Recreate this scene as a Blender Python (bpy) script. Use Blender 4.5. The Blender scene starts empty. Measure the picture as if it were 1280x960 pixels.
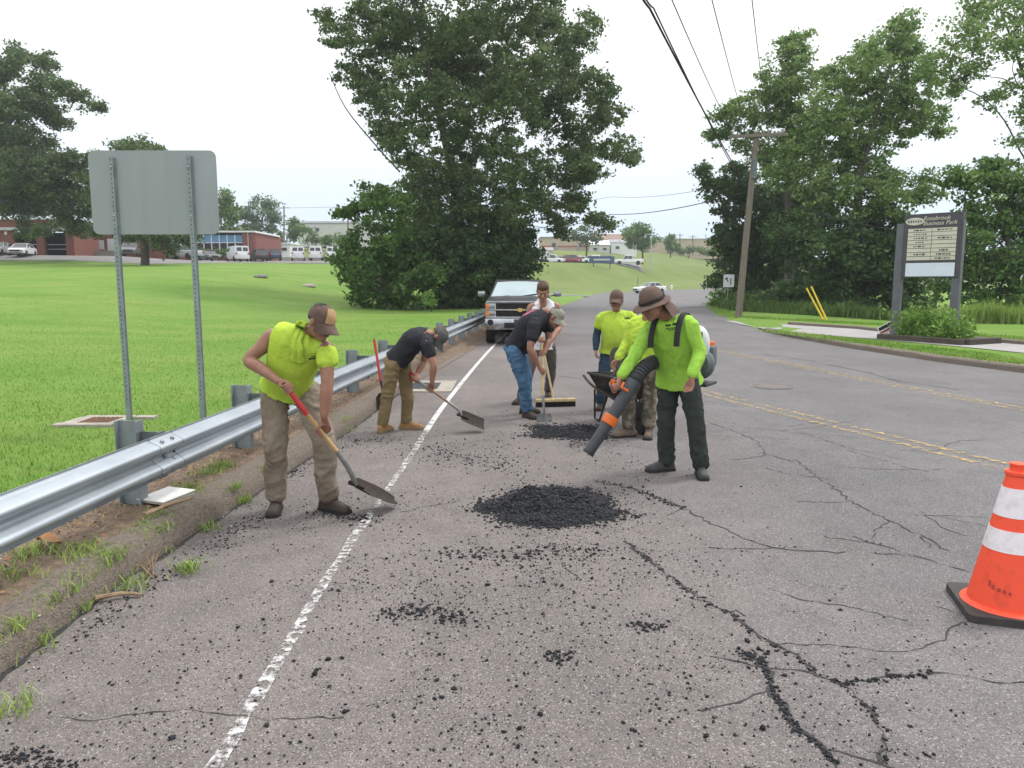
import bpy, bmesh, math, random
import numpy as np
from mathutils import Vector, Matrix, noise
from mathutils.bvhtree import BVHTree
R = math.radians
rng = np.random.default_rng(7)
random.seed(7)
scene = bpy.context.scene
C = scene.collection

# ---------------------------------------------------------------- camera
FPX = 950.0; CAMH = 1.8; PITCH = math.atan(128 / FPX)
cam_d = bpy.data.cameras.new('camera'); cam = bpy.data.objects.new('camera', cam_d); C.objects.link(cam)
cam.location = (0, 0, CAMH); cam.rotation_euler = (R(90) - PITCH, 0, 0)
cam_d.sensor_width = 36; cam_d.lens = FPX / 1280 * 36; cam_d.clip_start = .05; cam_d.clip_end = 5000
scene.camera = cam

# ---------------------------------------------------------------- sky, sun, exposure
SUN_DIR = Vector((.50, .30, .95)).normalized()
sun_el = math.asin(SUN_DIR.z); sun_az = math.atan2(SUN_DIR.x, SUN_DIR.y)
world = bpy.data.worlds.new('World'); scene.world = world; world.use_nodes = True
wn = world.node_tree.nodes; wl = world.node_tree.links; wn.clear()
w_out = wn.new('ShaderNodeOutputWorld'); w_bg = wn.new('ShaderNodeBackground')
w_sky = wn.new('ShaderNodeTexSky'); w_sky.sky_type = 'NISHITA'; w_sky.sun_disc = False
w_sky.sun_elevation = sun_el; w_sky.sun_rotation = sun_az; w_sky.dust_density = 3
w_tc = wn.new('ShaderNodeTexCoord'); w_sep = wn.new('ShaderNodeSeparateXYZ')
w_ramp = wn.new('ShaderNodeValToRGB')
w_ramp.color_ramp.elements[0].position = 0.0; w_ramp.color_ramp.elements[0].color = (6.5, 7.9, 9.5, 1)
w_ramp.color_ramp.elements[1].position = 1.0; w_ramp.color_ramp.elements[1].color = (18.5, 18.6, 18.8, 1)
e = w_ramp.color_ramp.elements.new(0.10); e.color = (8.0, 9.0, 10.1, 1)
e = w_ramp.color_ramp.elements.new(0.24); e.color = (10.6, 10.9, 11.2, 1)
w_noise = wn.new('ShaderNodeTexNoise'); w_noise.inputs['Scale'].default_value = 2.2; w_noise.inputs['Detail'].default_value = 5
w_nr = wn.new('ShaderNodeMapRange'); w_nr.inputs[3].default_value = .93; w_nr.inputs[4].default_value = 1.07
w_mul = wn.new('ShaderNodeVectorMath'); w_mul.operation = 'SCALE'
w_mix = wn.new('ShaderNodeMix'); w_mix.data_type = 'RGBA'; w_mix.inputs[0].default_value = .93
wl.new(w_tc.outputs['Generated'], w_sep.inputs[0]); wl.new(w_sep.outputs[2], w_ramp.inputs[0])
wl.new(w_tc.outputs['Generated'], w_noise.inputs['Vector']); wl.new(w_noise.outputs[0], w_nr.inputs[0])
wl.new(w_ramp.outputs[0], w_mul.inputs[0]); wl.new(w_nr.outputs[0], w_mul.inputs['Scale'])
wl.new(w_sky.outputs[0], w_mix.inputs[6]); wl.new(w_mul.outputs[0], w_mix.inputs[7])
wl.new(w_mix.outputs[2], w_bg.inputs[0]); w_bg.inputs[1].default_value = .085
wl.new(w_bg.outputs[0], w_out.inputs[0])
sun_d = bpy.data.lights.new('sun', 'SUN'); sun = bpy.data.objects.new('sun', sun_d); C.objects.link(sun)
sun_d.energy = 1.5; sun_d.angle = R(10); sun_d.color = (1, .97, .92)
sun.rotation_euler = SUN_DIR.to_track_quat('Z', 'Y').to_euler()
scene.view_settings.view_transform = 'Standard'; scene.view_settings.look = 'None'
scene.view_settings.gamma = 1; scene.view_settings.exposure = .50
scene.cycles.use_denoising = True
scene.cycles.max_bounces = 6; scene.cycles.diffuse_bounces = 3; scene.cycles.glossy_bounces = 3
scene.cycles.transparent_max_bounces = 8; scene.cycles.transmission_bounces = 4

# ---------------------------------------------------------------- pixel directions (photo is 1280x960)
def ray(px, py):
    x = (px - 640) / FPX; y = -(py - 480) / FPX
    return Vector((x, math.cos(PITCH) + y * math.sin(PITCH), -math.sin(PITCH) + y * math.cos(PITCH)))
def J(px, py, Y):                       # the point at distance Y along the road seen in that direction
    r = ray(px, py); t = Y / r.y
    return Vector((r.x * t, Y, CAMH + r.z * t))
def G(px, py, z=0.0):                   # the point at height z seen in that direction
    r = ray(px, py); t = (z - CAMH) / r.z
    return Vector((r.x * t, r.y * t, z))

# ---------------------------------------------------------------- materials
MATS = {}
def nodes_of(m):
    m.use_nodes = True
    return m.node_tree.nodes, m.node_tree.links, m.node_tree.nodes['Principled BSDF']
def mat(name, c1, c2=None, scale=6.0, rough=.7, metal=0.0, bump=0.0, bscale=60.0, spec=.4, coat=0.0, island=0.0, stretch=None, trans=0.0, lo=.35, hi=.65, bdist=.01, fold=0.0):
    if name in MATS: return MATS[name]
    m = bpy.data.materials.new(name); n, l, b = nodes_of(m); MATS[name] = m
    c2 = c2 or tuple(c * .8 for c in c1)
    tc = n.new('ShaderNodeTexCoord'); src = tc.outputs['Object']
    if stretch:
        mp = n.new('ShaderNodeMapping'); mp.inputs['Scale'].default_value = stretch
        l.new(src, mp.inputs[0]); src = mp.outputs[0]
    nz = n.new('ShaderNodeTexNoise'); nz.inputs['Scale'].default_value = scale; nz.inputs['Detail'].default_value = 6
    nz.inputs['Roughness'].default_value = .6
    l.new(src, nz.inputs['Vector'])
    mr = n.new('ShaderNodeMapRange'); mr.inputs[1].default_value = lo; mr.inputs[2].default_value = hi
    l.new(nz.outputs[0], mr.inputs[0])
    mx = n.new('ShaderNodeMix'); mx.data_type = 'RGBA'
    mx.inputs[6].default_value = (*c1, 1); mx.inputs[7].default_value = (*c2, 1)
    l.new(mr.outputs[0], mx.inputs[0]); col = mx.outputs[2]
    if island:
        g = n.new('ShaderNodeNewGeometry'); r2 = n.new('ShaderNodeMapRange')
        r2.inputs[3].default_value = 1 - island; r2.inputs[4].default_value = 1 + island
        l.new(g.outputs['Random Per Island'], r2.inputs[0])
        vm = n.new('ShaderNodeVectorMath'); vm.operation = 'SCALE'
        l.new(col, vm.inputs[0]); l.new(r2.outputs[0], vm.inputs['Scale']); col = vm.outputs[0]
    l.new(col, b.inputs['Base Color'])
    b.inputs['Roughness'].default_value = rough; b.inputs['Metallic'].default_value = metal
    b.inputs['Specular IOR Level'].default_value = spec
    if coat: b.inputs['Coat Weight'].default_value = coat; b.inputs['Coat Roughness'].default_value = .05
    if bump:
        bn = n.new('ShaderNodeTexNoise'); bn.inputs['Scale'].default_value = bscale; bn.inputs['Detail'].default_value = 4
        l.new(src, bn.inputs['Vector'])
        bp = n.new('ShaderNodeBump'); bp.inputs['Strength'].default_value = bump; bp.inputs['Distance'].default_value = bdist
        l.new(bn.outputs[0], bp.inputs['Height']); l.new(bp.outputs[0], b.inputs['Normal'])
        if fold:   # soft creases of cloth
            fn = n.new('ShaderNodeTexNoise'); fn.inputs['Scale'].default_value = fold; fn.inputs['Detail'].default_value = 3; fn.inputs['Distortion'].default_value = 1.2
            l.new(src, fn.inputs['Vector']); fb = n.new('ShaderNodeBump'); fb.inputs['Strength'].default_value = .35; fb.inputs['Distance'].default_value = .035
            l.new(fn.outputs[0], fb.inputs['Height']); l.new(fb.outputs[0], bp.inputs['Normal'])
    if trans:
        t = n.new('ShaderNodeBsdfTranslucent'); ms = n.new('ShaderNodeMixShader'); ms.inputs[0].default_value = trans
        l.new(col, t.inputs[0]); l.new(b.outputs[0], ms.inputs[1]); l.new(t.outputs[0], ms.inputs[2])
        l.new(ms.outputs[0], n['Material Output'].inputs[0])
    return m
def leafmat(name, c1, c2, scale=.5):
    return mat(name, c1, c2, scale=scale, rough=.55, spec=.3, island=.35, trans=.35)

def paint_mat(name, col, keep=.5, scale=14, soft=.08):
    """road paint worn away in patches so that the asphalt shows"""
    m = bpy.data.materials.new(name); n, l, b = nodes_of(m); MATS[name] = m
    tc = n.new('ShaderNodeTexCoord')
    a = n.new('ShaderNodeTexNoise'); a.inputs['Scale'].default_value = scale; a.inputs['Detail'].default_value = 7; a.inputs['Roughness'].default_value = .7
    l.new(tc.outputs['Object'], a.inputs['Vector'])
    mr = n.new('ShaderNodeMapRange'); mr.inputs[1].default_value = 1 - keep - soft; mr.inputs[2].default_value = 1 - keep + soft
    l.new(a.outputs[0], mr.inputs[0]); l.new(mr.outputs[0], b.inputs['Alpha'])
    b2 = n.new('ShaderNodeTexNoise'); b2.inputs['Scale'].default_value = 90
    l.new(tc.outputs['Object'], b2.inputs['Vector'])
    mx = n.new('ShaderNodeMix'); mx.data_type = 'RGBA'; mx.inputs[6].default_value = (*[c * .7 for c in col], 1); mx.inputs[7].default_value = (*col, 1)
    l.new(b2.outputs[0], mx.inputs[0]); l.new(mx.outputs[2], b.inputs['Base Color']); b.inputs['Roughness'].default_value = .8
    return m

def road_mat():
    m = bpy.data.materials.new('weathered_asphalt'); n, l, b = nodes_of(m); MATS['road'] = m
    tc = n.new('ShaderNodeTexCoord'); o = tc.outputs['Object']
    def nz(s, d=5, r=.6, st=None):
        t = n.new('ShaderNodeTexNoise'); t.inputs['Scale'].default_value = s; t.inputs['Detail'].default_value = d; t.inputs['Roughness'].default_value = r
        if st:
            mp = n.new('ShaderNodeMapping'); mp.inputs['Scale'].default_value = st; l.new(o, mp.inputs[0]); l.new(mp.outputs[0], t.inputs['Vector'])
        else: l.new(o, t.inputs['Vector'])
        return t.outputs[0]
    def mix(f, a, c):
        x = n.new('ShaderNodeMix'); x.data_type = 'RGBA'; l.new(f, x.inputs[0])
        for k, v in ((6, a), (7, c)):
            if isinstance(v, tuple): x.inputs[k].default_value = (*v, 1)
            else: l.new(v, x.inputs[k])
        return x.outputs[2]
    def rng_(v, a, c, d=0., e=1.):
        x = n.new('ShaderNodeMapRange'); x.inputs[1].default_value = a; x.inputs[2].default_value = c; x.inputs[3].default_value = d; x.inputs[4].default_value = e
        l.new(v, x.inputs[0]); return x.outputs[0]
    base = mix(rng_(nz(.45, 4), .35, .65), (.178, .168, .165), (.124, .118, .118))
    base = mix(rng_(nz(.8, 5, .6, (1, .12, 1)), .46, .70, 0, .45), base, (.206, .196, .193))
    base = mix(rng_(nz(3.2, 5), .45, .72, 0, .55), base, (.098, .094, .094))
    # brown dust lies on the worked lane, the far lane is cleaner and bluer
    sx = n.new('ShaderNodeSeparateXYZ'); l.new(o, sx.inputs[0]); nx = n.new('ShaderNodeMath'); nx.operation = 'MULTIPLY_ADD'; nx.inputs[1].default_value = 2.2
    l.new(nz(.7, 4), nx.inputs[0]); l.new(sx.outputs[0], nx.inputs[2])
    tint = n.new('ShaderNodeMix'); tint.data_type = 'RGBA'; tint.blend_type = 'MULTIPLY'; tint.inputs[0].default_value = 1
    l.new(base, tint.inputs[6]); l.new(mix(rng_(nx.outputs[0], 1.6, 4.2), (1.13, 1.03, .97), (.95, .96, 1.0)), tint.inputs[7]); base = tint.outputs[2]
    v = n.new('ShaderNodeTexVoronoi'); v.inputs['Scale'].default_value = 165; l.new(o, v.inputs['Vector'])
    sp = n.new('ShaderNodeSeparateColor'); l.new(v.outputs['Color'], sp.inputs[0])
    base = mix(rng_(sp.outputs[0], .80, .98, 0, .8), base, (.38, .355, .335))
    base = mix(rng_(sp.outputs[1], .68, .95, 0, .8), base, (.065, .062, .064))
    base = mix(rng_(nz(260, 2), .45, .75, 0, .45), base, (.08, .075, .075))
    l.new(base, b.inputs['Base Color']); b.inputs['Roughness'].default_value = .85; b.inputs['Specular IOR Level'].default_value = .3
    bp = n.new('ShaderNodeBump'); bp.inputs['Strength'].default_value = .55; bp.inputs['Distance'].default_value = .006
    ad = n.new('ShaderNodeMath'); ad.operation = 'ADD'; l.new(v.outputs['Distance'], ad.inputs[0]); l.new(nz(140, 3), ad.inputs[1])
    l.new(ad.outputs[0], bp.inputs['Height']); l.new(bp.outputs[0], b.inputs['Normal'])
    return m
def lawn_mat():
    m = bpy.data.materials.new('mown_lawn'); n, l, b = nodes_of(m); MATS['lawn'] = m
    tc = n.new('ShaderNodeTexCoord'); o = tc.outputs['Object']
    def nz(s, d=5, r=.6, st=None):
        t = n.new('ShaderNodeTexNoise'); t.inputs['Scale'].default_value = s; t.inputs['Detail'].default_value = d; t.inputs['Roughness'].default_value = r
        if st:
            mp = n.new('ShaderNodeMapping'); mp.inputs['Scale'].default_value = st; l.new(o, mp.inputs[0]); l.new(mp.outputs[0], t.inputs['Vector'])
        else: l.new(o, t.inputs['Vector'])
        return t.outputs[0]
    def mix(f, a, c):
        x = n.new('ShaderNodeMix'); x.data_type = 'RGBA'; l.new(f, x.inputs[0])
        for k, v in ((6, a), (7, c)):
            if isinstance(v, tuple): x.inputs[k].default_value = (*v, 1)
            else: l.new(v, x.inputs[k])
        return x.outputs[2]
    def rng_(v, a, c, d=0., e=1.):
        x = n.new('ShaderNodeMapRange'); x.inputs[1].default_value = a; x.inputs[2].default_value = c; x.inputs[3].default_value = d; x.inputs[4].default_value = e
        l.new(v, x.inputs[0]); return x.outputs[0]
    base = mix(rng_(nz(.22, 5), .35, .65), (.138, .255, .045), (.165, .275, .058))
    base = mix(rng_(nz(.35, 6, .65, (.5, 1, 1)), .44, .66, 0, .85), base, (.255, .315, .090))
    base = mix(rng_(nz(1.3, 5), .50, .75, 0, .5), base, (.095, .215, .026))
    base = mix(rng_(nz(6, 4), .45, .75, 0, .6), base, (.085, .19, .02))
    base = mix(rng_(nz(60, 3), .4, .75, 0, .55), base, (.075, .15, .018))
    base = mix(rng_(nz(.55, 4, .55, (.18, 1, 1)), .45, .62, 0, .35), base, (.200, .300, .075))
    base = mix(rng_(nz(2.2, 5, .7), .62, .76, 0, .6), base, (.255, .260, .105))
    # the grass beyond the bend is drier and more olive
    g = n.new('ShaderNodeNewGeometry'); s = n.new('ShaderNodeSeparateXYZ'); l.new(g.outputs['Position'], s.inputs[0])
    dry = mix(rng_(nz(.15, 4), .35, .65), (.170, .205, .068), (.128, .180, .052))
    base = mix(rng_(s.outputs[1], 92, 106), base, dry)
    l.new(base, b.inputs['Base Color']); b.inputs['Roughness'].default_value = .9; b.inputs['Specular IOR Level'].default_value = .1
    bp = n.new('ShaderNodeBump'); bp.inputs['Strength'].default_value = .8; bp.inputs['Distance'].default_value = .05
    l.new(nz(25, 5, .7), bp.inputs['Height']); l.new(bp.outputs[0], b.inputs['Normal'])
    return m
road_mat(); lawn_mat()
M = lambda k: MATS[k]
mat('galv', (.47, .51, .55), (.40, .44, .48), scale=3, rough=.42, metal=.75, bump=.05, bscale=40)
mat('galv_post', (.30, .335, .35), (.23, .26, .275), scale=8, rough=.55, metal=.5, bump=.05)
mat('galv_dark', (.16, .18, .19), (.11, .125, .135), scale=8, rough=.6, metal=.4)
mat('sign_alu', (.325, .345, .36), (.275, .29, .305), scale=2.5, rough=.5, metal=.35, stretch=(1, 1, .15))
mat('dirt', (.245, .175, .122), (.130, .092, .066), scale=14, rough=.95, bump=1.0, bscale=70, bdist=.03)
mat('berm', (.250, .205, .165), (.140, .115, .094), scale=40, rough=.95, bump=1.0, bscale=90, bdist=.025)
mat('concrete', (.37, .335, .285), (.26, .235, .20), scale=10, rough=.9, bump=.3)
mat('concrete_dark', (.23, .22, .20), (.16, .155, .14), scale=6, rough=.9, bump=.3)
mat('rust', (.20, .105, .06), (.12, .065, .04), scale=20, rough=.85, bump=.3)
mat('steel', (.36, .36, .36), (.26, .26, .26), scale=20, rough=.42, metal=.8)
mat('steel_dark', (.048, .037, .031), (.030, .024, .021), scale=25, rough=.9, metal=0.0, spec=.2, bump=.2)
mat('wood_handle', (.50, .33, .15), (.40, .25, .105), scale=12, rough=.5, stretch=(1, 1, .2))
mat('wood_brown', (.30, .16, .10), (.22, .11, .07), scale=12, rough=.55)
mat('wood_pale', (.62, .50, .27), (.52, .40, .20), scale=12, rough=.55)
mat('red_paint', (.50, .035, .045), (.38, .03, .035), scale=15, rough=.4)
mat('skin', (.36, .185, .128), (.30, .145, .098), scale=14, rough=.5, spec=.4, bump=.08, bscale=120)
mat('skin_tan', (.315, .158, .108), (.255, .122, .082), scale=14, rough=.5, spec=.4, bump=.08, bscale=120)
mat('lime', (.44, .60, .065), (.335, .47, .065), scale=3.5, lo=.42, hi=.78, rough=.85, spec=.15, bump=.15, bscale=160, fold=14)
mat('lime_green', (.335, .58, .070), (.250, .47, .065), scale=3.2, rough=.85, spec=.15, bump=.15, bscale=160, lo=.3, hi=.75, fold=14)
mat('khaki', (.275, .235, .185), (.155, .112, .076), scale=4, rough=.9, spec=.1, bump=.25, bscale=140, lo=.38, hi=.72, fold=14)
mat('tan_cotton', (.215, .165, .085), (.165, .122, .062), scale=4, rough=.9, spec=.1, bump=.25, bscale=140, fold=14)
mat('black_tee', (.034, .035, .041), (.024, .025, .030), scale=6, rough=.9, spec=.15, bump=.2, bscale=140, fold=11)
mat('denim', (.085, .165, .275), (.055, .110, .195), scale=5, rough=.9, spec=.1, bump=.3, bscale=180, fold=14)
mat('denim_dark', (.040, .066, .100), (.030, .050, .078), scale=6, rough=.9, spec=.1, bump=.3, bscale=180, fold=14)
mat('sleeve_blue', (.035, .060, .088), (.028, .048, .072), scale=6, rough=.85, spec=.1)
mat('work_green', (.046, .055, .050), (.034, .041, .038), scale=5, rough=.9, spec=.1, bump=.25, bscale=160, fold=14)
mat('grey_pants', (.135, .120, .115), (.10, .09, .088), scale=5, rough=.9, spec=.1, bump=.25, bscale=160, fold=14)
mat('camo', (.20, .165, .125), (.075, .070, .055), scale=9, rough=.9, spec=.1, bump=.2, lo=.44, hi=.54, fold=14)
mat('white_cloth', (.72, .72, .74), (.62, .62, .65), scale=6, rough=.9, spec=.1, bump=.2, fold=14)
mat('boot_brown', (.062, .046, .036), (.042, .032, .026), scale=12, rough=.75, bump=.2)
mat('boot_tan', (.32, .175, .075), (.25, .13, .055), scale=12, rough=.75, bump=.2)
mat('boot_grey', (.062, .062, .062), (.045, .045, .045), scale=12, rough=.7)
mat('boot_dusty', (.145, .105, .078), (.10, .075, .055), scale=12, rough=.8, bump=.2)
mat('sole', (.025, .024, .023), rough=.8)
mat('sole_light', (.20, .15, .10), rough=.8)
mat('cap_brown', (.125, .080, .062), (.09, .056, .044), scale=20, rough=.85, bump=.2)
mat('cap_tan', (.42, .28, .14), (.34, .22, .11), scale=15, rough=.85)
mat('cap_grey', (.085, .090, .090), (.065, .07, .07), scale=15, rough=.85)
mat('cap_khaki', (.30, .285, .235), (.20, .195, .16), scale=30, rough=.85)
mat('hat_brown', (.145, .096, .078), (.105, .068, .056), scale=18, rough=.9, bump=.2)
mat('black_cloth', (.022, .022, .024), (.016, .016, .018), scale=15, rough=.85)
mat('black_plastic', (.022, .023, .025), (.03, .031, .033), scale=15, rough=.45)
mat('grey_plastic', (.050, .055, .062), (.038, .042, .048), scale=10, rough=.42)
mat('orange_plastic', (.72, .15, .02), (.6, .12, .018), scale=15, rough=.45)
mat('white_plastic', (.66, .68, .66), (.55, .57, .55), scale=8, rough=.35)
mat('hair_dark', (.016, .013, .012), (.028, .021, .017), scale=60, rough=.6, bump=.5, bscale=200)
mat('hair_brown', (.095, .050, .026), (.06, .032, .018), scale=60, rough=.6, bump=.5, bscale=200)
mat('eye_white', (.30, .25, .22), rough=.3)
mat('eye_dark', (.03, .02, .015), rough=.2)
mat('lips', (.27, .11, .085), rough=.5)
mat('print_dark', (.02, .03, .03), rough=.8)
mat('print_pink', (.62, .19, .30), (.45, .12, .2), scale=60, rough=.8)
mat('cone_orange', (.84, .085, .035), (.56, .060, .030), scale=14, lo=.52, hi=.8, rough=.55, spec=.4, bump=.05)
mat('cone_band', (.74, .70, .72), (.56, .50, .52), scale=22, rough=.4, lo=.45, hi=.8)
mat('rubber', (.035, .033, .032), (.055, .05, .047), scale=14, rough=.75, bump=.15)
mat('tyre', (.022, .021, .021), (.034, .032, .031), scale=14, rough=.85)
mat('crumb', (.012, .0125, .015), (.024, .025, .029), scale=120, rough=.8, spec=.3, island=.5)
mat('crack', (.022, .022, .024), (.050, .048, .047), scale=60, rough=.9)
mat('chrome', (.42, .43, .45), (.32, .33, .35), scale=5, rough=.22, metal=.95)
mat('truck_black', (.020, .022, .026), rough=.5, coat=.08, spec=.25)
mat('truck_grille', (.010, .010, .011), rough=.6)
mat('glass_shield', (.30, .38, .40), (.26, .33, .35), scale=2, rough=.08, spec=.8)  # pale blue of the reflected sky is put into the glass colour
mat('glass_dark', (.018, .022, .025), (.03, .035, .04), scale=2, rough=.08, spec=.8)
mat('amber', (.80, .22, .03), (.65, .17, .02), scale=30, rough=.25)
mat('gold', (.68, .50, .20), rough=.35, metal=.4)
mat('lens', (.55, .57, .58), rough=.1, spec=.7)
mat('red_lens', (.35, .02, .02), rough=.2)
mat('plate', (.045, .055, .075), rough=.5)
for nm, c in (('car_white', (.76, .77, .78)), ('car_silver', (.40, .41, .42)), ('car_red', (.22, .018, .025)), ('car_black', (.03, .032, .038)), ('car_grey', (.14, .145, .155)), ('car_blue', (.05, .085, .17))):
    mat(nm, c, tuple(x * .93 for x in c), rough=.28, coat=.6)
mat('brick', (.245, .095, .072), (.175, .068, .054), scale=22, rough=.9, bump=.3)
mat('brick_dark', (.12, .06, .05), (.09, .045, .04), scale=10, rough=.9)
mat('trim_grey', (.50, .51, .52), (.42, .43, .44), rough=.6)
mat('trim_white', (.74, .75, .76), (.66, .67, .68), rough=.6)
mat('panel_blue', (.14, .30, .48), (.11, .25, .42), rough=.6)
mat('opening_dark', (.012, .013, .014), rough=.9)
mat('wall_pale', (.52, .52, .50), (.45, .45, .43), scale=.4, rough=.8)
mat('wall_beige', (.46, .38, .29), (.40, .33, .25), scale=.4, rough=.8)
mat('stripe_red', (.40, .10, .07), rough=.8)
mat('roof_brown', (.27, .185, .15), (.22, .15, .12), scale=1, rough=.9)
mat('stencil', (.40, .05, .03), rough=.7)
mat('roof_grey', (.30, .30, .31), (.24, .24, .25), scale=1, rough=.8)
mat('asphalt_far', (.21, .20, .195), (.165, .158, .155), scale=.8, rough=.9)
mat('driveway_grey', (.33, .32, .31), (.27, .26, .255), scale=1.5, rough=.9)
mat('pole_wood', (.205, .175, .145), (.145, .122, .10), scale=5, rough=.9, stretch=(3, 3, .15), bump=.4)
mat('wire', (.022, .024, .028), rough=.7)
mat('insulator', (.30, .31, .32), rough=.3)
mat('yellow_plastic', (.72, .52, .03), (.62, .44, .03), rough=.5)
mat('sign_frame', (.075, .070, .080), (.06, .056, .064), scale=4, rough=.6)
mat('sign_post', (.13, .135, .15), (.10, .105, .12), scale=4, rough=.6)
mat('sign_cream', (.60, .585, .47), (.53, .515, .41), scale=3, rough=.6)
mat('sign_white', (.66, .72, .80), (.60, .66, .74), scale=3, rough=.5)
mat('sign_red', (.45, .06, .05), rough=.6)
mat('sign_blue', (.035, .065, .16), rough=.6)
mat('timber', (.085, .068, .055), (.06, .048, .04), scale=6, rough=.95, bump=.4)
mat('bark', (.085, .070, .055), (.05, .042, .034), scale=6, rough=.95, bump=.8, bscale=12, stretch=(2, 2, .4))
mat('bark_grey', (.16, .145, .125), (.10, .09, .08), scale=6, rough=.95, bump=.6, bscale=12, stretch=(2, 2, .4))
mat('cardboard_white', (.70, .70, .68), (.60, .60, .58), scale=12, rough=.8)
mat('paper_edge', (.42, .40, .34), (.3, .28, .23), scale=80, rough=.9, stretch=(.05, .05, 3))
mat('stick', (.30, .21, .13), (.20, .14, .085), scale=20, rough=.9, bump=.4)
mat('dead_leaf', (.34, .18, .085), (.22, .115, .055), scale=20, rough=.9, island=.4)
mat('pebble', (.40, .36, .31), (.26, .23, .2), scale=30, rough=.9, island=.4)
mat('white_litter', (.75, .75, .75), rough=.8)
mat('grass_blade', (.155, .310, .040), (.265, .370, .095), scale=.6, rough=.7, spec=.15, island=.4, trans=.3)
mat('weed_blade', (.20, .32, .06), (.28, .36, .11), scale=1.5, rough=.7, spec=.15, island=.4, trans=.3)
mat('shade_blade', (.085, .15, .035), (.12, .19, .05), scale=1.5, rough=.7, spec=.15, island=.4, trans=.3)  # grass colour darkened to paint in the shade under the trees
mat('straw', (.42, .33, .17), (.33, .24, .12), scale=3, rough=.8, island=.4)
leafmat('leaf_oak', (.068, .122, .038), (.155, .205, .080))
leafmat('leaf_bush', (.080, .165, .034), (.130, .215, .055))
leafmat('leaf_ash', (.135, .235, .062), (.240, .325, .115))
leafmat('leaf_dark', (.060, .120, .038), (.100, .165, .052))
leafmat('leaf_mid', (.085, .175, .040), (.150, .240, .065))
leafmat('leaf_pale', (.13, .20, .105), (.16, .23, .13))  # distance haze is put into this pale bluish leaf colour
leafmat('leaf_weed', (.165, .30, .055), (.21, .345, .07))
paint_mat('paint_white', (.70, .69, .68), keep=.46, scale=17)
paint_mat('paint_white_far', (.62, .61, .60), keep=.62, scale=5)
paint_mat('paint_yellow', (.56, .40, .15), keep=.45, scale=11)

# ---------------------------------------------------------------- object helpers
def obj(name, me, material=None, parent=None, local=False):
    """link a mesh as an object; its coordinates are world ones unless local"""
    o = bpy.data.objects.new(name, me); C.objects.link(o)
    if material is not None and not me.materials: me.materials.append(MATS[material] if isinstance(material, str) else material)
    if parent is not None:
        o.parent = parent
        if not local:
            off = Vector((0, 0, 0)); p = parent
            while p is not None: off += p.location; p = p.parent
            me.transform(Matrix.Translation(-off))
    return o
def tag(o, label=None, cat=None, group=None, kind=None):
    if label: o['label'] = label
    if cat: o['category'] = cat
    if group: o['group'] = group
    if kind: o['kind'] = kind
    return o
def thing(name, label, cat, loc=(0, 0, 0), rz=0.0, group=None):
    o = bpy.data.objects.new(name, None); C.objects.link(o); o.location = loc; o.rotation_euler = (0, 0, rz)
    o.empty_display_size = .2
    return tag(o, label, cat, group)
def copy_tree(o, parent=None):
    c = o.copy(); C.objects.link(c)
    if parent is not None: c.parent = parent
    for ch in list(o.children): copy_tree(ch, c)
    return c
def np_mesh(name, V, F, smooth=False):
    V = np.asarray(V, np.float32); F = np.asarray(F, np.int32); k = F.shape[1]
    me = bpy.data.meshes.new(name); me.vertices.add(len(V)); me.vertices.foreach_set('co', V.ravel())
    me.loops.add(F.size); me.loops.foreach_set('vertex_index', F.ravel())
    me.polygons.add(len(F)); me.polygons.foreach_set('loop_start', np.arange(0, F.size, k, dtype=np.int32))
    me.polygons.foreach_set('loop_total', np.full(len(F), k, np.int32))
    me.update(calc_edges=True)
    if smooth: me.polygons.foreach_set('use_smooth', np.ones(len(F), bool))
    return me

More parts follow.
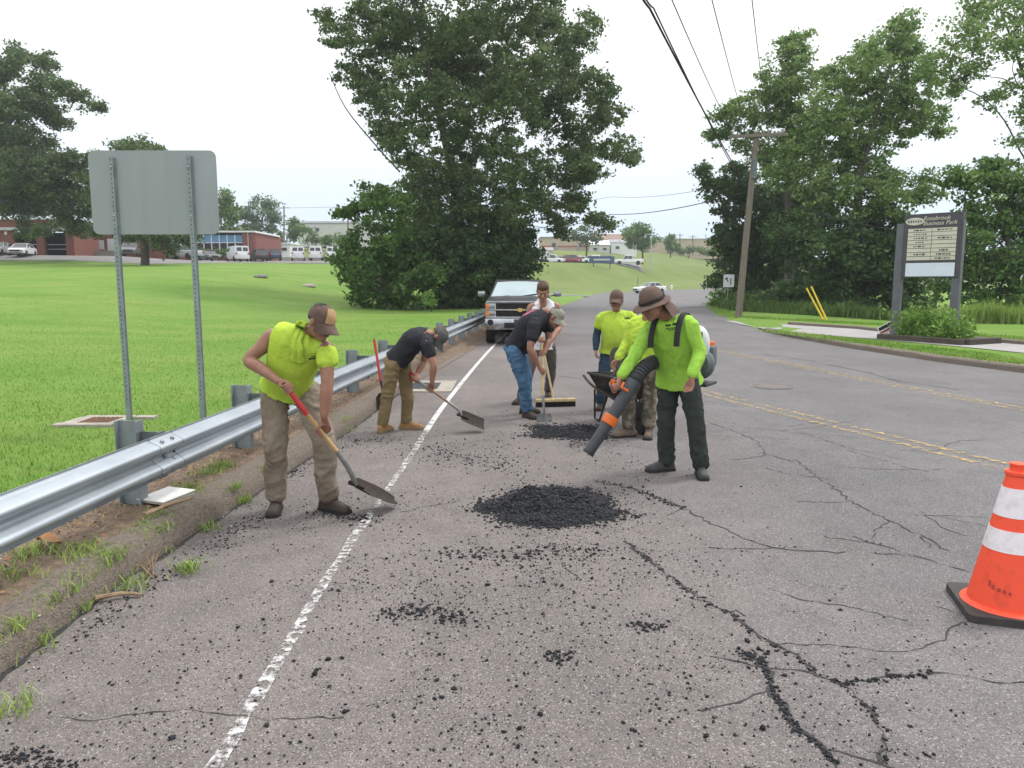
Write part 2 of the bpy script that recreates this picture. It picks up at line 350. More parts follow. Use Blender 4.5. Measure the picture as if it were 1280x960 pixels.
class MB:
    def __init__(s): s.v = []; s.f = []
    def add(s, V, F):
        n = len(s.v); s.v += [tuple(v) for v in V]; s.f += [tuple(i + n for i in f) for f in F]; return s
    def box(s, c, h, M3=None, bev=0.0):
        cx = Vector(c)
        if bev <= 0:
            P = [Vector((x * h[0], y * h[1], z * h[2])) for x in (-1, 1) for y in (-1, 1) for z in (-1, 1)]
            F = [(0, 1, 3, 2), (4, 6, 7, 5), (0, 4, 5, 1), (2, 3, 7, 6), (0, 2, 6, 4), (1, 5, 7, 3)]
        else:
            bm = bmesh.new(); bmesh.ops.create_cube(bm, size=2)
            for v in bm.verts: v.co = Vector((v.co.x * h[0], v.co.y * h[1], v.co.z * h[2]))
            bmesh.ops.bevel(bm, geom=list(bm.edges), offset=min(bev, .95 * min(h)), segments=2, profile=.6, affect='EDGES')
            bm.verts.index_update(); P = [v.co.copy() for v in bm.verts]; F = [tuple(v.index for v in f.verts) for f in bm.faces]; bm.free()
        if M3 is not None: P = [M3 @ p for p in P]
        return s.add([p + cx for p in P], F)
    def tube(s, pts, radii, n=10, side=None, cap=True, closed=False, sq=None):
        pts = [Vector(p) for p in pts]; m = len(pts)
        if not isinstance(radii, (list, tuple)): radii = [radii] * m
        T = []
        for i in range(m):
            a = pts[(i - 1) % m] if (closed or i > 0) else pts[i]; b = pts[(i + 1) % m] if (closed or i < m - 1) else pts[i]
            t = b - a
            T.append(t.normalized() if t.length > 1e-9 else Vector((0, 0, 1)))
        u = Vector(side) if side is not None else (Vector((1, 0, 0)) if abs(T[0].x) < .8 else Vector((0, 1, 0)))
        base = len(s.v); V = []
        for i in range(m):
            uu = (Vector(side) if side is not None else u); uu = uu - T[i] * uu.dot(T[i])
            if uu.length < 1e-6: uu = T[i].orthogonal()
            uu.normalize(); u = uu; w = T[i].cross(uu)
            r = radii[i]; ra, rb = r if isinstance(r, (tuple, list)) else (r, r)
            for k in range(n):
                th = 2 * math.pi * k / n; c_, s_ = math.cos(th), math.sin(th)
                if sq: c_ = math.copysign(abs(c_) ** sq, c_); s_ = math.copysign(abs(s_) ** sq, s_)
                V.append(pts[i] + uu * (ra * c_) + w * (rb * s_))
        F = []
        for i in range(m if closed else m - 1):
            j = (i + 1) % m
            for k in range(n):
                k2 = (k + 1) % n; F.append((i * n + k, i * n + k2, j * n + k2, j * n + k))
        if cap and not closed:
            F.append(tuple(range(n - 1, -1, -1))); F.append(tuple((m - 1) * n + k for k in range(n)))
        return s.add(V, F)
    def ball(s, c, r, M3=None, nu=12, nv=8):
        c = Vector(c); r = (r, r, r) if isinstance(r, (int, float)) else r; V = []; F = []
        for i in range(nv + 1):
            ph = math.pi * i / nv
            for k in range(nu):
                th = 2 * math.pi * k / nu
                p = Vector((r[0] * math.sin(ph) * math.cos(th), r[1] * math.sin(ph) * math.sin(th), r[2] * math.cos(ph)))
                V.append((M3 @ p if M3 is not None else p) + c)
        for i in range(nv):
            for k in range(nu):
                k2 = (k + 1) % nu
                if i == 0: F.append((0 * nu, (i + 1) * nu + k, (i + 1) * nu + k2))
                elif i == nv - 1: F.append((i * nu + k, nv * nu, i * nu + k2))
                else: F.append((i * nu + k, (i + 1) * nu + k, (i + 1) * nu + k2, i * nu + k2))
        return s.add(V, F)
    def lathe(s, prof, c=(0, 0, 0), n=24, M3=None, cap=True):
        c = Vector(c); V = []; F = []
        for (r, z) in prof:
            for k in range(n):
                p = Vector((r * math.cos(2 * math.pi * k / n), r * math.sin(2 * math.pi * k / n), z)); V.append((M3 @ p if M3 is not None else p) + c)
        for i in range(len(prof) - 1):
            for k in range(n):
                k2 = (k + 1) % n; F.append((i * n + k, i * n + k2, (i + 1) * n + k2, (i + 1) * n + k))
        if cap: F.append(tuple(range(n - 1, -1, -1))); F.append(tuple((len(prof) - 1) * n + k for k in range(n)))
        return s.add(V, F)
    def prism(s, poly, ex, axes=None, o=(0, 0, 0)):
        """2-D outline poly (a,b) extruded by +-ex; axes = (A, B, N) vectors"""
        A, B, N = axes if axes else (Vector((1, 0, 0)), Vector((0, 0, 1)), Vector((0, 1, 0))); o = Vector(o); n = len(poly)
        lo, hi = ex if isinstance(ex, (tuple, list)) else (-ex, ex)
        V = [o + A * a + B * b + N * lo for a, b in poly] + [o + A * a + B * b + N * hi for a, b in poly]
        F = [tuple(range(n - 1, -1, -1)), tuple(range(n, 2 * n))] + [(i, (i + 1) % n, n + (i + 1) % n, n + i) for i in range(n)]
        return s.add(V, F)
    def rings(s, rs, cap=True):
        n = len(rs[0]); V = [p for r in rs for p in r]; F = []
        for i in range(len(rs) - 1):
            for k in range(n):
                k2 = (k + 1) % n; F.append((i * n + k, i * n + k2, (i + 1) * n + k2, (i + 1) * n + k))
        if cap: F.append(tuple(range(n - 1, -1, -1))); F.append(tuple((len(rs) - 1) * n + k for k in range(n)))
        return s.add(V, F)
    def mesh(s, name='m', smooth=False, fix=True):
        me = bpy.data.meshes.new(name); me.from_pydata(s.v, [], s.f); me.update()
        if fix:
            bm = bmesh.new(); bm.from_mesh(me); bmesh.ops.recalc_face_normals(bm, faces=bm.faces); bm.to_mesh(me); bm.free()
        if smooth:
            me.polygons.foreach_set('use_smooth', np.ones(len(me.polygons), bool))
            try: me.set_sharp_from_angle(angle=R(40))
            except Exception: pass
        return me
    def build(s, name, material, parent=None, smooth=False, local=False):
        return obj(name, s.mesh(name, smooth), material, parent, local)

def lerp(xs, ys, x):
    return float(np.interp(x, xs, ys))
def smooth01(t):
    t = min(1.0, max(0.0, t)); return t * t * (3 - 2 * t)
def catmull(P, m=5):
    """resample a list of points (Vectors or tuples of numbers) smoothly"""
    P = [np.array(p, float) for p in P]; out = []
    for i in range(len(P) - 1):
        p0 = P[max(i - 1, 0)]; p1 = P[i]; p2 = P[i + 1]; p3 = P[min(i + 2, len(P) - 1)]
        for k in range(m):
            t = k / m
            out.append(.5 * ((2 * p1) + (-p0 + p2) * t + (2 * p0 - 5 * p1 + 4 * p2 - p3) * t * t + (-p0 + 3 * p1 - 3 * p2 + p3) * t ** 3))
    out.append(P[-1]); return out
def text_mesh(s, size, ex=.002, shear=0.0, align='CENTER'):
    cu = bpy.data.curves.new('txt', 'FONT'); cu.body = s; cu.size = size; cu.extrude = ex; cu.shear = shear; cu.align_x = align; cu.align_y = 'CENTER'
    o = bpy.data.objects.new('txt', cu); C.objects.link(o)
    dg = bpy.context.evaluated_depsgraph_get(); me = bpy.data.meshes.new_from_object(o.evaluated_get(dg))
    bpy.data.objects.remove(o); me.materials.clear(); return me
def remesh(mb, voxel, it=4, fac=.5):
    me = mb.mesh('raw'); o = bpy.data.objects.new('tmp', me); C.objects.link(o)
    md = o.modifiers.new('r', 'REMESH'); md.mode = 'VOXEL'; md.voxel_size = voxel; md.adaptivity = 0
    if it:
        sm = o.modifiers.new('s', 'SMOOTH'); sm.factor = fac; sm.iterations = it
    dg = bpy.context.evaluated_depsgraph_get(); res = bpy.data.meshes.new_from_object(o.evaluated_get(dg))
    bpy.data.objects.remove(o); bpy.data.meshes.remove(me)
    res.materials.clear(); res.polygons.foreach_set('use_smooth', np.ones(len(res.polygons), bool)); return res
# ================================================================ GROUND AND ROAD
LY = [-10, 0, 3.2, 4.5, 6.5, 9, 12, 14, 17.5, 26, 34, 44, 58, 66, 80, 105, 122, 150, 190, 240, 320]
LX = [-2.6, -2.42, -2.36, -2.36, -2.18, -1.98, -1.85, -1.68, -1.30, -.55, .35, 1.7, 4.0, 5.4, 7.6, 12, 24, 45, 80, 125, 200]
RY = [-10, 2, 8, 11.5, 13, 15, 17.2, 20.7, 24, 27.4, 31, 36, 46, 58, 75, 92, 115, 145, 190, 240, 320]
RX = [60, 26, 15.2, 12.0, 11.1, 10.2, 9.65, 9.25, 9.12, 9.15, 9.35, 10.0, 12.6, 15.6, 20, 26, 38, 62, 104, 150, 225]
def Lx(y): return lerp(LY, LX, y)
def Rx(y): return lerp(RY, RX, y)
def zr(y): return 0.0 if y < 40 else .00006 * (y - 40) ** 2
def Fy(x): return lerp(LX[12:], LY[12:], x) if x >= 4 else 58 + (x - 4) * -.9 if x > -20 else 85
def h_left(x, y):
    d = Lx(y) - x
    a = .14 + (lerp([10, 16, 30, 50, 76, 90, 98, 110, 125, 160], [0, .12, .62, 1.75, 3.3, 3.75, 4.0, 4.4, 5.0, 5.3], y) + (lerp([70, 76, 84, 90, 115, 125], [0, 0, .5, .95, .2, 0], y) * smooth01((-x - 38) / 10))) * smooth01((d - 7) / 20)
    b = 0.0
    if y > 90:
        e = y - (lerp(LX[12:], LY[12:], x) if x > 12 else 105 + (x - 12) * .45)
        b = zr(y) + .1 + 2.9 * smooth01(e / 42) + 5.6 * smooth01((e - 62) / 45)
    z = max(a, b, zr(y) + .12 if d < 30 else 0)
    return z if y < 46 or d > .8 else zr(y) - .03 + (z - zr(y) + .03) * smooth01(d / .8)
dcol = [0, .2, .5, .8, 1.2, 1.7, 2.3, 3, 4, 5, 6.5, 8, 10, 12.5, 15, 18, 21, 25, 29, 34, 40, 47, 55, 65, 78, 92, 110, 135, 170, 220, 300, 420]
yrow = [-10, -5, 0] + list(np.arange(1, 14, .5)) + list(np.arange(14, 30, 1)) + list(np.arange(30, 70, 2)) + list(np.arange(70, 200, 4)) + list(np.arange(200, 330, 12))
def grid(xf, zf, rows, cols, off=0.0, cond=None):
    nr, nc = len(rows), len(cols); V = []; F = []
    for y in rows:
        for c in cols:
            x = xf(y, c); V.append((x, y, zf(x, y) + off))
    for i in range(nr - 1):
        for j in range(nc - 1):
            if cond:
                cx = (V[i * nc + j][0] + V[(i + 1) * nc + j + 1][0]) / 2; cy = (rows[i] + rows[i + 1]) / 2
                if not cond(cx, cy): continue
            F.append((i * nc + j, (i + 1) * nc + j, (i + 1) * nc + j + 1, i * nc + j + 1))
    me = np_mesh('g', V, F, True); bm = bmesh.new(); bm.from_mesh(me)
    loose = [v for v in bm.verts if not v.link_faces]; bmesh.ops.delete(bm, geom=loose, context='VERTS')
    for f in bm.faces:
        if f.normal.z < 0: f.normal_flip()
    bm.to_mesh(me); bm.free(); return me
def lawn_in(y): return .97 * (1 - smooth01((y - 43) / 4))
tag(obj('lawn', grid(lambda y, d: Lx(y) - d - lawn_in(y), h_left, yrow, dcol), 'lawn'), kind='structure')
def h_right(x, y):
    d = x - Rx(y)
    return zr(y) + .12 if y < 27.2 else zr(y) - .03 + .15 * smooth01(d / .7)
tag(obj('verge_grass', grid(lambda y, d: Rx(y) + d, h_right, yrow, dcol[:28]), 'lawn'), kind='structure')
far_ground = MB().add([(-3000, -200, -.6), (3000, -200, -.6), (3000, 4000, -.6), (-3000, 4000, -.6)], [(0, 1, 2, 3)]).build('ground', 'lawn'); tag(far_ground, kind='structure')
tcol = [0, .08, .2, .35, .5, .65, .8, .92, 1]
road = obj('road', grid(lambda y, t: Lx(y) - .5 + (Rx(y) - Lx(y) + 1.0) * t, lambda x, y: zr(y), yrow, tcol), 'road'); tag(road, kind='structure')
# side road at the bend, draped on the lawn
V = [(x, y, h_left(x, y) + .03) for x in np.linspace(-26, 9.0, 24) for y in (84 + (x - 9) * -.10, 90 + (x - 9) * -.10)]
V = [(min(x, Lx(y) + .6), y, z) for x, y, z in V]
sr = np_mesh('side_road', V, [(2 * i, 2 * i + 1, 2 * i + 3, 2 * i + 2) for i in range(23)]); tag(obj('side_road', sr, 'asphalt_far'), kind='structure')

def ribbon(pts, w, z, jit=0.0, sub=1, seed=0, wj=0.0):
    """a flat strip along ground points; w width, jit sideways wobble"""
    r = random.Random(seed); P = []
    pts = [Vector((p[0], p[1], 0)) for p in pts]
    for a, b in zip(pts, pts[1:]):
        n = max(1, int((b - a).length / sub))
        for k in range(n): P.append(a.lerp(b, k / n))
    P.append(pts[-1]); V = []; F = []
    for i, p in enumerate(P):
        t = P[min(i + 1, len(P) - 1)] - P[max(i - 1, 0)]; s = Vector((-t.y, t.x, 0)).normalized()
        q = p + s * r.uniform(-jit, jit); ww = w * (1 + r.uniform(-wj, wj)) / 2
        for sg in (-1, 1):
            v = q + s * sg * ww; V.append((v.x, v.y, zr(v.y) + z))
        if i: F.append((2 * i - 2, 2 * i - 1, 2 * i + 1, 2 * i))
    me = np_mesh('ribbon', V, F); bm = bmesh.new(); bm.from_mesh(me)
    for f in bm.faces:
        if f.normal.z < 0: f.normal_flip()
    bm.to_mesh(me); bm.free(); return me
wl_pts = [(-1.13, -3), (-1.11, 2.7), (-1.13, 4.3), (-1.10, 6), (-1.06, 7.5), (-.98, 11.5), (-.62, 19.5), (-.15, 27), (.7, 36)]
wl = [Vector(p) for p in catmull([(a, b, 0) for a, b in wl_pts], 8)]
obj('edge_line', ribbon([p for p in wl if p.y <= 9.2], .062, .006, .006, .12, 1, .3), 'paint_white', road)
obj('edge_line', ribbon([p for p in wl if p.y >= 9], .075, .006, 0, .4, 1, .05), 'paint_white_far', road)
y1 = [(2.5, 14.6), (3.12, 12.37), (3.72, 10.57), (4.33, 8.78), (4.67, 7.74), (4.98, 7.0), (5.5, 5.6), (6.2, 3.5)]
y2 = [(5.1, 22.5), (5.55, 19.3), (6.17, 16.18), (6.63, 13.58), (7.2, 10.9), (7.9, 8.0)]
for base, offs in ((y1, (-.12, .12)), (y2, (-.10, .10))):
    sm = catmull([(a, b, 0) for a, b in base], 6)
    for o_ in offs:
        q = []
        for i, p in enumerate(sm):
            t = sm[min(i + 1, len(sm) - 1)] - sm[max(i - 1, 0)]; t = t / np.linalg.norm(t)
            q.append((p[0] - t[1] * o_, p[1] + t[0] * o_))
        obj('centre_line', ribbon(q, .10, .006, .004, .2, 3, .1), 'paint_yellow', road)
cracks = [
    ([(742, 601), (786, 610), (812, 619), (856, 636), (900, 660), (930, 673), (965, 686), (1010, 690), (1058, 692)], .022),
    ([(994, 575), (1029, 601), (1064, 627), (1111, 651), (1152, 671), (1187, 689)], .022),
    ([(1029, 671), (1093, 680), (1152, 697), (1210, 715)], .016),
    ([(782, 676), (817, 706), (861, 739), (891, 759), (912, 765), (936, 788), (959, 803), (994, 820), (1023, 843), (1052, 855), (1093, 896), (1108, 925), (1105, 955)], .020),
    ([(930, 817), (953, 826), (965, 861), (980, 890), (1000, 916), (1029, 937), (1044, 957), (1060, 985)], .030),
    ([(1052, 855), (1128, 846), (1169, 840), (1222, 849), (1280, 855), (1340, 860)], .012),
    ([(886, 528), (920, 540), (947, 552), (959, 569), (994, 578)], .018),
    ([(59, 897), (117, 899), (176, 891), (258, 889), (336, 899), (430, 897)], .009),
    ([(500, 640), (540, 632), (575, 626)], .012),
    ([(953, 442), (1010, 451), (1078, 464), (1126, 477), (1200, 487)], .05),
    ([(1000, 540), (1060, 560), (1130, 575)], .012),
    ([(1111, 651), (1090, 668), (1093, 680)], .012),
    ([(1152, 640), (1180, 660), (1215, 672)], .012),
    ([(700, 470), (730, 474), (748, 478)], .03), ([(690, 408), (735, 410), (790, 409)], .06),
]
for i, (pp, w) in enumerate(cracks):
    g_ = [G(a, b) for a, b in pp]
    obj('crack', ribbon(g_, w * .55, .003, w * 1.0 + .006, .05 if i not in (9, 13, 14) else .3, i, .8), 'crack', road)
    if w > .015 and i < 9:
        for k in range(2):
            a_ = g_[len(g_) * (k + 1) // 3]; b_ = a_ + Vector((random.uniform(-.5, .5), random.uniform(-.25, .25), 0))
            obj('crack', ribbon([a_, a_.lerp(b_, .5) + Vector((0, random.uniform(-.05, .05), 0)), b_], .009, .0028, .015, .05, i * 7 + k, .6), 'crack', road)
rc = random.Random(5)
for i in range(26):
    p0 = Vector((rc.uniform(.6, 5.2), rc.uniform(3.2, 11.5), 0)); an = rc.uniform(-.9, .5); pts = [p0]
    for k in range(rc.randint(3, 6)): an += rc.uniform(-.6, .6); pts.append(pts[-1] + Vector((math.cos(an), math.sin(an), 0)) * rc.uniform(.12, .35))
    obj('crack', ribbon(pts, rc.uniform(.004, .008), .0024, .012, .04, 100 + i, .8), 'crack', road)
# manhole in the far lane
mh = thing('manhole_cover', 'round iron manhole cover set in the road between the yellow lines', 'manhole', (4.5, 13.0, 0))
MB().lathe([(.30, .003), (.30, .008), (.28, .010)], (4.5, 13, 0), 28).build('lid', 'road', mh)
mb = MB().tube([Vector((4.5 + .36 * math.cos(a), 13 + .36 * math.sin(a), .004)) for a in np.linspace(0, 2 * math.pi, 28, endpoint=False)], [(.006, .014)] * 28, 6, side=(0, 0, 1), closed=True)
mb.build('ring', 'asphalt_far', mh)

# ---------------- kerb of bituminous concrete on the left, and on the right
def sweep(path, prof, jitter=0.0, seed=0):
    """prof: (offset to the left, height) outline swept along ground path"""
    r = random.Random(seed); rs = []
    for i, p in enumerate(path):
        t = path[min(i + 1, len(path) - 1)] - path[max(i - 1, 0)]; t.z = 0; t.normalize(); s = Vector((-t.y, t.x, 0))
        k = r.uniform(-jitter, jitter); k2 = r.uniform(-jitter, jitter) * .6
        rs.append([p + s * (a + (k if b > .03 else k2)) + Vector((0, 0, b + (k2 if b > .03 else 0))) for a, b in prof])
    return MB().rings(rs)
kp = [Vector((Lx(y), y, 0)) for y in np.arange(-4, 12.4, .07)]
kp += [Vector((Lx(12.3) - .05, 12.45, -.03)), Vector((Lx(12.3) - .09, 12.58, -.09))]
kerb = sweep(kp, [(-.01, -.06), (.0, .01), (.012, .06), (.035, .11), (.075, .145), (.13, .16), (.20, .164), (.26, .155), (.29, .06), (.29, -.06)], .010, 3).build('kerb', 'berm', None, True)
tag(kerb, kind='structure')
kp = [Vector((Rx(y), y, 0)) for y in np.arange(9, 27.6, .25)]
tag(sweep(kp, [(.04, -.06), (.02, .10), (-.02, .135), (-.14, .145), (-.20, .12), (-.2, -.06)], .006, 4).build('kerb', 'berm', None, True), kind='structure')
obj('crack', ribbon([(Lx(y) + .015, y) for y in np.arange(0, 12.3, .1)], .035, .0035, .012, .06, 77, .7), 'crack', road)
# dirt verge between kerb and guardrail
vy = list(np.arange(-5, 1, .5)) + list(np.arange(1, 12, .09)) + list(np.arange(12, 46, .6))
def verge_w(y): return (.95 if y < 12 else 1.05)
def verge_z(x, y):
    d = Lx(y) - x; k = .155 if y < 12 else lerp([12, 13], [.155, .02], y)
    return k * smooth01((d + .02) / .12) if y >= 12 and d < .12 else lerp([0, .15, .25, .33, .9, 1.2], [k - .03, k - .03, k - .012, k + .012, .18, .15], d)
vd = [.15, .25, .32, .40, .5, .58, .66, .74, .82, .9, 1.0, 1.12]
def vx(y, d):
    f = smooth01((y - 12) / 1.5); dd = d * (1 - f) + (d - .15) * 1.2 * f
    return Lx(y) - dd
tag(obj('verge', grid(vx, lambda x, y: verge_z(x, y) + (.022 * noise.noise((x * 4, y * 4, 0)) + .012 * noise.noise((x * 13, y * 13, 3))) * smooth01((Lx(y) - x - .28) / .1) + .004, vy, vd), 'dirt'), kind='structure')

# ---------------- storm drain in the gutter where the kerb ends
sd = thing('storm_drain', 'pale concrete framed storm drain where the left kerb ends', 'drain', (-1.62, 13.0, 0))
for a, b, hx, hy in ((-1.62, 13.55, .62, .13), (-1.62, 12.45, .62, .13), (-1.13, 13.0, .13, .42), (-2.11, 13.0, .13, .42)):
    MB().box((a, b, .0), (hx, hy, .022), None, .006).build('frame_slab', 'concrete', sd)
MB().box((-1.62, 13, -.02), (.36, .42, .02)).build('pit', 'opening_dark', sd)
for k in range(7):
    MB().box((-1.62, 12.64 + k * .12, .008), (.355, .022, .01)).build('grate_bar', 'galv_dark', sd)

# ---------------- guardrail
def railx(y): return -2.95 + .075 * y
gr = thing('guardrail', 'galvanized steel w-beam guardrail on posts along the left edge of the road', 'guardrail', (railx(8), 8, 0))
PROF = [(0, -.156), (-.012, -.150), (.0, -.13), (.03, -.115), (.072, -.095), (.083, -.075), (.072, -.055), (.03, -.028), (.008, 0), (.03, .028), (.072, .055), (.083, .075), (.072, .095), (.03, .115), (0, .13), (-.012, .150), (0, .156)]
PROF = [tuple(p) for p in catmull(PROF, 3)]
RZ = .55
def rail_panel(y0, y1, off):
    ys = np.linspace(y0, y1, 7); d = Vector((.075, 1, 0)).normalized(); s = Vector((d.y, -d.x, 0)); rs = []
    for y in ys:
        p = Vector((railx(y), y, RZ + (0 if y < 26 else 0)))
        out = [p + s * (a + off) + Vector((0, 0, b)) for a, b in PROF]; inn = [p + s * (a + off - .004) + Vector((0, 0, b)) for a, b in reversed(PROF)]
        rs.append(out + inn)
    return MB().rings(rs)
joints = [-5.0, -1.2, 5.25 - 2.64, 5.25, 9.06, 12.87, 16.68, 20.49, 24.3, 28.1, 31.9]
joints = [-3.0, 1.44, 5.25, 9.06, 12.87, 16.68, 20.49, 24.3, 28.1, 31.9]
gd = Vector((.075, 1, 0)).normalized(); gs = Vector((gd.y, -gd.x, 0))
for i, (a, b) in enumerate(zip(joints, joints[1:])):
    rp = rail_panel(a, b + .30, .003 if i % 2 else .009).build('rail_panel', 'galv', gr, True)
    for k, (dy, dz) in enumerate(((.08, .115), (.08, -.115), (.22, .115), (.22, -.115), (.08, .04), (.22, -.04), (.15, 0))):
        p = Vector((railx(b + dy), b + dy, RZ + dz)) + gs * (.05 if abs(dz) > .03 else .03)
        MB().ball(p, (.017, .017, .017), None, 8, 6).build('bolt', 'galv_post', gr, True)
    mb = MB()
    for dz in (-.002, ):                          # dark seam of the lap
        rs = []
        for y in (b + .298, b + .306):
            p = Vector((railx(y), y, RZ)); rs.append([p + gs * (a_ + .0095) + Vector((0, 0, b_)) for a_, b_ in PROF])
    n_ = len(PROF); mb.add(rs[0] + rs[1], [(k, k + 1, n_ + k + 1, n_ + k) for k in range(n_ - 1)]).build('lap_seam', 'galv_dark', gr)
py_ = [1.6, 3.52, 5.42, 7.33, 9.23, 11.14, 13.04, 14.95, 16.85, 18.76, 20.66, 22.57, 24.47, 26.38, 28.28, 30.19]
for y in py_:
    c = Vector((railx(y), y, 0)); rot = Matrix((gs, gd, Vector((0, 0, 1)))).transposed()
    q = c - gs * .245
    mb = MB(); t = .0045
    mb.box(q + Vector((0, 0, .33)), (.075, t, .47), rot)
    for sg in (-1, 1): mb.box(q + gs * (sg * .077) + Vector((0, 0, .33)), (t, .05, .47), rot)
    mb.build('post', 'galv_post', gr)
    q2 = c - gs * .085; mb = MB(); mb.box(q2 + Vector((0, 0, RZ)), (.075, t, .17), rot)
    for sg in (-1, 1): mb.box(q2 + gs * (sg * .077) + Vector((0, 0, RZ)), (t, .05, .17), rot)
    mb.build('blockout', 'galv_dark', gr)
    MB().prism([(-.018, -.014), (.018, -.014), (0, .02)], .003, (gd, Vector((0, 0, 1)), gs), c + gs * .018 + gd * .12 + Vector((0, 0, RZ))).build('bolt_slot', 'opening_dark', gr)
# ---------------- road sign seen from behind
SY = 8.75
def lawn_at(x, y): return h_left(x, y)
sg_ = thing('road_sign', 'bare aluminium back of a rounded road sign on two perforated posts behind the guardrail', 'sign', (J(200, 300, SY).x, SY, .14))
a = J(113, 240, SY); b = J(272, 240, SY); top = J(190, 188, SY).z; bot = J(190, 293, SY).z
def rrect(w, h, r, n=6):
    P = []
    for cx, cy, a0 in ((w - r, h - r, 0), (-w + r, h - r, 90), (-w + r, -h + r, 180), (w - r, -h + r, 270)):
        for k in range(n + 1): an = R(a0 + 90 * k / n); P.append((cx + r * math.cos(an), cy + r * math.sin(an)))
    return P
MB().prism(rrect((b.x - a.x) / 2, (top - bot) / 2, .075), (0, .006), None, ((a.x + b.x) / 2, SY, (top + bot) / 2)).build('sign_panel', 'sign_alu', sg_)
for (pt, pb) in (((141, 197), (163, 545)), ((238, 195), (253, 517))):
    x = (J(pt[0], pt[1], SY).x + J(pb[0], pb[1], SY).x) / 2; zt = J(pt[0], pt[1], SY).z
    w = .038; mb = MB()
    prof = [(-w, 0), (-w * .6, 0), (-w * .55, -.032), (w * .55, -.032), (w * .6, 0), (w, 0), (w, -.005), (w * .68, -.005), (w * .62, -.037), (-w * .62, -.037), (-w * .68, -.005), (-w, -.005)]
    mb.prism(prof, (-.2, zt), (Vector((1, 0, 0)), Vector((0, 1, 0)), Vector((0, 0, 1))), (x, SY - .005, 0)); po = mb.build('post', 'galv_post', sg_)
    mb = MB()
    for k in range(int((zt - .4) / .0508)): mb.box((x - .031, SY - .0102, .45 + k * .0508), (.0055, .0006, .008)); mb.box((x, SY - .0425, .45 + k * .0508), (.005, .0006, .007))
    o = mb.build('hole_row', 'opening_dark', po); o['kind'] = 'stuff'
    for zz in (top - .18, bot + .2): MB().ball((x, SY - .045, zz), .012, None, 8, 6).build('bolt', 'galv', sg_)
# ---------------- lawn drain
q_ = G(126, 527, .15); bx, by = q_.x, q_.y; bz = lawn_at(bx, by)
cb = thing('catch_basin', 'square rusty grate in a concrete collar sunk in the lawn', 'drain', (bx, by, bz))
for dx, dy, hx, hy in ((-.06, -.25, .34, .065), (-.02, .25, .30, .065), (-.27, 0, .085, .185), (.24, 0, .055, .185), (.42, .25, .12, .06)):
    MB().box((bx + dx, by + dy, bz), (hx, hy, .035), None, .01).build('collar_slab', 'concrete', cb)
MB().box((bx, by, bz - .01), (.185, .185, .015)).build('pit', 'opening_dark', cb)
for k in range(7): MB().box((bx - .165 + k * .055, by, bz + .022), (.011, .184, .014)).build('grate_bar', 'rust', cb)
for k in range(5): MB().box((bx, by - .15 + k * .075, bz + .020), (.184, .009, .011)).build('grate_bar', 'rust', cb)
# ---------------- small litter on the verge
p = G(208, 621, .2)
bk = thing('paper_block', 'weathered white paper block lying on the verge under the guardrail', 'book', (p.x, p.y, .19), R(-20))
MB().box((0, 0, .012), (.125, .155, .012), None, .004).build('page_block', 'paper_edge', bk, local=True)
MB().box((0, 0, .028), (.13, .16, .0035), Matrix.Rotation(R(2), 3, 'X'), .001).build('cover', 'cardboard_white', bk, local=True)
def stick(pts, r, label, m='stick', nm='stick', cat='stick'):
    P = [Vector(q) for q in catmull(pts, 4)]; n = len(P)
    P = [q + Vector((random.uniform(-1, 1), random.uniform(-1, 1), 0)) * r * .6 for q in P]
    return tag(MB().tube(P, [r * (1.1 - .5 * i / n) for i in range(n)], 7).build(nm, m, None, True), label, cat)
stick([G(180, 644, .22), G(205, 633, .225), G(238, 622, .22)], .016, 'pale broken stick lying beside the white paper block')
stick([G(120, 748, .03), G(150, 742, .03), G(178, 744, .015)], .014, 'thin brown bark strip lying along the foot of the left kerb', nm='bark_strip', cat='bark')
tw = thing('twig_clump', 'small clump of dry broken twigs caught against the left kerb', 'twigs', tuple(G(188, 718, .02)))
c0 = G(188, 716, .03)
for k in range(7):
    e_ = c0 + Vector((random.uniform(-.09, .09), random.uniform(-.06, .06), random.uniform(.03, .12)))
    MB().tube([c0 + Vector((random.uniform(-.03, .03), random.uniform(-.03, .03), -.02)), c0.lerp(e_, .6) + Vector((random.uniform(-.02, .02), 0, .01)), e_], [.006, .005, .003], 6).build('twig', 'stick', tw)
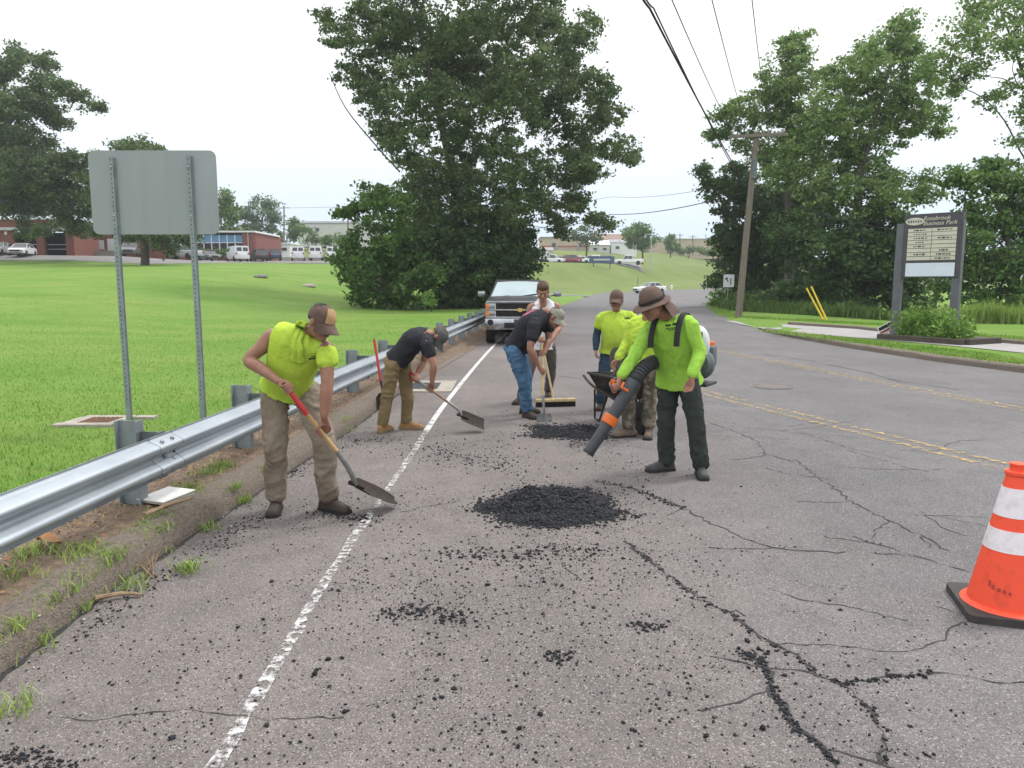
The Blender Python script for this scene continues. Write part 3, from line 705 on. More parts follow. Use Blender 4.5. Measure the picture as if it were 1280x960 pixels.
# ================================================================ LOOSE ASPHALT
ICO_V = None
def ico(sub=1):
    bm = bmesh.new(); bmesh.ops.create_icosphere(bm, subdivisions=sub, radius=1.0); bm.verts.index_update()
    V = np.array([v.co[:] for v in bm.verts]); F = np.array([[v.index for v in f.verts] for f in bm.faces]); bm.free(); return V, F
IV, IF = ico(1)
OV = np.array([(1, 0, 0), (-1, 0, 0), (0, 1, 0), (0, -1, 0), (0, 0, 1), (0, 0, -1)], float); OF = np.array([(0, 2, 4), (2, 1, 4), (1, 3, 4), (3, 0, 4), (2, 0, 5), (1, 2, 5), (3, 1, 5), (0, 3, 5)])
def rocks(P, S, base=(IV, IF), flat=.75):
    V0, F0 = base; n = len(P); k = len(V0)
    q = rng.normal(size=(n, 4)); q /= np.linalg.norm(q, axis=1)[:, None]; w, x, y, z = q.T
    Rm = np.stack([1 - 2 * (y * y + z * z), 2 * (x * y - z * w), 2 * (x * z + y * w), 2 * (x * y + z * w), 1 - 2 * (x * x + z * z), 2 * (y * z - x * w), 2 * (x * z - y * w), 2 * (y * z + x * w), 1 - 2 * (x * x + y * y)], 1).reshape(n, 3, 3)
    V = V0[None] * (1 + rng.uniform(-.32, .32, (n, k, 1))) * np.array([1.15, .95, .8]) * S[:, None, None]
    V = np.einsum('nij,nkj->nki', Rm, V); V[:, :, 2] *= flat; V += P[:, None, :]
    F = (F0[None] + (np.arange(n) * k)[:, None, None]).reshape(-1, 3)
    return np_mesh('rocks', V.reshape(-1, 3), F)
def mound(name, label, c, blobs, n, smin, smax, seed, ext):
    """blobs: (dx, dy, rx, ry, height) that together make an uneven heap"""
    t = thing(name, label, 'asphalt pile', (c[0], c[1], 0))
    def hf(x, y):
        z = 0
        for dx, dy, rx, ry, h in blobs:
            u = ((x - c[0] - dx) / rx) ** 2 + ((y - c[1] - dy) / ry) ** 2; z += h * math.exp(-u * 1.6)
        z *= 1 + .55 * noise.noise((x * 4.5, y * 4.5, seed)) + .3 * noise.noise((x * 14, y * 14, seed + 2))
        return z
    m = 90; xs = np.linspace(-ext[0], ext[0], m); ys = np.linspace(-ext[1], ext[1], m)
    V = [(c[0] + x, c[1] + y, max(-.02, hf(c[0] + x, c[1] + y) - .016)) for y in ys for x in xs]
    F = [(j * m + i, j * m + i + 1, (j + 1) * m + i + 1, (j + 1) * m + i) for j in range(m - 1) for i in range(m - 1) if max(V[j * m + i][2], V[j * m + i + 1][2], V[(j + 1) * m + i + 1][2], V[(j + 1) * m + i][2]) > -.012]
    me = np_mesh('mound', V, F, True); bm = bmesh.new(); bm.from_mesh(me); bmesh.ops.delete(bm, geom=[v for v in bm.verts if not v.link_faces], context='VERTS'); bm.to_mesh(me); bm.free()
    obj('mound', me, 'crumb', t)
    P = []; hm = max(v[2] for v in V)
    while len(P) < n:
        x = c[0] + rng.uniform(-1.25, 1.25) * ext[0]; y = c[1] + rng.uniform(-1.25, 1.25) * ext[1]; h = hf(x, y)
        if rng.uniform() > min(1.0, h / .020) ** 1.5: continue
        P.append((x, y, max(.002, h - .012)))
    S = rng.uniform(smin, smax, n) * rng.choice([.55, 1, 1.5], n, p=[.55, .36, .09])
    o = obj('crumb', rocks(np.array(P), S), 'crumb', t); o['kind'] = 'stuff'
mound('asphalt_pile', 'low dark heap of fresh asphalt crumbs in the middle of the lane', (.29, 5.95), [(0, .02, .36, .36, .11), (-.24, .0, .26, .22, .045), (.27, .06, .25, .26, .045), (.36, -.22, .26, .16, .03), (-.05, -.32, .35, .2, .03), (-.42, -.05, .2, .12, .022), (.1, .40, .3, .2, .03)], 9500, .006, .015, 1, (.85, .85))
mound('asphalt_pile', 'freshly shovelled dark asphalt patch before the broom and square shovel', (.66, 9.05), [(0, 0, .34, .40, .035), (.25, .12, .25, .3, .03), (-.2, -.2, .3, .25, .022), (.35, -.3, .25, .25, .02), (-.3, .25, .2, .25, .02)], 3600, .007, .016, 5, (.8, .9))
# scattered crumbs
P = []; S = []
def clump_w(x, y): return max(0, noise.noise((x * 1.1, y * .8, 4)) * 1.2 + .45 + .6 * noise.noise((x * 4, y * 3, 9)))
n_target = 8200
while len(P) < n_target:
    y = 2.4 + 8.2 * rng.beta(1.05, 2.0); x = rng.normal(.0, 1.25)
    if x < Lx(y) + .02 or x > 3.2: continue
    if x > 1.3 and y > 5.2 and rng.uniform() > .15: continue
    if rng.uniform() > clump_w(x, y): continue
    s = .0022 + .0060 * rng.uniform() ** 2.8 + (.009 * rng.uniform() if rng.uniform() < .05 else 0)
    P.append((x, y, s * .35)); S.append(s)
# crumbs gathered in the cracks and in small clusters
def trail(pp, n, sp, smax=.016):
    g_ = [G(a, b) for a, b in pp]; L_ = [(b - a).length for a, b in zip(g_, g_[1:])]; tot = sum(L_)
    for k in range(n):
        d = rng.uniform(0, tot); i = 0
        while i < len(L_) - 1 and d > L_[i]: d -= L_[i]; i += 1
        q = g_[i].lerp(g_[i + 1], min(1, d / L_[i])); s = .003 + (smax * .8 - .003) * rng.uniform() ** 2
        P.append((q.x + rng.normal(0, sp), q.y + rng.normal(0, sp), s * .4)); S.append(s)
trail(cracks[4][0][:-1], 300, .010, .014); trail(cracks[3][0], 360, .014, .013); trail(cracks[0][0][:4], 160, .03); trail(cracks[5][0][:3], 90, .016)
trail([(480, 770), (520, 762), (550, 768), (580, 776)], 260, .05); trail([(690, 818), (705, 825)], 70, .03); trail([(790, 783), (830, 785)], 70, .025)
trail([(400, 640), (440, 648), (470, 650)], 240, .06); trail([(0, 945), (40, 950), (90, 962)], 200, .035, .012); trail([(330, 640), (260, 690), (200, 720), (100, 800)], 420, .07, .012); trail([(690, 540), (740, 545), (720, 560)], 260, .10)
trail([(350, 600), (420, 560), (470, 548)], 260, .08); trail([(520, 560), (600, 575), (650, 590)], 300, .16)
trail([(560, 690), (640, 700), (700, 690), (760, 690)], 420, .10); trail([(930, 825), (950, 815)], 60, .03)
P = np.array(P); S = np.array(S)
tag(obj('asphalt_crumbs', rocks(P, S), 'crumb'), 'loose black asphalt crumbs scattered over the road', 'crumbs', kind='stuff')
Pf = []; Sf = []     # fines: dust-like grains around the crumbs and piles
while len(Pf) < 15000:
    if rng.uniform() < .35:
        i = rng.integers(len(P)); x = P[i][0] + rng.normal(0, .05); y = P[i][1] + rng.normal(0, .06)
    elif rng.uniform() < .5:
        c = ((.29, 5.95, .75, .7), (.66, 9.05, .8, .9), (-1.5, 6.2, .55, .7))[rng.integers(3)]; x = rng.normal(c[0], c[2] * .7); y = rng.normal(c[1], c[3] * .7)
    else:
        y = 2.4 + 7.5 * rng.beta(1.1, 1.8); x = rng.normal(-.1, 1.1)
        if rng.uniform() > clump_w(x * 1.3, y * 1.3): continue
    if x < Lx(y) + .02 or x > 3.3 or y < 2.3: continue
    s = rng.uniform(.0014, .0034); Pf.append((x, y, s * .4)); Sf.append(s)
tag(obj('asphalt_fines', rocks(np.array(Pf), np.array(Sf), (OV, OF)), 'crumb'), 'fine black asphalt grit dusted over the road between the crumbs', 'grit', kind='stuff')
n = 2600; Pp = []
while len(Pp) < n:
    y = rng.uniform(2.5, 14); x = Lx(y) - rng.uniform(-.25, 1.0); Pp.append((x, y, (.006 if x > Lx(y) else .2 if x < Lx(y) - .34 else .12)))
tag(obj('pebbles', rocks(np.array(Pp), rng.uniform(.0025, .0085, n) * rng.choice([1, 1.8], n, p=[.9, .1]), (OV, OF)), 'pebble'), 'small pale pebbles strewn along the verge and gutter', 'pebbles', kind='stuff')

# ================================================================ GRASS
def blades(P, H, lean=.5, w=.006, mname='grass_blade'):
    """one bent two-segment blade per root point"""
    n = len(P); a = rng.uniform(0, 2 * math.pi, n); d = np.stack([np.cos(a), np.sin(a), np.zeros(n)], 1); s = np.stack([-np.sin(a), np.cos(a), np.zeros(n)], 1)
    l = rng.uniform(.1, 1, n)[:, None] * lean * H[:, None]; up = np.array([0, 0, 1.])
    b = P; m = P + d * l * .35 + up * H[:, None] * .6; t = P + d * l + up * H[:, None] * .95; ww = (w * (.6 + .8 * rng.uniform(size=n)))[:, None]
    V = np.stack([b - s * ww, b + s * ww, m + s * ww * .7, m - s * ww * .7, t], 1).reshape(-1, 3); i5 = np.arange(n)[:, None] * 5
    F = np.concatenate([i5 + np.array([[0, 1, 2]]), i5 + np.array([[0, 2, 3]]), i5 + np.array([[3, 2, 4]])])
    return np_mesh('blades', V, F)
P = []
n = 130000
ys = 4.2 + 34 * rng.uniform(size=n) ** 1.9; ds = 1.0 + (4 + .8 * ys) * rng.uniform(size=n) ** 1.1
for y, d in zip(ys, ds):
    x = Lx(y) - d
    if x < -.72 * y - 1.0: continue
    if -.40 < x - bx < .30 and abs(y - by) < .32: continue
    if bx + .28 < x < bx + .55 and abs(y - by - .25) < .07: continue
    if y > 12 and d < 1.35: continue
    P.append((x, y, h_left(x, y) - .004))
P = np.array(P)
tag(obj('lawn_grass', blades(P, rng.uniform(.022, .055, len(P)), .9, .0045), 'grass_blade'), 'short mown lawn grass behind the guardrail', 'grass', kind='stuff')
tuft_c = []
for (px, py, n_, sp) in ((300, 622, 130, .05), (232, 680, 110, .05), (262, 655, 60, .05), (130, 690, 320, .09), (110, 685, 200, .08), (150, 600, 80, .06), (185, 655, 220, .08), (240, 610, 160, .07), (262, 590, 120, .07), (40, 690, 160, .07), (90, 715, 90, .06), (30, 770, 110, .06), (200, 640, 120, .06), (280, 600, 140, .06), (10, 720, 120, .07), (165, 700, 60, .05), (60, 740, 60, .05), (100, 725, 60, .05), (330, 580, 60, .06), (400, 540, 60, .08), (430, 520, 60, .08), (520, 445, 60, .12), (545, 430, 60, .15), (15, 840, 60, .04)):
    c = G(px, py, .18 if px < 260 or py < 600 else .05)
    for k in range(n_):
        q = c + Vector((rng.normal(0, sp), rng.normal(0, sp * 1.1), 0)); q.z = .012 if q.x > Lx(q.y) else max(.01, verge_z(q.x, q.y)); tuft_c.append(q[:])
tuft_c = np.array(tuft_c)
tag(obj('verge_weeds', blades(tuft_c, rng.uniform(.02, .075, len(tuft_c)), 1.7, .0035), 'weed_blade'), 'tufts of grass and weeds growing on the dirt verge by the kerb', 'weeds', kind='stuff')
Ps = []
for k in range(2600):
    y = 2.4 + 12 * rng.uniform() ** 1.3; x = Lx(y) - rng.uniform(.36, 1.1); Ps.append((x, y, verge_z(x, y) - .002))
Ps = np.array(Ps); tag(obj('dry_grass', blades(Ps, rng.uniform(.012, .05, len(Ps)), 2.2, .0028), 'straw'), 'thin dry straw scattered over the dirt verge', 'straw', kind='stuff')
# dead leaves
n = 1500; Pl = []
while len(Pl) < n:
    y = rng.uniform(2.6, 30) if rng.uniform() < .5 else rng.uniform(2.6, 12); x = Lx(y) - rng.uniform(.3, 1.3); Pl.append((x, y, max(.015, verge_z(x, y)) + .015))
Pl = np.array(Pl)
def quads(P, size, up=.0, fold=.2, asp=.55):
    """leaf shaped four-sided faces with random directions"""
    n = len(P); d = rng.normal(size=(n, 3)); d[:, 2] *= (1 - up); d /= np.linalg.norm(d, axis=1)[:, None]
    q = rng.normal(size=(n, 3)); q[:, 2] *= (1 - up); s = np.cross(d, q); s = np.cross(d, s) if up > .8 else s; s /= np.linalg.norm(s, axis=1)[:, None] + 1e-9
    nn = np.cross(d, s); L = (size * rng.uniform(.5, 1.6, n))[:, None]
    V = np.stack([P - d * L * .5, P + s * L * asp * .5 + nn * L * fold * .4 + d * L * .05, P + d * L * .5, P - s * L * asp * .5 + nn * L * fold * .4 + d * L * .05], 1).reshape(-1, 3)
    return np_mesh('leaves', V, np.arange(n * 4).reshape(n, 4))
tag(obj('leaf_litter', quads(Pl, .030, .88, .5), 'dead_leaf'), 'brown dead leaves littering the dirt verge', 'leaves', kind='stuff')
for k, (px, py, z) in enumerate(((62, 680, .2), (50, 690, .2))):
    c = G(px, py, z); V = []; F = []
    for i in range(9):
        t = i / 8; w = .05 * math.sin(math.pi * min(1, t * 1.05)) + .004
        for sgn in (-1, 0, 1): V.append((c.x + (t - .5) * .15, c.y + sgn * w + .03 * k, c.z + .02 + .018 * abs(sgn) + .02 * math.sin(t * 5)))
    for i in range(8):
        for j in range(2): F.append((i * 3 + j, i * 3 + j + 1, i * 3 + j + 4, i * 3 + j + 3))
    if k == 0: tag(MB().add(V, F).build('dead_leaf', 'dead_leaf', None, True), 'large curled brown leaf lying under the guardrail on the verge', 'leaf')
# ================================================================ VEHICLES
def wheel(parent, x, y, r, w):
    t = MB().lathe([(r * .62, -w / 2), (r * .92, -w / 2), (r, -w * .35), (r, w * .35), (r * .92, w / 2), (r * .62, w / 2)], (0, 0, 0), 20, Matrix.Rotation(R(90), 3, 'X'))
    t.v = [(a + x, b + y, c + r) for a, b, c in t.v]; o = t.build('tyre', 'tyre', parent, True, True)
    h = MB().lathe([(r * .1, -w * .42), (r * .6, -w * .38), (r * .63, -w * .3), (r * .63, w * .3), (r * .6, w * .38), (r * .1, w * .42)], (0, 0, 0), 16, Matrix.Rotation(R(90), 3, 'X'))
    h.v = [(a + x, b + y, c + r) for a, b, c in h.v]; h.build('rim', 'car_silver', o, True, True)
def sect(x, w, z0, z1, r=.12, tp=.0, n=4):
    """rounded cross section of a car body at x"""
    P = []
    for cx, cz, a0 in ((w - r - tp, z1 - r, 0), (-w + r + tp, z1 - r, 90), (-w + r, z0 + r, 180), (w - r, z0 + r, 270)):
        for k in range(n + 1): an = R(a0 + 90 * k / n); P.append(Vector((x, cx + r * math.cos(an), cz + r * math.sin(an))))
    return P
CARS = {   # body: (x, half width, z bottom, z top); cabin: (x at base rear/front, x at top rear/front, z base, z top, half width base, top)
 'sedan': dict(L=4.7, body=[(-2.35, .72, .38, .78), (-2.2, .86, .28, .95), (-1.3, .9, .24, .98), (.7, .9, .24, .95), (1.8, .88, .24, .84), (2.25, .8, .28, .72), (2.36, .66, .36, .6)], cab=(-1.75, 1.0, -1.05, .25, .93, 1.43, .80, .60), wr=.32, wx=(-1.4, 1.42)),
 'suv': dict(L=4.7, body=[(-2.35, .78, .42, .95), (-2.25, .9, .34, 1.05), (-1.3, .93, .30, 1.08), (.8, .93, .30, 1.06), (1.75, .91, .30, 1.0), (2.25, .84, .34, .88), (2.36, .7, .42, .75)], cab=(-2.2, 1.15, -1.95, .4, 1.04, 1.72, .85, .66), wr=.37, wx=(-1.4, 1.42)),
 'van': dict(L=5.4, body=[(-2.7, .88, .42, 1.2), (-2.66, .97, .36, 1.3), (-1.0, 1.0, .34, 1.3), (1.3, 1.0, .34, 1.25), (2.0, .97, .34, 1.12), (2.55, .9, .36, .98), (2.7, .75, .44, .85)], cab=(-2.68, 1.95, -2.6, 1.15, 1.2, 2.12, .97, .84), wr=.37, wx=(-1.7, 1.75)),
 'pickup': dict(L=5.8, body=[(-2.9, .9, .50, 1.1), (-2.85, .97, .45, 1.16), (-.6, .99, .42, 1.16), (.9, .99, .42, 1.14), (2.1, .97, .42, 1.1), (2.75, .92, .45, 1.0), (2.9, .82, .5, .9)], cab=(-.75, 1.35, -.6, .75, 1.1, 1.86, .90, .72), wr=.41, wx=(-1.8, 1.85)),
}
def car(kind, paint, loc, rz, label, name='parked_car', group=None, cat='car'):
    D = CARS[kind]; t = thing(name, label, cat, loc, rz, group)
    mb = MB().rings([sect(x, w, a, b, min(.11, (b - a) * .3), .04) for x, w, a, b in D['body']]); mb.build('body', paint, t, True, True)
    xr, xf, tr, tf, zb, zt, wb, wt = D['cab']
    def tr_(k, z):  # cabin outline at a height fraction
        return (xr + (tr - xr) * k, xf + (tf - xf) * k, wb + (wt - wb) * k, zb + (zt - zb) * k)
    rs = []
    for k in (0, .25, .5, .75, .93):
        a, b, w, z = tr_(k, 0); rs.append([Vector((a, -w, z)), Vector((b - .1, -w, z)), Vector((b, -w * .75, z)), Vector((b, w * .75, z)), Vector((b - .1, w, z)), Vector((a, w, z))])
    solid_back = kind == 'van'
    MB().rings(rs).build('cabin', paint if solid_back else 'glass_dark', t, False, True)
    a, b, w, z = tr_(.9, 0); a2, b2, w2, z2 = tr_(1.0, 0)
    rr = [sect(x, ww, z, z2 + .03, .04, .03, 2) for x, ww in ((a, w * .9), (a + .12, w + .01), (b - .15, w + .01), (b, w * .9))]
    MB().rings(rr).build('roof', paint, t, True, True)
    if solid_back:
        for sgn in (-1, 1):
            a, b, w, z = tr_(.25, 0); a2, b2, w2, z2 = tr_(.8, 0)
            MB().add([(b - 1.25, sgn * (w + .012), z), (b - .15, sgn * (w + .012), z), (b2 - .1, sgn * (w2 + .014), z2), (b2 - 1.0, sgn * (w2 + .014), z2)], [(0, 1, 2, 3)]).build('window', 'glass_dark', t, False, True)
            MB().add([(a - .02, sgn * .08, z), (a - .02, sgn * w * .86, z), (a2 - .02, sgn * w2 * .86, z2), (a2 - .02, sgn * .08, z2)], [(0, 1, 2, 3)]).build('window', 'glass_dark', t, False, True)
        a, b, w, z = tr_(.15, 0); a2, b2, w2, z2 = tr_(.85, 0)
        MB().add([(b + .02, -w * .7, z), (b + .02, w * .7, z), (b2 + .02, w2 * .7, z2), (b2 + .02, -w2 * .7, z2)], [(0, 1, 2, 3)]).build('windscreen', 'glass_dark', t, False, True)
    else:
        for k in ((.0,) if kind == 'pickup' else (-.05, )):   # pillars
            for sgn in (-1, 1):
                for xx, nm in ((lambda q: tr_(q, 0)[0] + .06, 'pillar'), (lambda q: (tr_(q, 0)[0] + tr_(q, 0)[1]) / 2, 'pillar'), (lambda q: tr_(q, 0)[1] - .10, 'pillar')):
                    MB().tube([Vector((xx(q), sgn * (tr_(q, 0)[2] + .005), tr_(q, 0)[3])) for q in (0, .95)], [.035, .03], 6).build(nm, paint, t, False, True)
    if kind == 'pickup':
        MB().box((-1.85, 0, 1.145), (.95, .82, .025)).build('bed', 'truck_grille', t, False, True)
    for x in D['wx']:
        for y in (-1, 1): wheel(t, x, y * (D['body'][2][1] - .09), D['wr'], .22)
    xf_, wf_, a_, b_ = D['body'][-2]; xb_, wb_, c_, d_ = D['body'][1]
    for y in (-1, 1):
        MB().box((xf_ + .03, y * (wf_ - .16), b_ - .14), (.09, .15, .07), None, .02).build('headlight', 'lens', t, True, True)
        MB().box((xb_ - .06, y * (wb_ - .12), d_ - .2), (.08, .10, .12), None, .02).build('taillight', 'red_lens', t, True, True)
        MB().box((tf + .35, y * (wb + .14), zb + .06), (.05, .08, .06), None, .02).build('mirror', paint, t, True, True)
    MB().box((D['body'][-1][0] - .02, 0, .55), (.05, .5, .09), None, .02).build('grille', 'truck_grille', t, True, True)
    MB().box((D['body'][-1][0] - .1, 0, .36), (.1, wf_ * .8, .06), None, .02).build('bumper', 'car_grey', t, True, True)
    return t
LZ = lambda x, y: h_left(x, y) + .06
def put(kind, paint, px, Y, rz, label, group=None, cat='car', name='parked_car'):
    x = J(px, 330, Y).x; return car(kind, paint, (x, Y, LZ(x, Y)), R(rz), label, name, group, cat)
# left car park asphalt draped on the lawn grid
lot = grid(lambda y, d: Lx(y) - d, h_left, yrow, dcol, .035, lambda x, y: (x < -20 and (83 < y < 145) and x > -120 and not (x > -36 and y < 98) and not (x < -52 and y < 85)))
tag(obj('car_park', lot, 'asphalt_far'), kind='structure')
LG = 'cars parked before the brick building'
put('sedan', 'car_white', 29, 88, -75, 'white sedan parked nose out in front of the open garage bay', LG)
put('sedan', 'car_silver', 1, 90, -80, 'silver sedan parked beside the brick pier of the garage bays', LG)
put('suv', 'car_grey', 164, 95, -70, 'dark grey suv parked left of the tree trunk behind the bare sign', LG)
put('suv', 'car_silver', 197, 102, 100, 'silver suv parked just right of the tree trunk behind the bare sign', LG)
put('sedan', 'car_white', 208, 108, -70, 'pale sedan parked behind the silver suv near the brick building', LG)
put('pickup', 'car_silver', 228, 104, 160, 'silver pickup parked behind the right post of the bare sign', LG, 'pickup')
put('sedan', 'car_grey', 243, 112, -60, 'grey sedan parked right of the right sign post before the windows', LG)
put('suv', 'car_black', 186, 112, -70, 'black suv half hidden behind the tree trunk at the car park', LG)
put('suv', 'car_blue', 344, 124, 110, 'dark blue suv parked between the white shed and the white vans', LG)
put('sedan', 'car_black', 262, 108, -50, 'dark sedan parked left of the white van by the blue windows', LG)
put('van', 'car_white', 297, 110, 125, 'white panel van parked before the end of the blue window wall', LG, 'van', 'parked_van')
put('suv', 'car_black', 324, 114, 120, 'dark suv parked right of the white van', LG)
put('van', 'car_white', 373, 122, 105, 'white passenger van parked left of another white van by the retaining wall', LG, 'van', 'parked_van')
put('van', 'car_white', 396, 124, 100, 'white van with dark rear windows parked against the bushy tree', LG, 'van', 'parked_van')
put('van', 'car_white', 417, 126, 100, 'white van half hidden by the bushy tree branches', LG, 'van', 'parked_van')
# car park on the rise beyond the bend
RG = 'cars parked on the rise beyond the bend'
lot2 = MB(); xs = np.linspace(-4, 26, 14); Vv = []
for x in xs:
    for yy in (150, 154, 158, 163): Vv.append((x, yy, h_left(x, yy) + .10))
lot2.add(Vv, [(4 * i + k, 4 * i + 4 + k, 4 * i + 5 + k, 4 * i + 1 + k) for i in range(13) for k in range(3)])
tag(lot2.build('upper_car_park', 'asphalt_far'), kind='structure')
put('suv', 'car_white', 692, 156, -20, 'white suv parked next to the white box truck', RG)
put('sedan', 'car_grey', 702, 160, -20, 'dark sedan half hidden between the white suv and a red car', RG)
put('sedan', 'car_red', 711, 157, -15, 'dark red sedan parked beside another red car on the rise', RG)
put('suv', 'car_red', 718, 158, -15, 'dark red suv parked between the red sedan and white cars', RG)
put('sedan', 'car_white', 729, 158, -15, 'white sedan parked right of the dark red suv', RG)
put('suv', 'car_white', 738, 160, 170, 'white suv parked behind the blue sign board', RG)
put('sedan', 'car_white', 742, 152, 175, 'white sedan parked close behind the blue sign board', RG)
put('suv', 'car_grey', 753, 162, 175, 'grey suv parked above the blue sign board', RG)
put('pickup', 'car_white', 786, 152, 172, 'white pickup truck parked alone right of the blue sign board', RG, 'pickup', 'parked_pickup')
put('suv', 'car_silver', 698, 163, -20, 'silver suv parked behind the white suv on the rise', RG)
put('sedan', 'car_blue', 706, 166, -20, 'blue sedan parked behind the red cars on the rise', RG)
put('suv', 'car_white', 724, 165, -15, 'white suv parked behind the dark red suv on the rise', RG)
put('sedan', 'car_grey', 747, 166, 175, 'grey sedan parked behind the blue sign board cars', RG)
# white box truck
x = J(668, 330, 150).x; bt = thing('box_truck', 'small white box truck parked at the edge of the big tree', 'truck', (x, 150, LZ(x, 150)), R(-15))
MB().box((-.8, 0, 1.75), (1.9, 1.05, 1.0), None, .05).build('cargo_box', 'car_white', bt, True, True)
MB().box((1.9, 0, 1.35), (.75, .95, .75), None, .15).build('cab', 'car_white', bt, True, True)
MB().box((2.2, 0, 1.65), (.47, .86, .27), None, .05).build('windscreen', 'glass_dark', bt, True, True)
MB().box((0, 0, .6), (2.5, .8, .12)).build('chassis', 'truck_grille', bt, False, True)
for xx in (-1.5, 1.8):
    for yy in (-.9, .9): wheel(bt, xx, yy, .42, .25)
# blue notice board on legs
x = J(752, 340, 140).x; z = h_left(x, 140)
bb = thing('blue_sign_board', 'low blue sign board on short legs on the grass before the car park', 'sign', (x, 140, z))
MB().box((x, 140, z + 1.5), (2.3, .06, .62), None, .02).build('board', 'car_blue', bb)
MB().box((x, 139.92, z + 1.55), (1.5, .01, .16)).build('pale_band', 'wall_pale', bb)
for sx in (-1.5, 1.5): MB().box((x + sx, 140, z + .42), (.08, .05, .46)).build('leg', 'sign_frame', bb)
car('sedan', 'car_white', (J(812, 360, 104).x, 104, zr(104)), R(205), 'white sedan driving round the bend behind the brown sun hat', 'passing_car')
car('sedan', 'car_blue', (J(891, 352, 140).x, 140, zr(140)), R(215), 'dark blue car coming out from behind the trees on the far road', 'passing_car')

# ================================================================ BUILDINGS
def garage_block():
    Y = 92.0; z0 = 4.75; xl = -86.0; xr = J(92, 300, Y).x
    t = thing('brick_building', 'long low red brick building with two open garage bays and a flat roof', 'building', ((xl + xr) / 2, Y, z0))
    H = 4.35
    bays = [(J(17, 300, Y).x, J(45, 300, Y).x), (J(55, 300, Y).x, J(82, 300, Y).x)]
    bays.sort(); x = xl; zt = 3.1
    for a, b in bays + [(xr, None)]:
        MB().box(((x + a) / 2, Y + .2, z0 + H / 2), ((a - x) / 2, .2, H / 2)).build('wall', 'brick', t)
        if b is None: break
        MB().box(((a + b) / 2, Y + .2, z0 + zt + (H - zt) / 2), ((b - a) / 2, .2, (H - zt) / 2)).build('wall', 'brick', t)
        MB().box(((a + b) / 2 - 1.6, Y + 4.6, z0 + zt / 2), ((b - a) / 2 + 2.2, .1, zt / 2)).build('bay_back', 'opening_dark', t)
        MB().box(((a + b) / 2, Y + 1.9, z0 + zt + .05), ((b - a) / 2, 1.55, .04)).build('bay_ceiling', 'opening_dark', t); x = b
        for zz in (.9, 1.45): MB().tube([(a, Y + .6, z0 + zz), (b, Y + .6, z0 + zz)], .05, 6).build('bay_rail', 'trim_grey', t)
        MB().box((a - .8, Y - .08, z0 + 2.75), (.14, .08, .2), None, .03).build('wall_lamp', 'trim_white', t)
        for k in range(1, 3): MB().tube([(a + (b - a) * k / 3, Y + 3.3, z0), (a + (b - a) * k / 3, Y + 3.3, z0 + zt)], .06, 6).build('bay_post', 'trim_grey', t)
    MB().box(((xl + xr) / 2, Y + 3, z0 + H - .1), ((xr - xl) / 2 - .1, 2.55, .08)).build('roof', 'roof_grey', t)
    MB().box((xr - .2, Y + 3, z0 + H / 2), (.2, 2.59, H / 2)).build('wall', 'brick', t)
    MB().box(((xl + xr) / 2, Y - .15, z0 + 3.25), ((xr - xl) / 2 + .1, .25, .17)).build('canopy_edge', 'trim_grey', t)
    MB().box(((xl + xr) / 2, Y + .15, z0 + H + .06), ((xr - xl) / 2 + .15, .32, .06)).build('coping', 'trim_white', t)
    # link wing behind
    Y2 = 99.0; x2 = J(205, 300, Y2).x; x1 = J(80, 300, Y2).x
    MB().box(((x1 + x2) / 2, Y2 + .2, z0 + 1.9), ((x2 - x1) / 2, .2, 1.9)).build('wall', 'brick', t)
    MB().box(((x1 + x2) / 2, Y2 + .15, z0 + 3.86), ((x2 - x1) / 2 + .1, .35, .06)).build('coping', 'trim_white', t)
    for px, m_, w_, h_, zz in ((99, 'panel_blue', .6, .7, 2.3), (120, 'trim_white', 1.0, .55, 1.75), (139, 'trim_white', .5, 1.1, 1.4), (160, 'glass_dark', .9, .7, 1.9)):
        xx = J(px, 300, Y2).x; wdw = MB().box((xx, Y2 - .03, z0 + zz), (w_, .04, h_)).build('window', m_, t)
        MB().box((xx, Y2 - .09, z0 + zz - h_ - .04), (w_ + .1, .09, .05)).build('sill', 'trim_grey', wdw)
    MB().box((-52.2, 96.5, z0 + .3), (3.2, .15, .6)).build('retaining_wall', 'concrete', t)
garage_block()
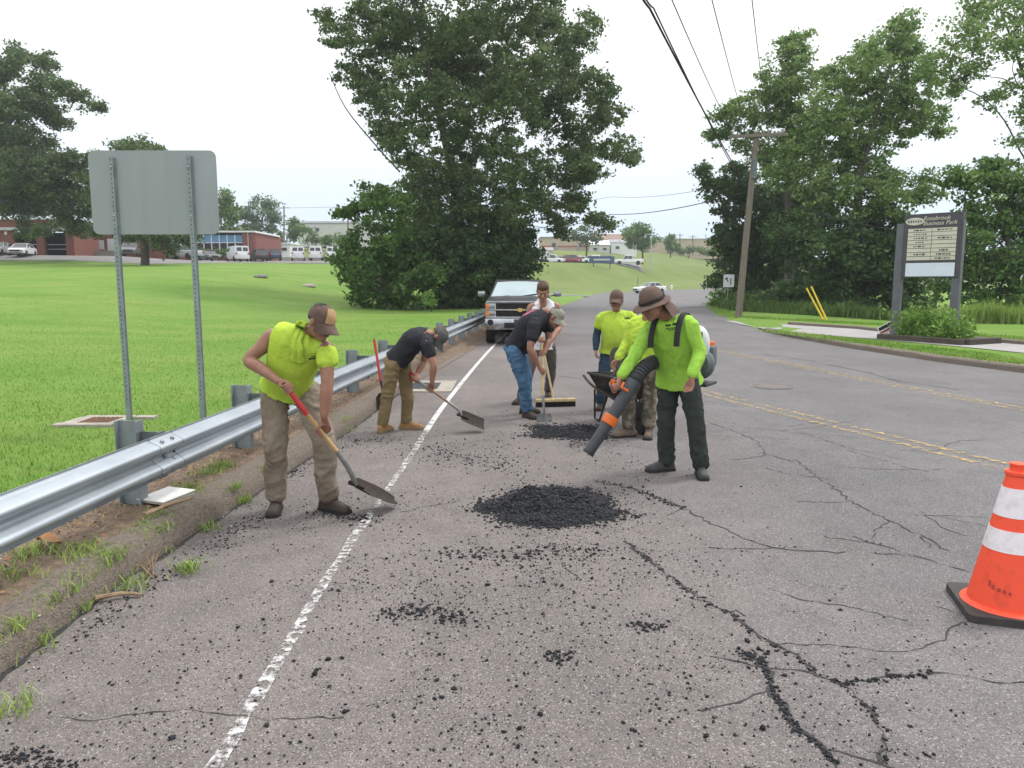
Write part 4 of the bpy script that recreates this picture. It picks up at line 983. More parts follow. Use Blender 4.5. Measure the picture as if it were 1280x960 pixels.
def window_block():
    Y = 118.0; z0 = 4.75; xl = J(195, 300, Y).x; xr = J(318, 300, Y).x; H = 4.5
    t = thing('window_wing', 'flat roofed brick wing with a band of tall windows under pale blue panels', 'building', ((xl + xr) / 2, Y, z0))
    xp = J(303, 300, Y).x
    MB().box(((xp + xr) / 2, Y + .2, z0 + H / 2), ((xr - xp) / 2, .25, H / 2)).build('wall', 'brick', t)
    MB().box((xr - .2, Y + 7, z0 + H / 2), (.2, 6.7, H / 2)).build('wall', 'brick', t)
    MB().box(((xl + xp) / 2, Y + .25, z0 + .45), ((xp - xl) / 2, .2, .45)).build('wall', 'brick', t)
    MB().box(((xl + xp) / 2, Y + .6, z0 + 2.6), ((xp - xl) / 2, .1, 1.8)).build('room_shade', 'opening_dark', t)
    n = 11; w = (xp - xl) / n
    for k in range(n):
        c = xl + w * (k + .5); f = MB().box((c, Y + .32, z0 + 2.05), (w / 2 - .06, .03, .85)).build('window', 'glass_dark', t)
        MB().box((c, Y + .28, z0 + 3.55), (w / 2 - .05, .06, .55)).build('blue_panel', 'panel_blue', t)
        MB().box((c - w / 2, Y + .22, z0 + 2.5), (.06, .10, 1.65)).build('mullion', 'trim_white', t)
        MB().box((c, Y + .2, z0 + 1.08), (w / 2 - .065, .11, .10)).build('sill', 'trim_white', f)
        MB().box((c, Y + .2, z0 + 1.42), (w / 2 - .065, .11, .05)).build('glazing_bar', 'trim_white', f)
        MB().box((c, Y + .2, z0 + 2.95), (w / 2 - .065, .11, .05)).build('glazing_bar', 'trim_white', f)
    MB().box(((xl + xr) / 2, Y + 6, z0 + H + .1), ((xr - xl) / 2 + .25, 6.3, .12)).build('roof', 'trim_white', t)
    MB().tube([(xp + .9, Y - .1, z0), (xp + .9, Y - .1, z0 + H)], .06, 6).build('downpipe', 'trim_grey', t)
    MB().box((J(270, 280, Y + 5).x, Y + 6, z0 + H + .35), (.5, .5, .22), None, .05).build('roof_vent', 'trim_grey', t)
window_block()
def shed(name, label, px0, px1, ytop, ybot, Y, wm, rm, depth=14, gable=0.0, bands=(), doors=()):
    a = J(px0, ytop, Y); b = J(px1, ytop, Y); zb = J(px0, ybot, Y).z; t = thing(name, label, 'building', ((a.x + b.x) / 2, Y, zb))
    cx = (a.x + b.x) / 2; hx = (b.x - a.x) / 2; H = a.z - zb
    MB().box((cx, Y + depth / 2, zb + H / 2 - 1), (hx, depth / 2, H / 2 + 1)).build('wall', wm, t)
    if gable:
        MB().prism([(-depth / 2 - .3, 0), (depth / 2 + .3, 0), (0, gable)], hx + .3, (Vector((0, 1, 0)), Vector((0, 0, 1)), Vector((1, 0, 0))), (cx, Y + depth / 2, zb + H)).build('roof', rm, t)
    else: MB().box((cx, Y + depth / 2, zb + H + .12), (hx + .3, depth / 2 + .3, .13)).build('roof', rm, t)
    for (z0, z1, m_) in bands: MB().box((cx, Y - .05, zb + H * (z0 + z1) / 2), (hx - .02, .06, H * (z1 - z0) / 2)).build('band', m_, t)
    for u in doors: MB().box((cx - hx + 2 * hx * u, Y - .08, zb + H * .3), (hx * .05, .09, H * .3)).build('door', 'roof_grey', t)
    for k in range(max(2, int(hx / 5))):
        xx = cx - hx + 2 * hx * (k + .5) / max(2, int(hx / 5)); MB().box((xx, Y - .07, zb + H * .62), (.55, .08, H * .1)).build('window', 'glass_dark', t)
    return t
shed('warehouse', 'long pale grey warehouse on the hill behind the left car park', 372, 470, 279, 300, 230, 'wall_pale', 'roof_grey', 20)
shed('warehouse', 'beige warehouse with a red stripe behind the big tree', 676, 742, 297, 321, 235, 'wall_beige', 'roof_grey', 16, 0, ((.5, .58, 'stripe_red'), ), (.3, .7))
shed('white_building', 'small white building with a pitched roof left of the round street tree', 738, 762, 306, 320, 228, 'wall_pale', 'trim_white', 10, 1.6)
shed('white_building', 'pale blue and white shed just left of the round street tree', 764, 796, 303, 320, 232, 'trim_white', 'roof_grey', 12, 1.2)
shed('house', 'low house with a brown roof above the white sheds', 742, 800, 301, 312, 262, 'wall_pale', 'roof_brown', 12, 2.6)
shed('warehouse', 'long flat beige warehouse on the horizon between the two groups of trees', 812, 912, 299, 316, 260, 'wall_beige', 'wall_pale', 20)
shed('shed', 'small dark shed with a pale side left of the white cars', 673, 690, 313, 330, 172, 'wall_pale', 'roof_grey', 5, .8)
shed('shed', 'white shed at the foot of the bank behind the left car park', 333, 362, 305, 322, 150, 'trim_white', 'trim_white', 6)
rw = MB().box((J(370, 320, 140).x, 140, 5.2), (7, .2, 1.0)).build('retaining_wall', 'concrete'); tag(rw, 'grey concrete retaining wall behind the parked white vans', 'wall')

# ================================================================ POLES, WIRES, SIGNS
def pole(name, label, px, pyb, pyt, Y, r=.14, arm=None, lean=0.0, group=None, m='pole_wood'):
    b = J(px, pyb, Y); tp = J(px + lean, pyt, Y); t = thing(name, label, 'utility pole', tuple(b), 0, group)
    MB().tube([b - Vector((0, 0, .4)), b.lerp(tp, .5), tp], [r, r * .88, r * .72], 12).build('shaft', m, t, True)
    return t, b, tp
up, ub, ut = pole('utility_pole', 'tall leaning wooden utility pole with a crossarm at the roadside', 922, 400, 165, 36, .165, lean=24)
ax = Vector((1, -.25, 0)).normalized()
arm_c = ut + Vector((0, -.16, -.18))
MB().box(arm_c, (1.25, .055, .065), Matrix((ax, Vector((0, 0, 1)).cross(ax), Vector((0, 0, 1)))).transposed()).build('crossarm', 'pole_wood', up)
for sgn in (-1, 1):
    MB().tube([arm_c + ax * (sgn * .75) + Vector((0, -.06, 0)), arm_c + Vector((0, -.06, -.75))], .022, 6).build('brace', 'pole_wood', up)
    for k in (.45, 1.1): MB().lathe([(.03, 0), (.05, .05), (.03, .09), (.05, .13), (.02, .17)], arm_c + ax * (sgn * k) + Vector((0, 0, .065)), 10).build('insulator', 'insulator', up, True)
MB().tube([ut + Vector((-.1, -.2, -2.1)), ut + Vector((-.1, -.2, -1.2))], .12, 10).build('bracket', 'galv_dark', up)
def wire(pts, r, label, sag=0.0):
    a, b = Vector(pts[0]), Vector(pts[-1]); n = 16
    P = []
    full = [Vector(p) for p in pts]
    for s_, e_ in zip(full, full[1:]):
        for k in range(n): q = s_.lerp(e_, k / n); q.z -= sag * 4 * (k / n) * (1 - k / n); P.append(q)
    P.append(full[-1])
    return tag(MB().tube(P, r, 5).build('overhead_wire', 'wire'), label, 'wire', 'overhead wires')
att = ub.lerp(ut, .68)
wire([att + Vector((-.2, -.15, .3)), J(812, 10, 13), J(770, -90, 9)], .020, 'thick bundled cable running from the roadside pole up over the road', .12)
wire([att + Vector((-.2, -.15, .1)), J(817, 10, 13), J(778, -90, 9)], .014, 'second thick cable just below the bundled cable over the road', .16)
wire([arm_c + ax * -1.1 + Vector((0, 0, .2)), J(840, 0, 14), J(800, -110, 9)], .011, 'thin wire from the left end of the crossarm over the road', .1)
wire([arm_c + ax * -.45 + Vector((0, 0, .2)), J(890, 0, 14), J(860, -110, 9)], .010, 'thin wire from the crossarm passing left of the pole top', .1)
wire([arm_c + ax * .45 + Vector((0, 0, .2)), J(940, 0, 15), J(925, -110, 9)], .010, 'thin wire from the crossarm rising steeply out above the pole', .1)
wire([att + Vector((.15, 0, .2)), J(1130, 289, 34), J(1400, 318, 30)], .022, 'cable from the roadside pole running behind the business sign', .25)
wire([att + Vector((.15, 0, -.25)), J(1120, 291, 34), J(1400, 324, 30)], .014, 'lower cable from the roadside pole running behind the business sign', .4)
wire([att + Vector((-.15, 0, .1)), J(765, 268, 60), J(600, 292, 95)], .024, 'slack cable from the roadside pole to behind the big tree', .3)
wire([att + Vector((-.15, 0, .6)), J(765, 246, 60), J(600, 262, 95)], .012, 'thin slack wire from the roadside pole to behind the big tree', .3)
wire([J(975, 240, 36), J(985, 258, 36)], .02, 'short drop wire hanging before the trees near the pole')
for px, yb, yt, Y, lb in ((355, 312, 257, 170, 'thin utility pole rising behind the white shed'), (435, 330, 255, 165, 'utility pole half hidden by the bushy tree'), (850, 318, 292, 250, 'short pole standing before the far beige warehouse'), (866, 318, 294, 250, 'second short pole before the far beige warehouse')):
    t, b, tp = pole('utility_pole', lb, px, yb, yt, Y, .2); MB().box(tp + Vector((0, -.15, -.5)), (1.2, .06, .07)).build('crossarm', 'pole_wood', t)
t, b, tp = pole('lamp_post', 'slim pale lamp post on the grass slope beyond the bend', 814, 338, 293, 150, .11, m='galv'); MB().box(tp + Vector((-.5, 0, 0)), (.6, .12, .07), None, .03).build('lamp_head', 'galv', t); t['category'] = 'lamp post'
wire([J(330, 262, 170), J(355, 260, 170), J(470, 258, 165)], .03, 'far wire crossing above the left car park')
wire([J(355, 276, 170), J(410, 277, 170), J(470, 276, 165)], .05, 'lower far cable crossing above the left car park')
for px, lb in ((658, 'thin dark post on the grass behind the truck roof'), (797, 'thin dark post on the grass above the white sedan')):
    a = J(px, 366, 105); tag(MB().tube([Vector((a.x, 105, h_left(a.x, 105) - .1)), Vector((a.x, 105, h_left(a.x, 105) + 2.2))], .04, 6).build('grass_post', 'sign_frame'), lb, 'post')
hy = J(840, 340, 125); zz = h_left(hy.x, 125)
hyd = thing('hydrant', 'small white hydrant on the far grass slope beyond the bend', 'hydrant', (hy.x, 125, zz)); MB().lathe([(.16, -.1), (.16, .5), (.2, .52), (.2, .6), (.13, .75), (.04, .8)], (hy.x, 125, zz), 12).build('barrel', 'trim_white', hyd, True); MB().box((hy.x, 125, zz + .42), (.26, .07, .07)).build('outlets', 'trim_white', hyd)
# lane sign beside the pole
a = J(911, 351, 49); z0 = .12
ls = thing('lane_sign', 'small white lane sign with a black arrow beside the utility pole', 'sign', (a.x, 49, z0))
MB().prism(rrect(.34, .40, .05), (-.006, .006), None, (a.x, 49, a.z)).build('panel', 'trim_white', ls)
MB().prism([(.10, -.25), (.16, -.25), (.16, .18), (.10, .18)], (-.012, -.007), None, (a.x, 49, a.z)).build('bar_mark', 'print_dark', ls)
MB().prism([(-.22, .2), (-.06, .2), (-.06, .13), (-.12, .13), (-.03, .0), (-.03, -.08), (-.09, -.08), (-.09, -.02), (-.17, .08), (-.22, .04)], (-.012, -.007), None, (a.x, 49, a.z)).build('arrow_mark', 'print_dark', ls)
MB().tube([(a.x - .08, 49.03, -.2), (a.x, 49.03, a.z + .35)], .035, 8).build('post', 'galv_post', ls)
# yellow guy wire guards
for (p0, p1, lb) in (((1030, 401), (1008, 360), 'yellow plastic guy wire guard leaning before the trees, lower one'), ((1034, 400), (1014, 358), 'yellow plastic guy wire guard leaning before the trees, upper one')):
    A = J(p0[0], p0[1], 33); B = J(p1[0], p1[1], 33.6); A.z = .1
    tg = thing('guy_guard', lb, 'guy guard', tuple(A)); MB().tube([A, A.lerp(B, .5), B], [.045, .04, .035], 8).build('guard', 'yellow_plastic', tg, True); MB().tube([B, B + (B - A).normalized() * 5.5], .008, 5).build('stay_wire', 'wire', tg)

# ---------------- business park sign in its planter
BY = 22.6
pl = J(1118, 422, 23.2); pr = J(1190, 428, 22.0)
bs = thing('business_sign', 'tall dark business park directory sign with cream name panels on two posts', 'sign', ((pl.x + pr.x) / 2, BY, .12))
A0 = Vector((pl.x, 23.2, 0)); B0 = Vector((pr.x, 22.0, 0)); U = (B0 - A0).normalized(); N = Vector((U.y, -U.x, 0)); Zv = Vector((0, 0, 1))
rotS = Matrix((U, -N, Zv)).transposed()
W = (B0 - A0).length
for q, w_ in ((A0, .11), (B0, .11)):
    zt = J(1135, 278, 22.6).z; mb = MB(); mb.box(q + Zv * (zt / 2 - .1), (w_, .10, zt / 2 + .1), rotS, .015).build('post', 'sign_post', bs)
Cc = (A0 + B0) / 2 + U * .10
zt = J(1160, 267, BY).z; zb = J(1160, 347, BY).z
MB().box(Cc + Zv * ((zt + zb) / 2), (W / 2 - .02, .13, (zt - zb) / 2), rotS, .01).build('cabinet', 'sign_frame', bs)
Hs = zt - zb; fw = W - .28
def face(u, v, off): return Cc + U * (u * fw / 2) + Zv * (zt - v * Hs) + N * off
z_a, z_b = .225, .73
for cidx in range(2):
    for r_ in range(8):
        v0 = z_a + (z_b - z_a) * r_ / 8; v1 = z_a + (z_b - z_a) * (r_ + 1) / 8
        c = face(-.5 + cidx, (v0 + v1) / 2, .138)
        pn = MB().box(c, (fw / 4 - .008, .008, (v1 - v0) * Hs / 2 - .008), rotS).build('name_panel', 'sign_cream', bs)
        if (cidx, r_) not in ((1, 1), (1, 3), (1, 4), (0, 7), (0, 5)):
            k = random.uniform(.3, .75); x0 = -.22
            mb = MB(); xw = -k * .42
            while xw < k * .42:
                ww = random.uniform(.03, .09); mb.box(c + U * (xw * fw / 2 + ww / 2) + N * .010, (ww / 2, .002, random.uniform(.012, .026)), rotS); xw += (ww + .025) / (fw / 2)
            mb.build('illegible_lettering', 'sign_frame', pn)
MB().box(face(0, .875, .138), (fw / 2, .008, .105 * Hs), rotS).build('blank_panel', 'sign_white', bs)
el = MB().prism([(.26 * math.cos(t_), .11 * math.sin(t_)) for t_ in np.linspace(0, 2 * math.pi, 28, endpoint=False)], (.131, .142), (U, Zv, N), face(-.74, .115, 0)).build('oval_emblem', 'sign_cream', bs)
mb = MB()
for k in range(6): mb.box(face(-.74, .115, .144) + U * (-.17 + k * .068), (.022, .002, random.uniform(.02, .04)), rotS)
mb.build('oval_mark', 'sign_post', el)
for s_, u_, v_ in (('Rossbrook', -.40, .080), ('Business Park', -.40, .155)):
    me = text_mesh(s_, .165, .004, .25, 'LEFT'); Mx = Matrix((U, Zv, N)).transposed().to_4x4(); Mx.translation = face(u_, v_, .136); me.transform(Mx); obj('lettering', me, 'sign_cream', bs)
# planter of timbers
p1 = G(1098, 424, .12); p2 = G(1204, 432, .12)
plan = thing('planter', 'low dark timber planter edging at the foot of the business sign', 'planter', tuple((p1 + p2) / 2))
du = (p2 - p1).normalized(); dn = Vector((-du.y, du.x, 0)); ln = (p2 - p1).length
rp = Matrix((du, dn, Zv)).transposed()
MB().box((p1 + p2) / 2 + Zv * .02, (ln / 2, .09, .14), rp, .02).build('timber', 'timber', plan)
MB().box(p1 + dn * .8 + Zv * .02, (.09, .7, .13), rp, .02).build('timber', 'timber', plan); MB().box(p2 + dn * .8 + Zv * .02, (.12, .7, .15), rp, .02).build('timber', 'timber', plan)
MB().box((p1 + p2) / 2 + dn * .8 + Zv * -.01, (ln / 2 - .1, .68, .1), rp).build('soil', 'dirt', plan)
# small fallen yard sign
c = J(1107, 411, 23.4); ys = thing('yard_sign', 'small tilted yard sign with black and red bands leaning at the planter', 'sign', (c.x, c.y, .13))
ca, sa = math.cos(R(28)), math.sin(R(28)); A_ = Vector((ca, 0, sa)); B_ = Vector((-sa, 0, ca)); Nn = Vector((0, -1, 0))
MB().prism([(-.23, -.15), (.23, -.15), (.23, .15), (-.23, .15)], (-.004, .004), (A_, B_, Nn), c).build('panel', 'trim_white', ys)
MB().prism([(-.20, .02), (.20, .02), (.20, .12), (-.20, .12)], (.005, .007), (A_, B_, Nn), c).build('black_band', 'print_dark', ys)
MB().prism([(-.20, -.08), (.20, -.08), (.20, -.02), (-.20, -.02)], (.005, .007), (A_, B_, Nn), c).build('red_band', 'sign_red', ys)
for k in (-.15, .15): MB().tube([c + A_ * k + B_ * -.1 + Vector((0, .01, 0)), c + A_ * k + B_ * -.42 + Vector((0, .01, 0))], .006, 5).build('stake', 'galv', ys)
# driveway behind the island, with low kerbs
front = [(905, 401), (945, 409), (965, 413), (1000, 416), (1060, 421), (1110, 425), (1200, 433), (1290, 442), (1400, 455)]
back = [(925, 400.5), (950, 403), (985, 405.5), (1030, 408.5), (1070, 411), (1115, 416), (1200, 424), (1290, 431.5), (1400, 441)]
zf = [.012, .03, .10] + [.135] * 6; zk = [.012, .09] + [.135] * 7
fv = [G(a, b, z) for (a, b), z in zip(front, zf)]; bv_ = [G(a, b, z) for (a, b), z in zip(back, zk)]
dm = MB(); dm.add(fv + bv_, [(i, i + 1, len(fv) + i + 1, len(fv) + i) for i in range(len(fv) - 1)]); tag(dm.build('driveway', 'driveway_grey'), kind='structure')
tag(sweep(bv_[2:], [(-.02, -.1), (-.02, .08), (.02, .11), (.12, .11), (.14, -.1)]).build('driveway_kerb', 'berm', None, True), kind='structure')
# ================================================================ TREES
def leaf_tree(name, label, cat, base, Y, lobes, leaf, lm, dens, trunk_r, fork=.35, depth=1.0, bark='bark', limbs=True, clump=.55, seed=1, fill=1.0, zbase=None, group=None, bare=()):
    """lobes: (px, py, radius px) clusters of foliage given their own depth around Y"""
    r = np.random.default_rng(seed); sc = Y / FPX
    b = J(base[0], base[1], Y)
    if zbase is not None: b.z = zbase
    t = thing(name, label, cat, tuple(b), 0, group)
    L3 = []
    cxs = np.array([l[0] for l in lobes], float); mx = (cxs.min() + cxs.max()) / 2; half = max(20, (cxs.max() - cxs.min()) / 2)
    for (px, py, rp) in lobes:
        room = math.sqrt(max(.08, 1 - ((px - mx) / half) ** 2)) * half * sc * depth * .6
        for rep in range(2):
            dy = r.uniform(-room, room) if rep == 0 else r.uniform(-.2, 1) * room
            c = J(px, py, Y + dy); rad = rp * sc * (1 + dy / Y)
            if rep: c.x += r.normal(0, .3) * rad; c.z += r.normal(0, .2) * rad; rad *= .65
            L3.append((c, rad))
    P = []; tips = []
    for c, rad in L3:
        nc = max(4, int(1.75 * fill * (rad / clump) ** 2))
        v = r.normal(size=(nc, 3)); v /= np.linalg.norm(v, axis=1)[:, None]
        cc = np.array(c) + v * (rad * r.uniform(.25, 1.0, nc) ** .6)[:, None] * np.array([1, 1, .85]); cc[:, 2] = np.maximum(cc[:, 2], b.z + clump * .4)
        k = max(3, int(dens * clump ** 2))
        sp = clump * r.uniform(.30, .62, nc)
        pts = cc[:, None, :] + r.normal(size=(nc, k, 3)) * sp[:, None, None] * np.array([1, 1, .6])
        P.append(pts.reshape(-1, 3)); tips.append(cc[:: max(1, nc // 5)])
    P = np.concatenate(P); P = P[P[:, 2] > b.z + .05]
    global rng
    keep = rng; rng = r
    obj('crown', quads(P, leaf, .15, .25, .6), lm, t); rng = keep
    mb = MB(); f = b.lerp(Vector((np.mean([c.x for c, _ in L3]), Y, max(c.z for c, _ in L3))), fork); f.x = b.x + (f.x - b.x) * .5
    top = max(L3, key=lambda q: q[0].z)[0]
    tr = [b - Vector((0, 0, .3)), b.lerp(f, .5) + Vector((.1, 0, 0)), f, f.lerp(top, .5), top]
    mb.tube([Vector(p) for p in catmull(tr, 4)], [trunk_r * (1.25 if i == 0 else max(.12, 1 - i / 17)) for i in range(17)], 10)
    if limbs:
        nd = [(b.lerp(f, .8), trunk_r * .5), (f, trunk_r * .5)] + [(f.lerp(top, q), trunk_r * .5 * (1 - .8 * q)) for q in (.15, .3, .45, .6, .75)]
        order = sorted(range(len(L3)), key=lambda i: (L3[i][0] - f).length)
        for i in order:
            c, rad = L3[i]; tp = tips[i]
            if i % 2 and r.uniform() < .5: continue
            s0, sr = min(nd, key=lambda q: (q[0] - c).length + .5 * max(0, q[0].z - c.z + .5) + (1.5 if q[1] < .03 else 0))
            r0 = max(.03, min(sr * .75, trunk_r * .22)); dd = (c - s0).length
            m1 = s0.lerp(c, .35) + Vector((r.normal(0, .05) * dd, r.normal(0, .05) * dd, .05 * dd)); m2 = s0.lerp(c, .7) + Vector((r.normal(0, .06) * dd, r.normal(0, .06) * dd, .03 * dd))
            path = [Vector(q) for q in catmull([s0, m1, m2, c], 3)]; rad_ = [max(.014, r0 * (1 - .75 * k / 9)) for k in range(10)]
            mb.tube(path, rad_, 6); nd += [(path[3], rad_[3]), (path[6], rad_[6]), (path[9], rad_[9])]
            for q in tp[:4]: mb.tube([path[6], path[6].lerp(Vector(q), .5) + Vector((0, 0, .1)), Vector(q)], [max(.014, r0 * .3), .013, .008], 4)
    for pp in bare:
        q = [J(a_, b_, Y) for a_, b_ in pp]; mb.tube([Vector(z) for z in catmull(q, 4)], [.055 * (1 - .8 * i / (len(q) * 4)) for i in range((len(q) - 1) * 4 + 1)], 6)
    mb.build('trunk', bark, t, True)
    return t
big = [(405, 25, 16), (425, 50, 22), (440, 90, 24), (450, 20, 24), (480, 60, 36), (470, 115, 32), (500, 20, 38), (540, 50, 42), (520, 110, 42), (490, 160, 34), (580, 20, 42), (600, 80, 42), (560, 140, 46), (520, 190, 36), (640, 30, 42), (660, 85, 38), (690, 40, 36), (720, 60, 26), (735, 30, 16), (700, 100, 34), (740, 110, 30), (760, 140, 26), (640, 140, 40), (690, 150, 36), (730, 175, 32), (770, 185, 22), (795, 198, 13), (600, 190, 42), (650, 205, 38), (700, 210, 34), (740, 212, 24), (560, 230, 42), (610, 250, 42), (660, 252, 38), (700, 262, 26), (722, 250, 20), (530, 270, 32), (745, 275, 14), (700, 288, 16), (758, 285, 10), (500, -40, 40), (560, -50, 45), (620, -45, 45), (680, -20, 30), (455, -10, 20), (735, 222, 10), (570, 80, 40), (620, 110, 38),
       (550, 285, 42), (600, 295, 42), (640, 285, 30), (520, 230, 26)]
leaf_tree('oak_tree', 'huge dark green oak tree with a broad uneven crown behind the guardrail', 'tree', (562, 372), 50, big, .20, 'leaf_oak', 250, .62, .33, 1.0, 'bark', True, .50, 11, zbase=.2, fill=1.65, bare=([(500, 215), (470, 182), (432, 135), (412, 92)], ))
low = [(560, 300, 36), (610, 310, 40), (645, 300, 26), (530, 320, 40), (590, 340, 46), (638, 330, 34), (500, 350, 34), (555, 365, 36), (610, 365, 36), (650, 355, 22), (662, 320, 14), (660, 370, 14), (580, 372, 30), (630, 372, 22)]
leaf_tree('undergrowth_shrub', 'dense dark undergrowth shrub massed around the foot of the huge oak', 'shrub', (590, 384), 48, low, .22, 'leaf_dark', 230, .12, .2, .8, 'bark', False, .6, 12, zbase=.1, fill=1.8)
bush = [(465, 245, 24), (490, 258, 30), (445, 265, 15), (480, 290, 32), (450, 300, 24), (460, 330, 34), (437, 345, 18), (500, 320, 34), (470, 362, 28), (447, 368, 14), (510, 360, 30), (428, 325, 10), (430, 268, 8), (490, 378, 16), (530, 345, 26)]
leaf_tree('leafy_bush', 'bright green bushy sapling clump left of the huge oak', 'bush', (480, 384), 44.5, bush, .22, 'leaf_bush', 240, .10, .2, .8, 'bark', True, .5, 13, zbase=.2, fill=1.5)
R1 = [(905, 245, 26), (925, 280, 32), (915, 320, 32), (940, 340, 42), (925, 220, 24), (960, 300, 42), (902, 300, 18), (925, 365, 30), (890, 228, 10), (878, 212, 8), (895, 350, 12), (945, 250, 34), (985, 300, 40), (1000, 345, 40), (960, 375, 28), (1010, 260, 38), (980, 255, 36)]
leaf_tree('thicket_tree', 'dark vine covered tree standing behind the utility pole', 'tree', (945, 388), 54, R1, .22, 'leaf_dark', 240, .35, .35, .6, 'bark', False, .55, 21, zbase=.15, fill=1.8)
R2a = [(1000, 50, 20), (985, 62, 22), (983, 90, 36), (960, 108, 26), (925, 146, 30), (900, 140, 14), (954, 137, 34), (975, 172, 34), (1008, 122, 34), (935, 180, 20), (890, 170, 8), (905, 175, 14), (1005, 160, 36), (990, 200, 34), (960, 205, 22)]
leaf_tree('ash_tree', 'tall light green tree crown reaching above the pole crossarm', 'tree', (985, 388), 50, R2a, .19, 'leaf_ash', 230, .34, .5, .9, 'bark_grey', True, .48, 22, zbase=.15, fill=1.35)
R2 = [(1129, 22, 20), (1122, 45, 26), (1105, 60, 26), (1083, 75, 34), (1142, 75, 30), (1067, 108, 38), (1104, 117, 42), (1148, 112, 32), (1033, 140, 38), (1071, 158, 42), (1125, 160, 38), (1160, 150, 22), (1175, 165, 10), (1015, 185, 40), (1050, 196, 42), (1092, 208, 38), (1142, 228, 30), (1165, 245, 14), (1010, 222, 38), (1035, 90, 14), (1030, 240, 38), (1080, 245, 38), (1120, 255, 30)]
leaf_tree('ash_tree', 'spreading light green tree with bare slanting limbs left of the business sign', 'tree', (1060, 388), 46, R2, .19, 'leaf_ash', 230, .40, .48, .9, 'bark_grey', True, .48, 23, zbase=.15, fill=1.35)
R5 = [(1000, 290, 40), (1050, 285, 42), (1100, 285, 38), (1030, 330, 46), (1080, 330, 46), (1115, 330, 36), (1090, 375, 34), (1030, 375, 38), (980, 375, 30), (1130, 300, 24), (1140, 350, 30), (1150, 385, 24), (1060, 385, 30), (1120, 385, 24)]
leaf_tree('thicket_tree', 'dense dark thicket tree behind the business sign', 'tree', (1070, 392), 45, R5, .22, 'leaf_dark', 220, .3, .3, .6, 'bark', False, .62, 24, zbase=.15, fill=2.0)
R3 = [(1230, 15, 30), (1200, 50, 32), (1180, 78, 28), (1255, 60, 32), (1278, 20, 30), (1210, 95, 22), (1265, 105, 20), (1240, 130, 18), (1280, 140, 20), (1215, 70, 24), (1160, 90, 14), (1250, 0, 26), (1205, 15, 20), (1300, 60, 40), (1320, 110, 40), (1195, 110, 12), (1275, 170, 14), (1310, 0, 36)]
leaf_tree('ash_tree', 'thin open tree with a bare slanting limb at the far right above the trees', 'tree', (1330, 392), 40, R3, .17, 'leaf_ash', 190, .30, .45, .8, 'bark', True, .45, 25, zbase=.15, bare=([(1320, 240), (1282, 200), (1255, 150), (1225, 120), (1195, 108)],))
R4 = [(1230, 235, 30), (1265, 222, 34), (1215, 265, 22), (1260, 280, 40), (1240, 330, 40), (1278, 340, 36), (1212, 335, 20), (1290, 250, 38), (1215, 300, 24), (1235, 205, 14), (1220, 370, 20), (1250, 375, 26), (1290, 375, 30), (1310, 300, 44), (1195, 225, 14), (1185, 300, 20), (1185, 350, 22), (1330, 240, 40), (1340, 350, 44)]
leaf_tree('leafy_tree', 'full green leafy tree mass right of the business sign', 'tree', (1265, 392), 36, R4, .19, 'leaf_mid', 240, .3, .35, .7, 'bark', False, .55, 26, zbase=.15, fill=1.7)
# left trees
TL1 = [(20, 72, 18), (-5, 90, 26), (55, 80, 15), (45, 100, 15), (80, 110, 16), (60, 130, 20), (100, 125, 14), (121, 132, 8), (20, 130, 28), (70, 150, 15), (10, 170, 30), (45, 180, 26), (20, 215, 34), (60, 220, 34), (90, 205, 22), (40, 250, 30), (80, 248, 28), (110, 235, 22), (110, 262, 18), (10, 250, 26), (78, 268, 14), (120, 200, 12), (-30, 140, 40), (-40, 210, 44), (-30, 80, 24), (55, 285, 12), (95, 285, 14), (30, 283, 14), (120, 288, 12)]
leaf_tree('maple_tree', 'large dark tree spreading over the roof of the brick building', 'tree', (-45, 330), 80, TL1, .28, 'leaf_oak', 130, .5, .4, .9, 'bark', True, .75, 31, zbase=4.2, fill=2.4)
TL2 = [(175, 182, 18), (150, 190, 18), (195, 195, 16), (165, 215, 36), (140, 240, 30), (190, 230, 36), (222, 240, 26), (150, 268, 22), (190, 285, 26), (215, 282, 22), (236, 298, 12), (165, 292, 18), (205, 306, 16)]
leaf_tree('maple_tree', 'dark round tree with a short trunk behind the bare sign', 'tree', (181, 330), 76, TL2, .28, 'leaf_oak', 130, .45, .3, .9, 'bark', True, .8, 32, zbase=3.4, fill=2.0)
leaf_tree('maple_tree', 'dark tree rising behind the blue window wing', 'tree', (285, 315), 140, [(277, 248, 12), (284, 266, 14), (268, 268, 14), (290, 280, 14), (262, 285, 16), (300, 290, 12)], .5, 'leaf_mid', 50, .4, .3, .9, 'bark', True, 1.3, 33, zbase=5)
leaf_tree('pale_tree', 'round hazy pale green tree right of the blue window wing', 'tree', (322, 318), 150, [(320, 258, 15), (307, 268, 12), (336, 262, 12), (322, 275, 15), (342, 272, 8), (312, 285, 12), (332, 288, 12), (322, 300, 14)], .45, 'leaf_pale', 45, .3, .3, .9, 'bark', True, 1.3, 34, zbase=5)
leaf_tree('hill_shrub', 'green shrub row on the bank behind the white vans', 'shrub', (395, 315), 175, [(365, 296, 9), (378, 290, 10), (392, 296, 9), (408, 300, 9), (424, 302, 9), (350, 300, 10), (340, 304, 12), (440, 300, 10), (368, 282, 7)], .5, 'leaf_mid', 40, .2, .2, .6, 'bark', False, 1.3, 35, zbase=6)
leaf_tree('hill_shrub', 'low hedge along the foot of the blue window wing', 'shrub', (270, 322), 116, [(258, 315, 5), (268, 316, 5), (280, 316, 5), (292, 316, 5), (248, 316, 5), (301, 316, 4)], .3, 'leaf_mid', 90, .1, .2, .3, 'bark', False, .7, 36, zbase=4.6)
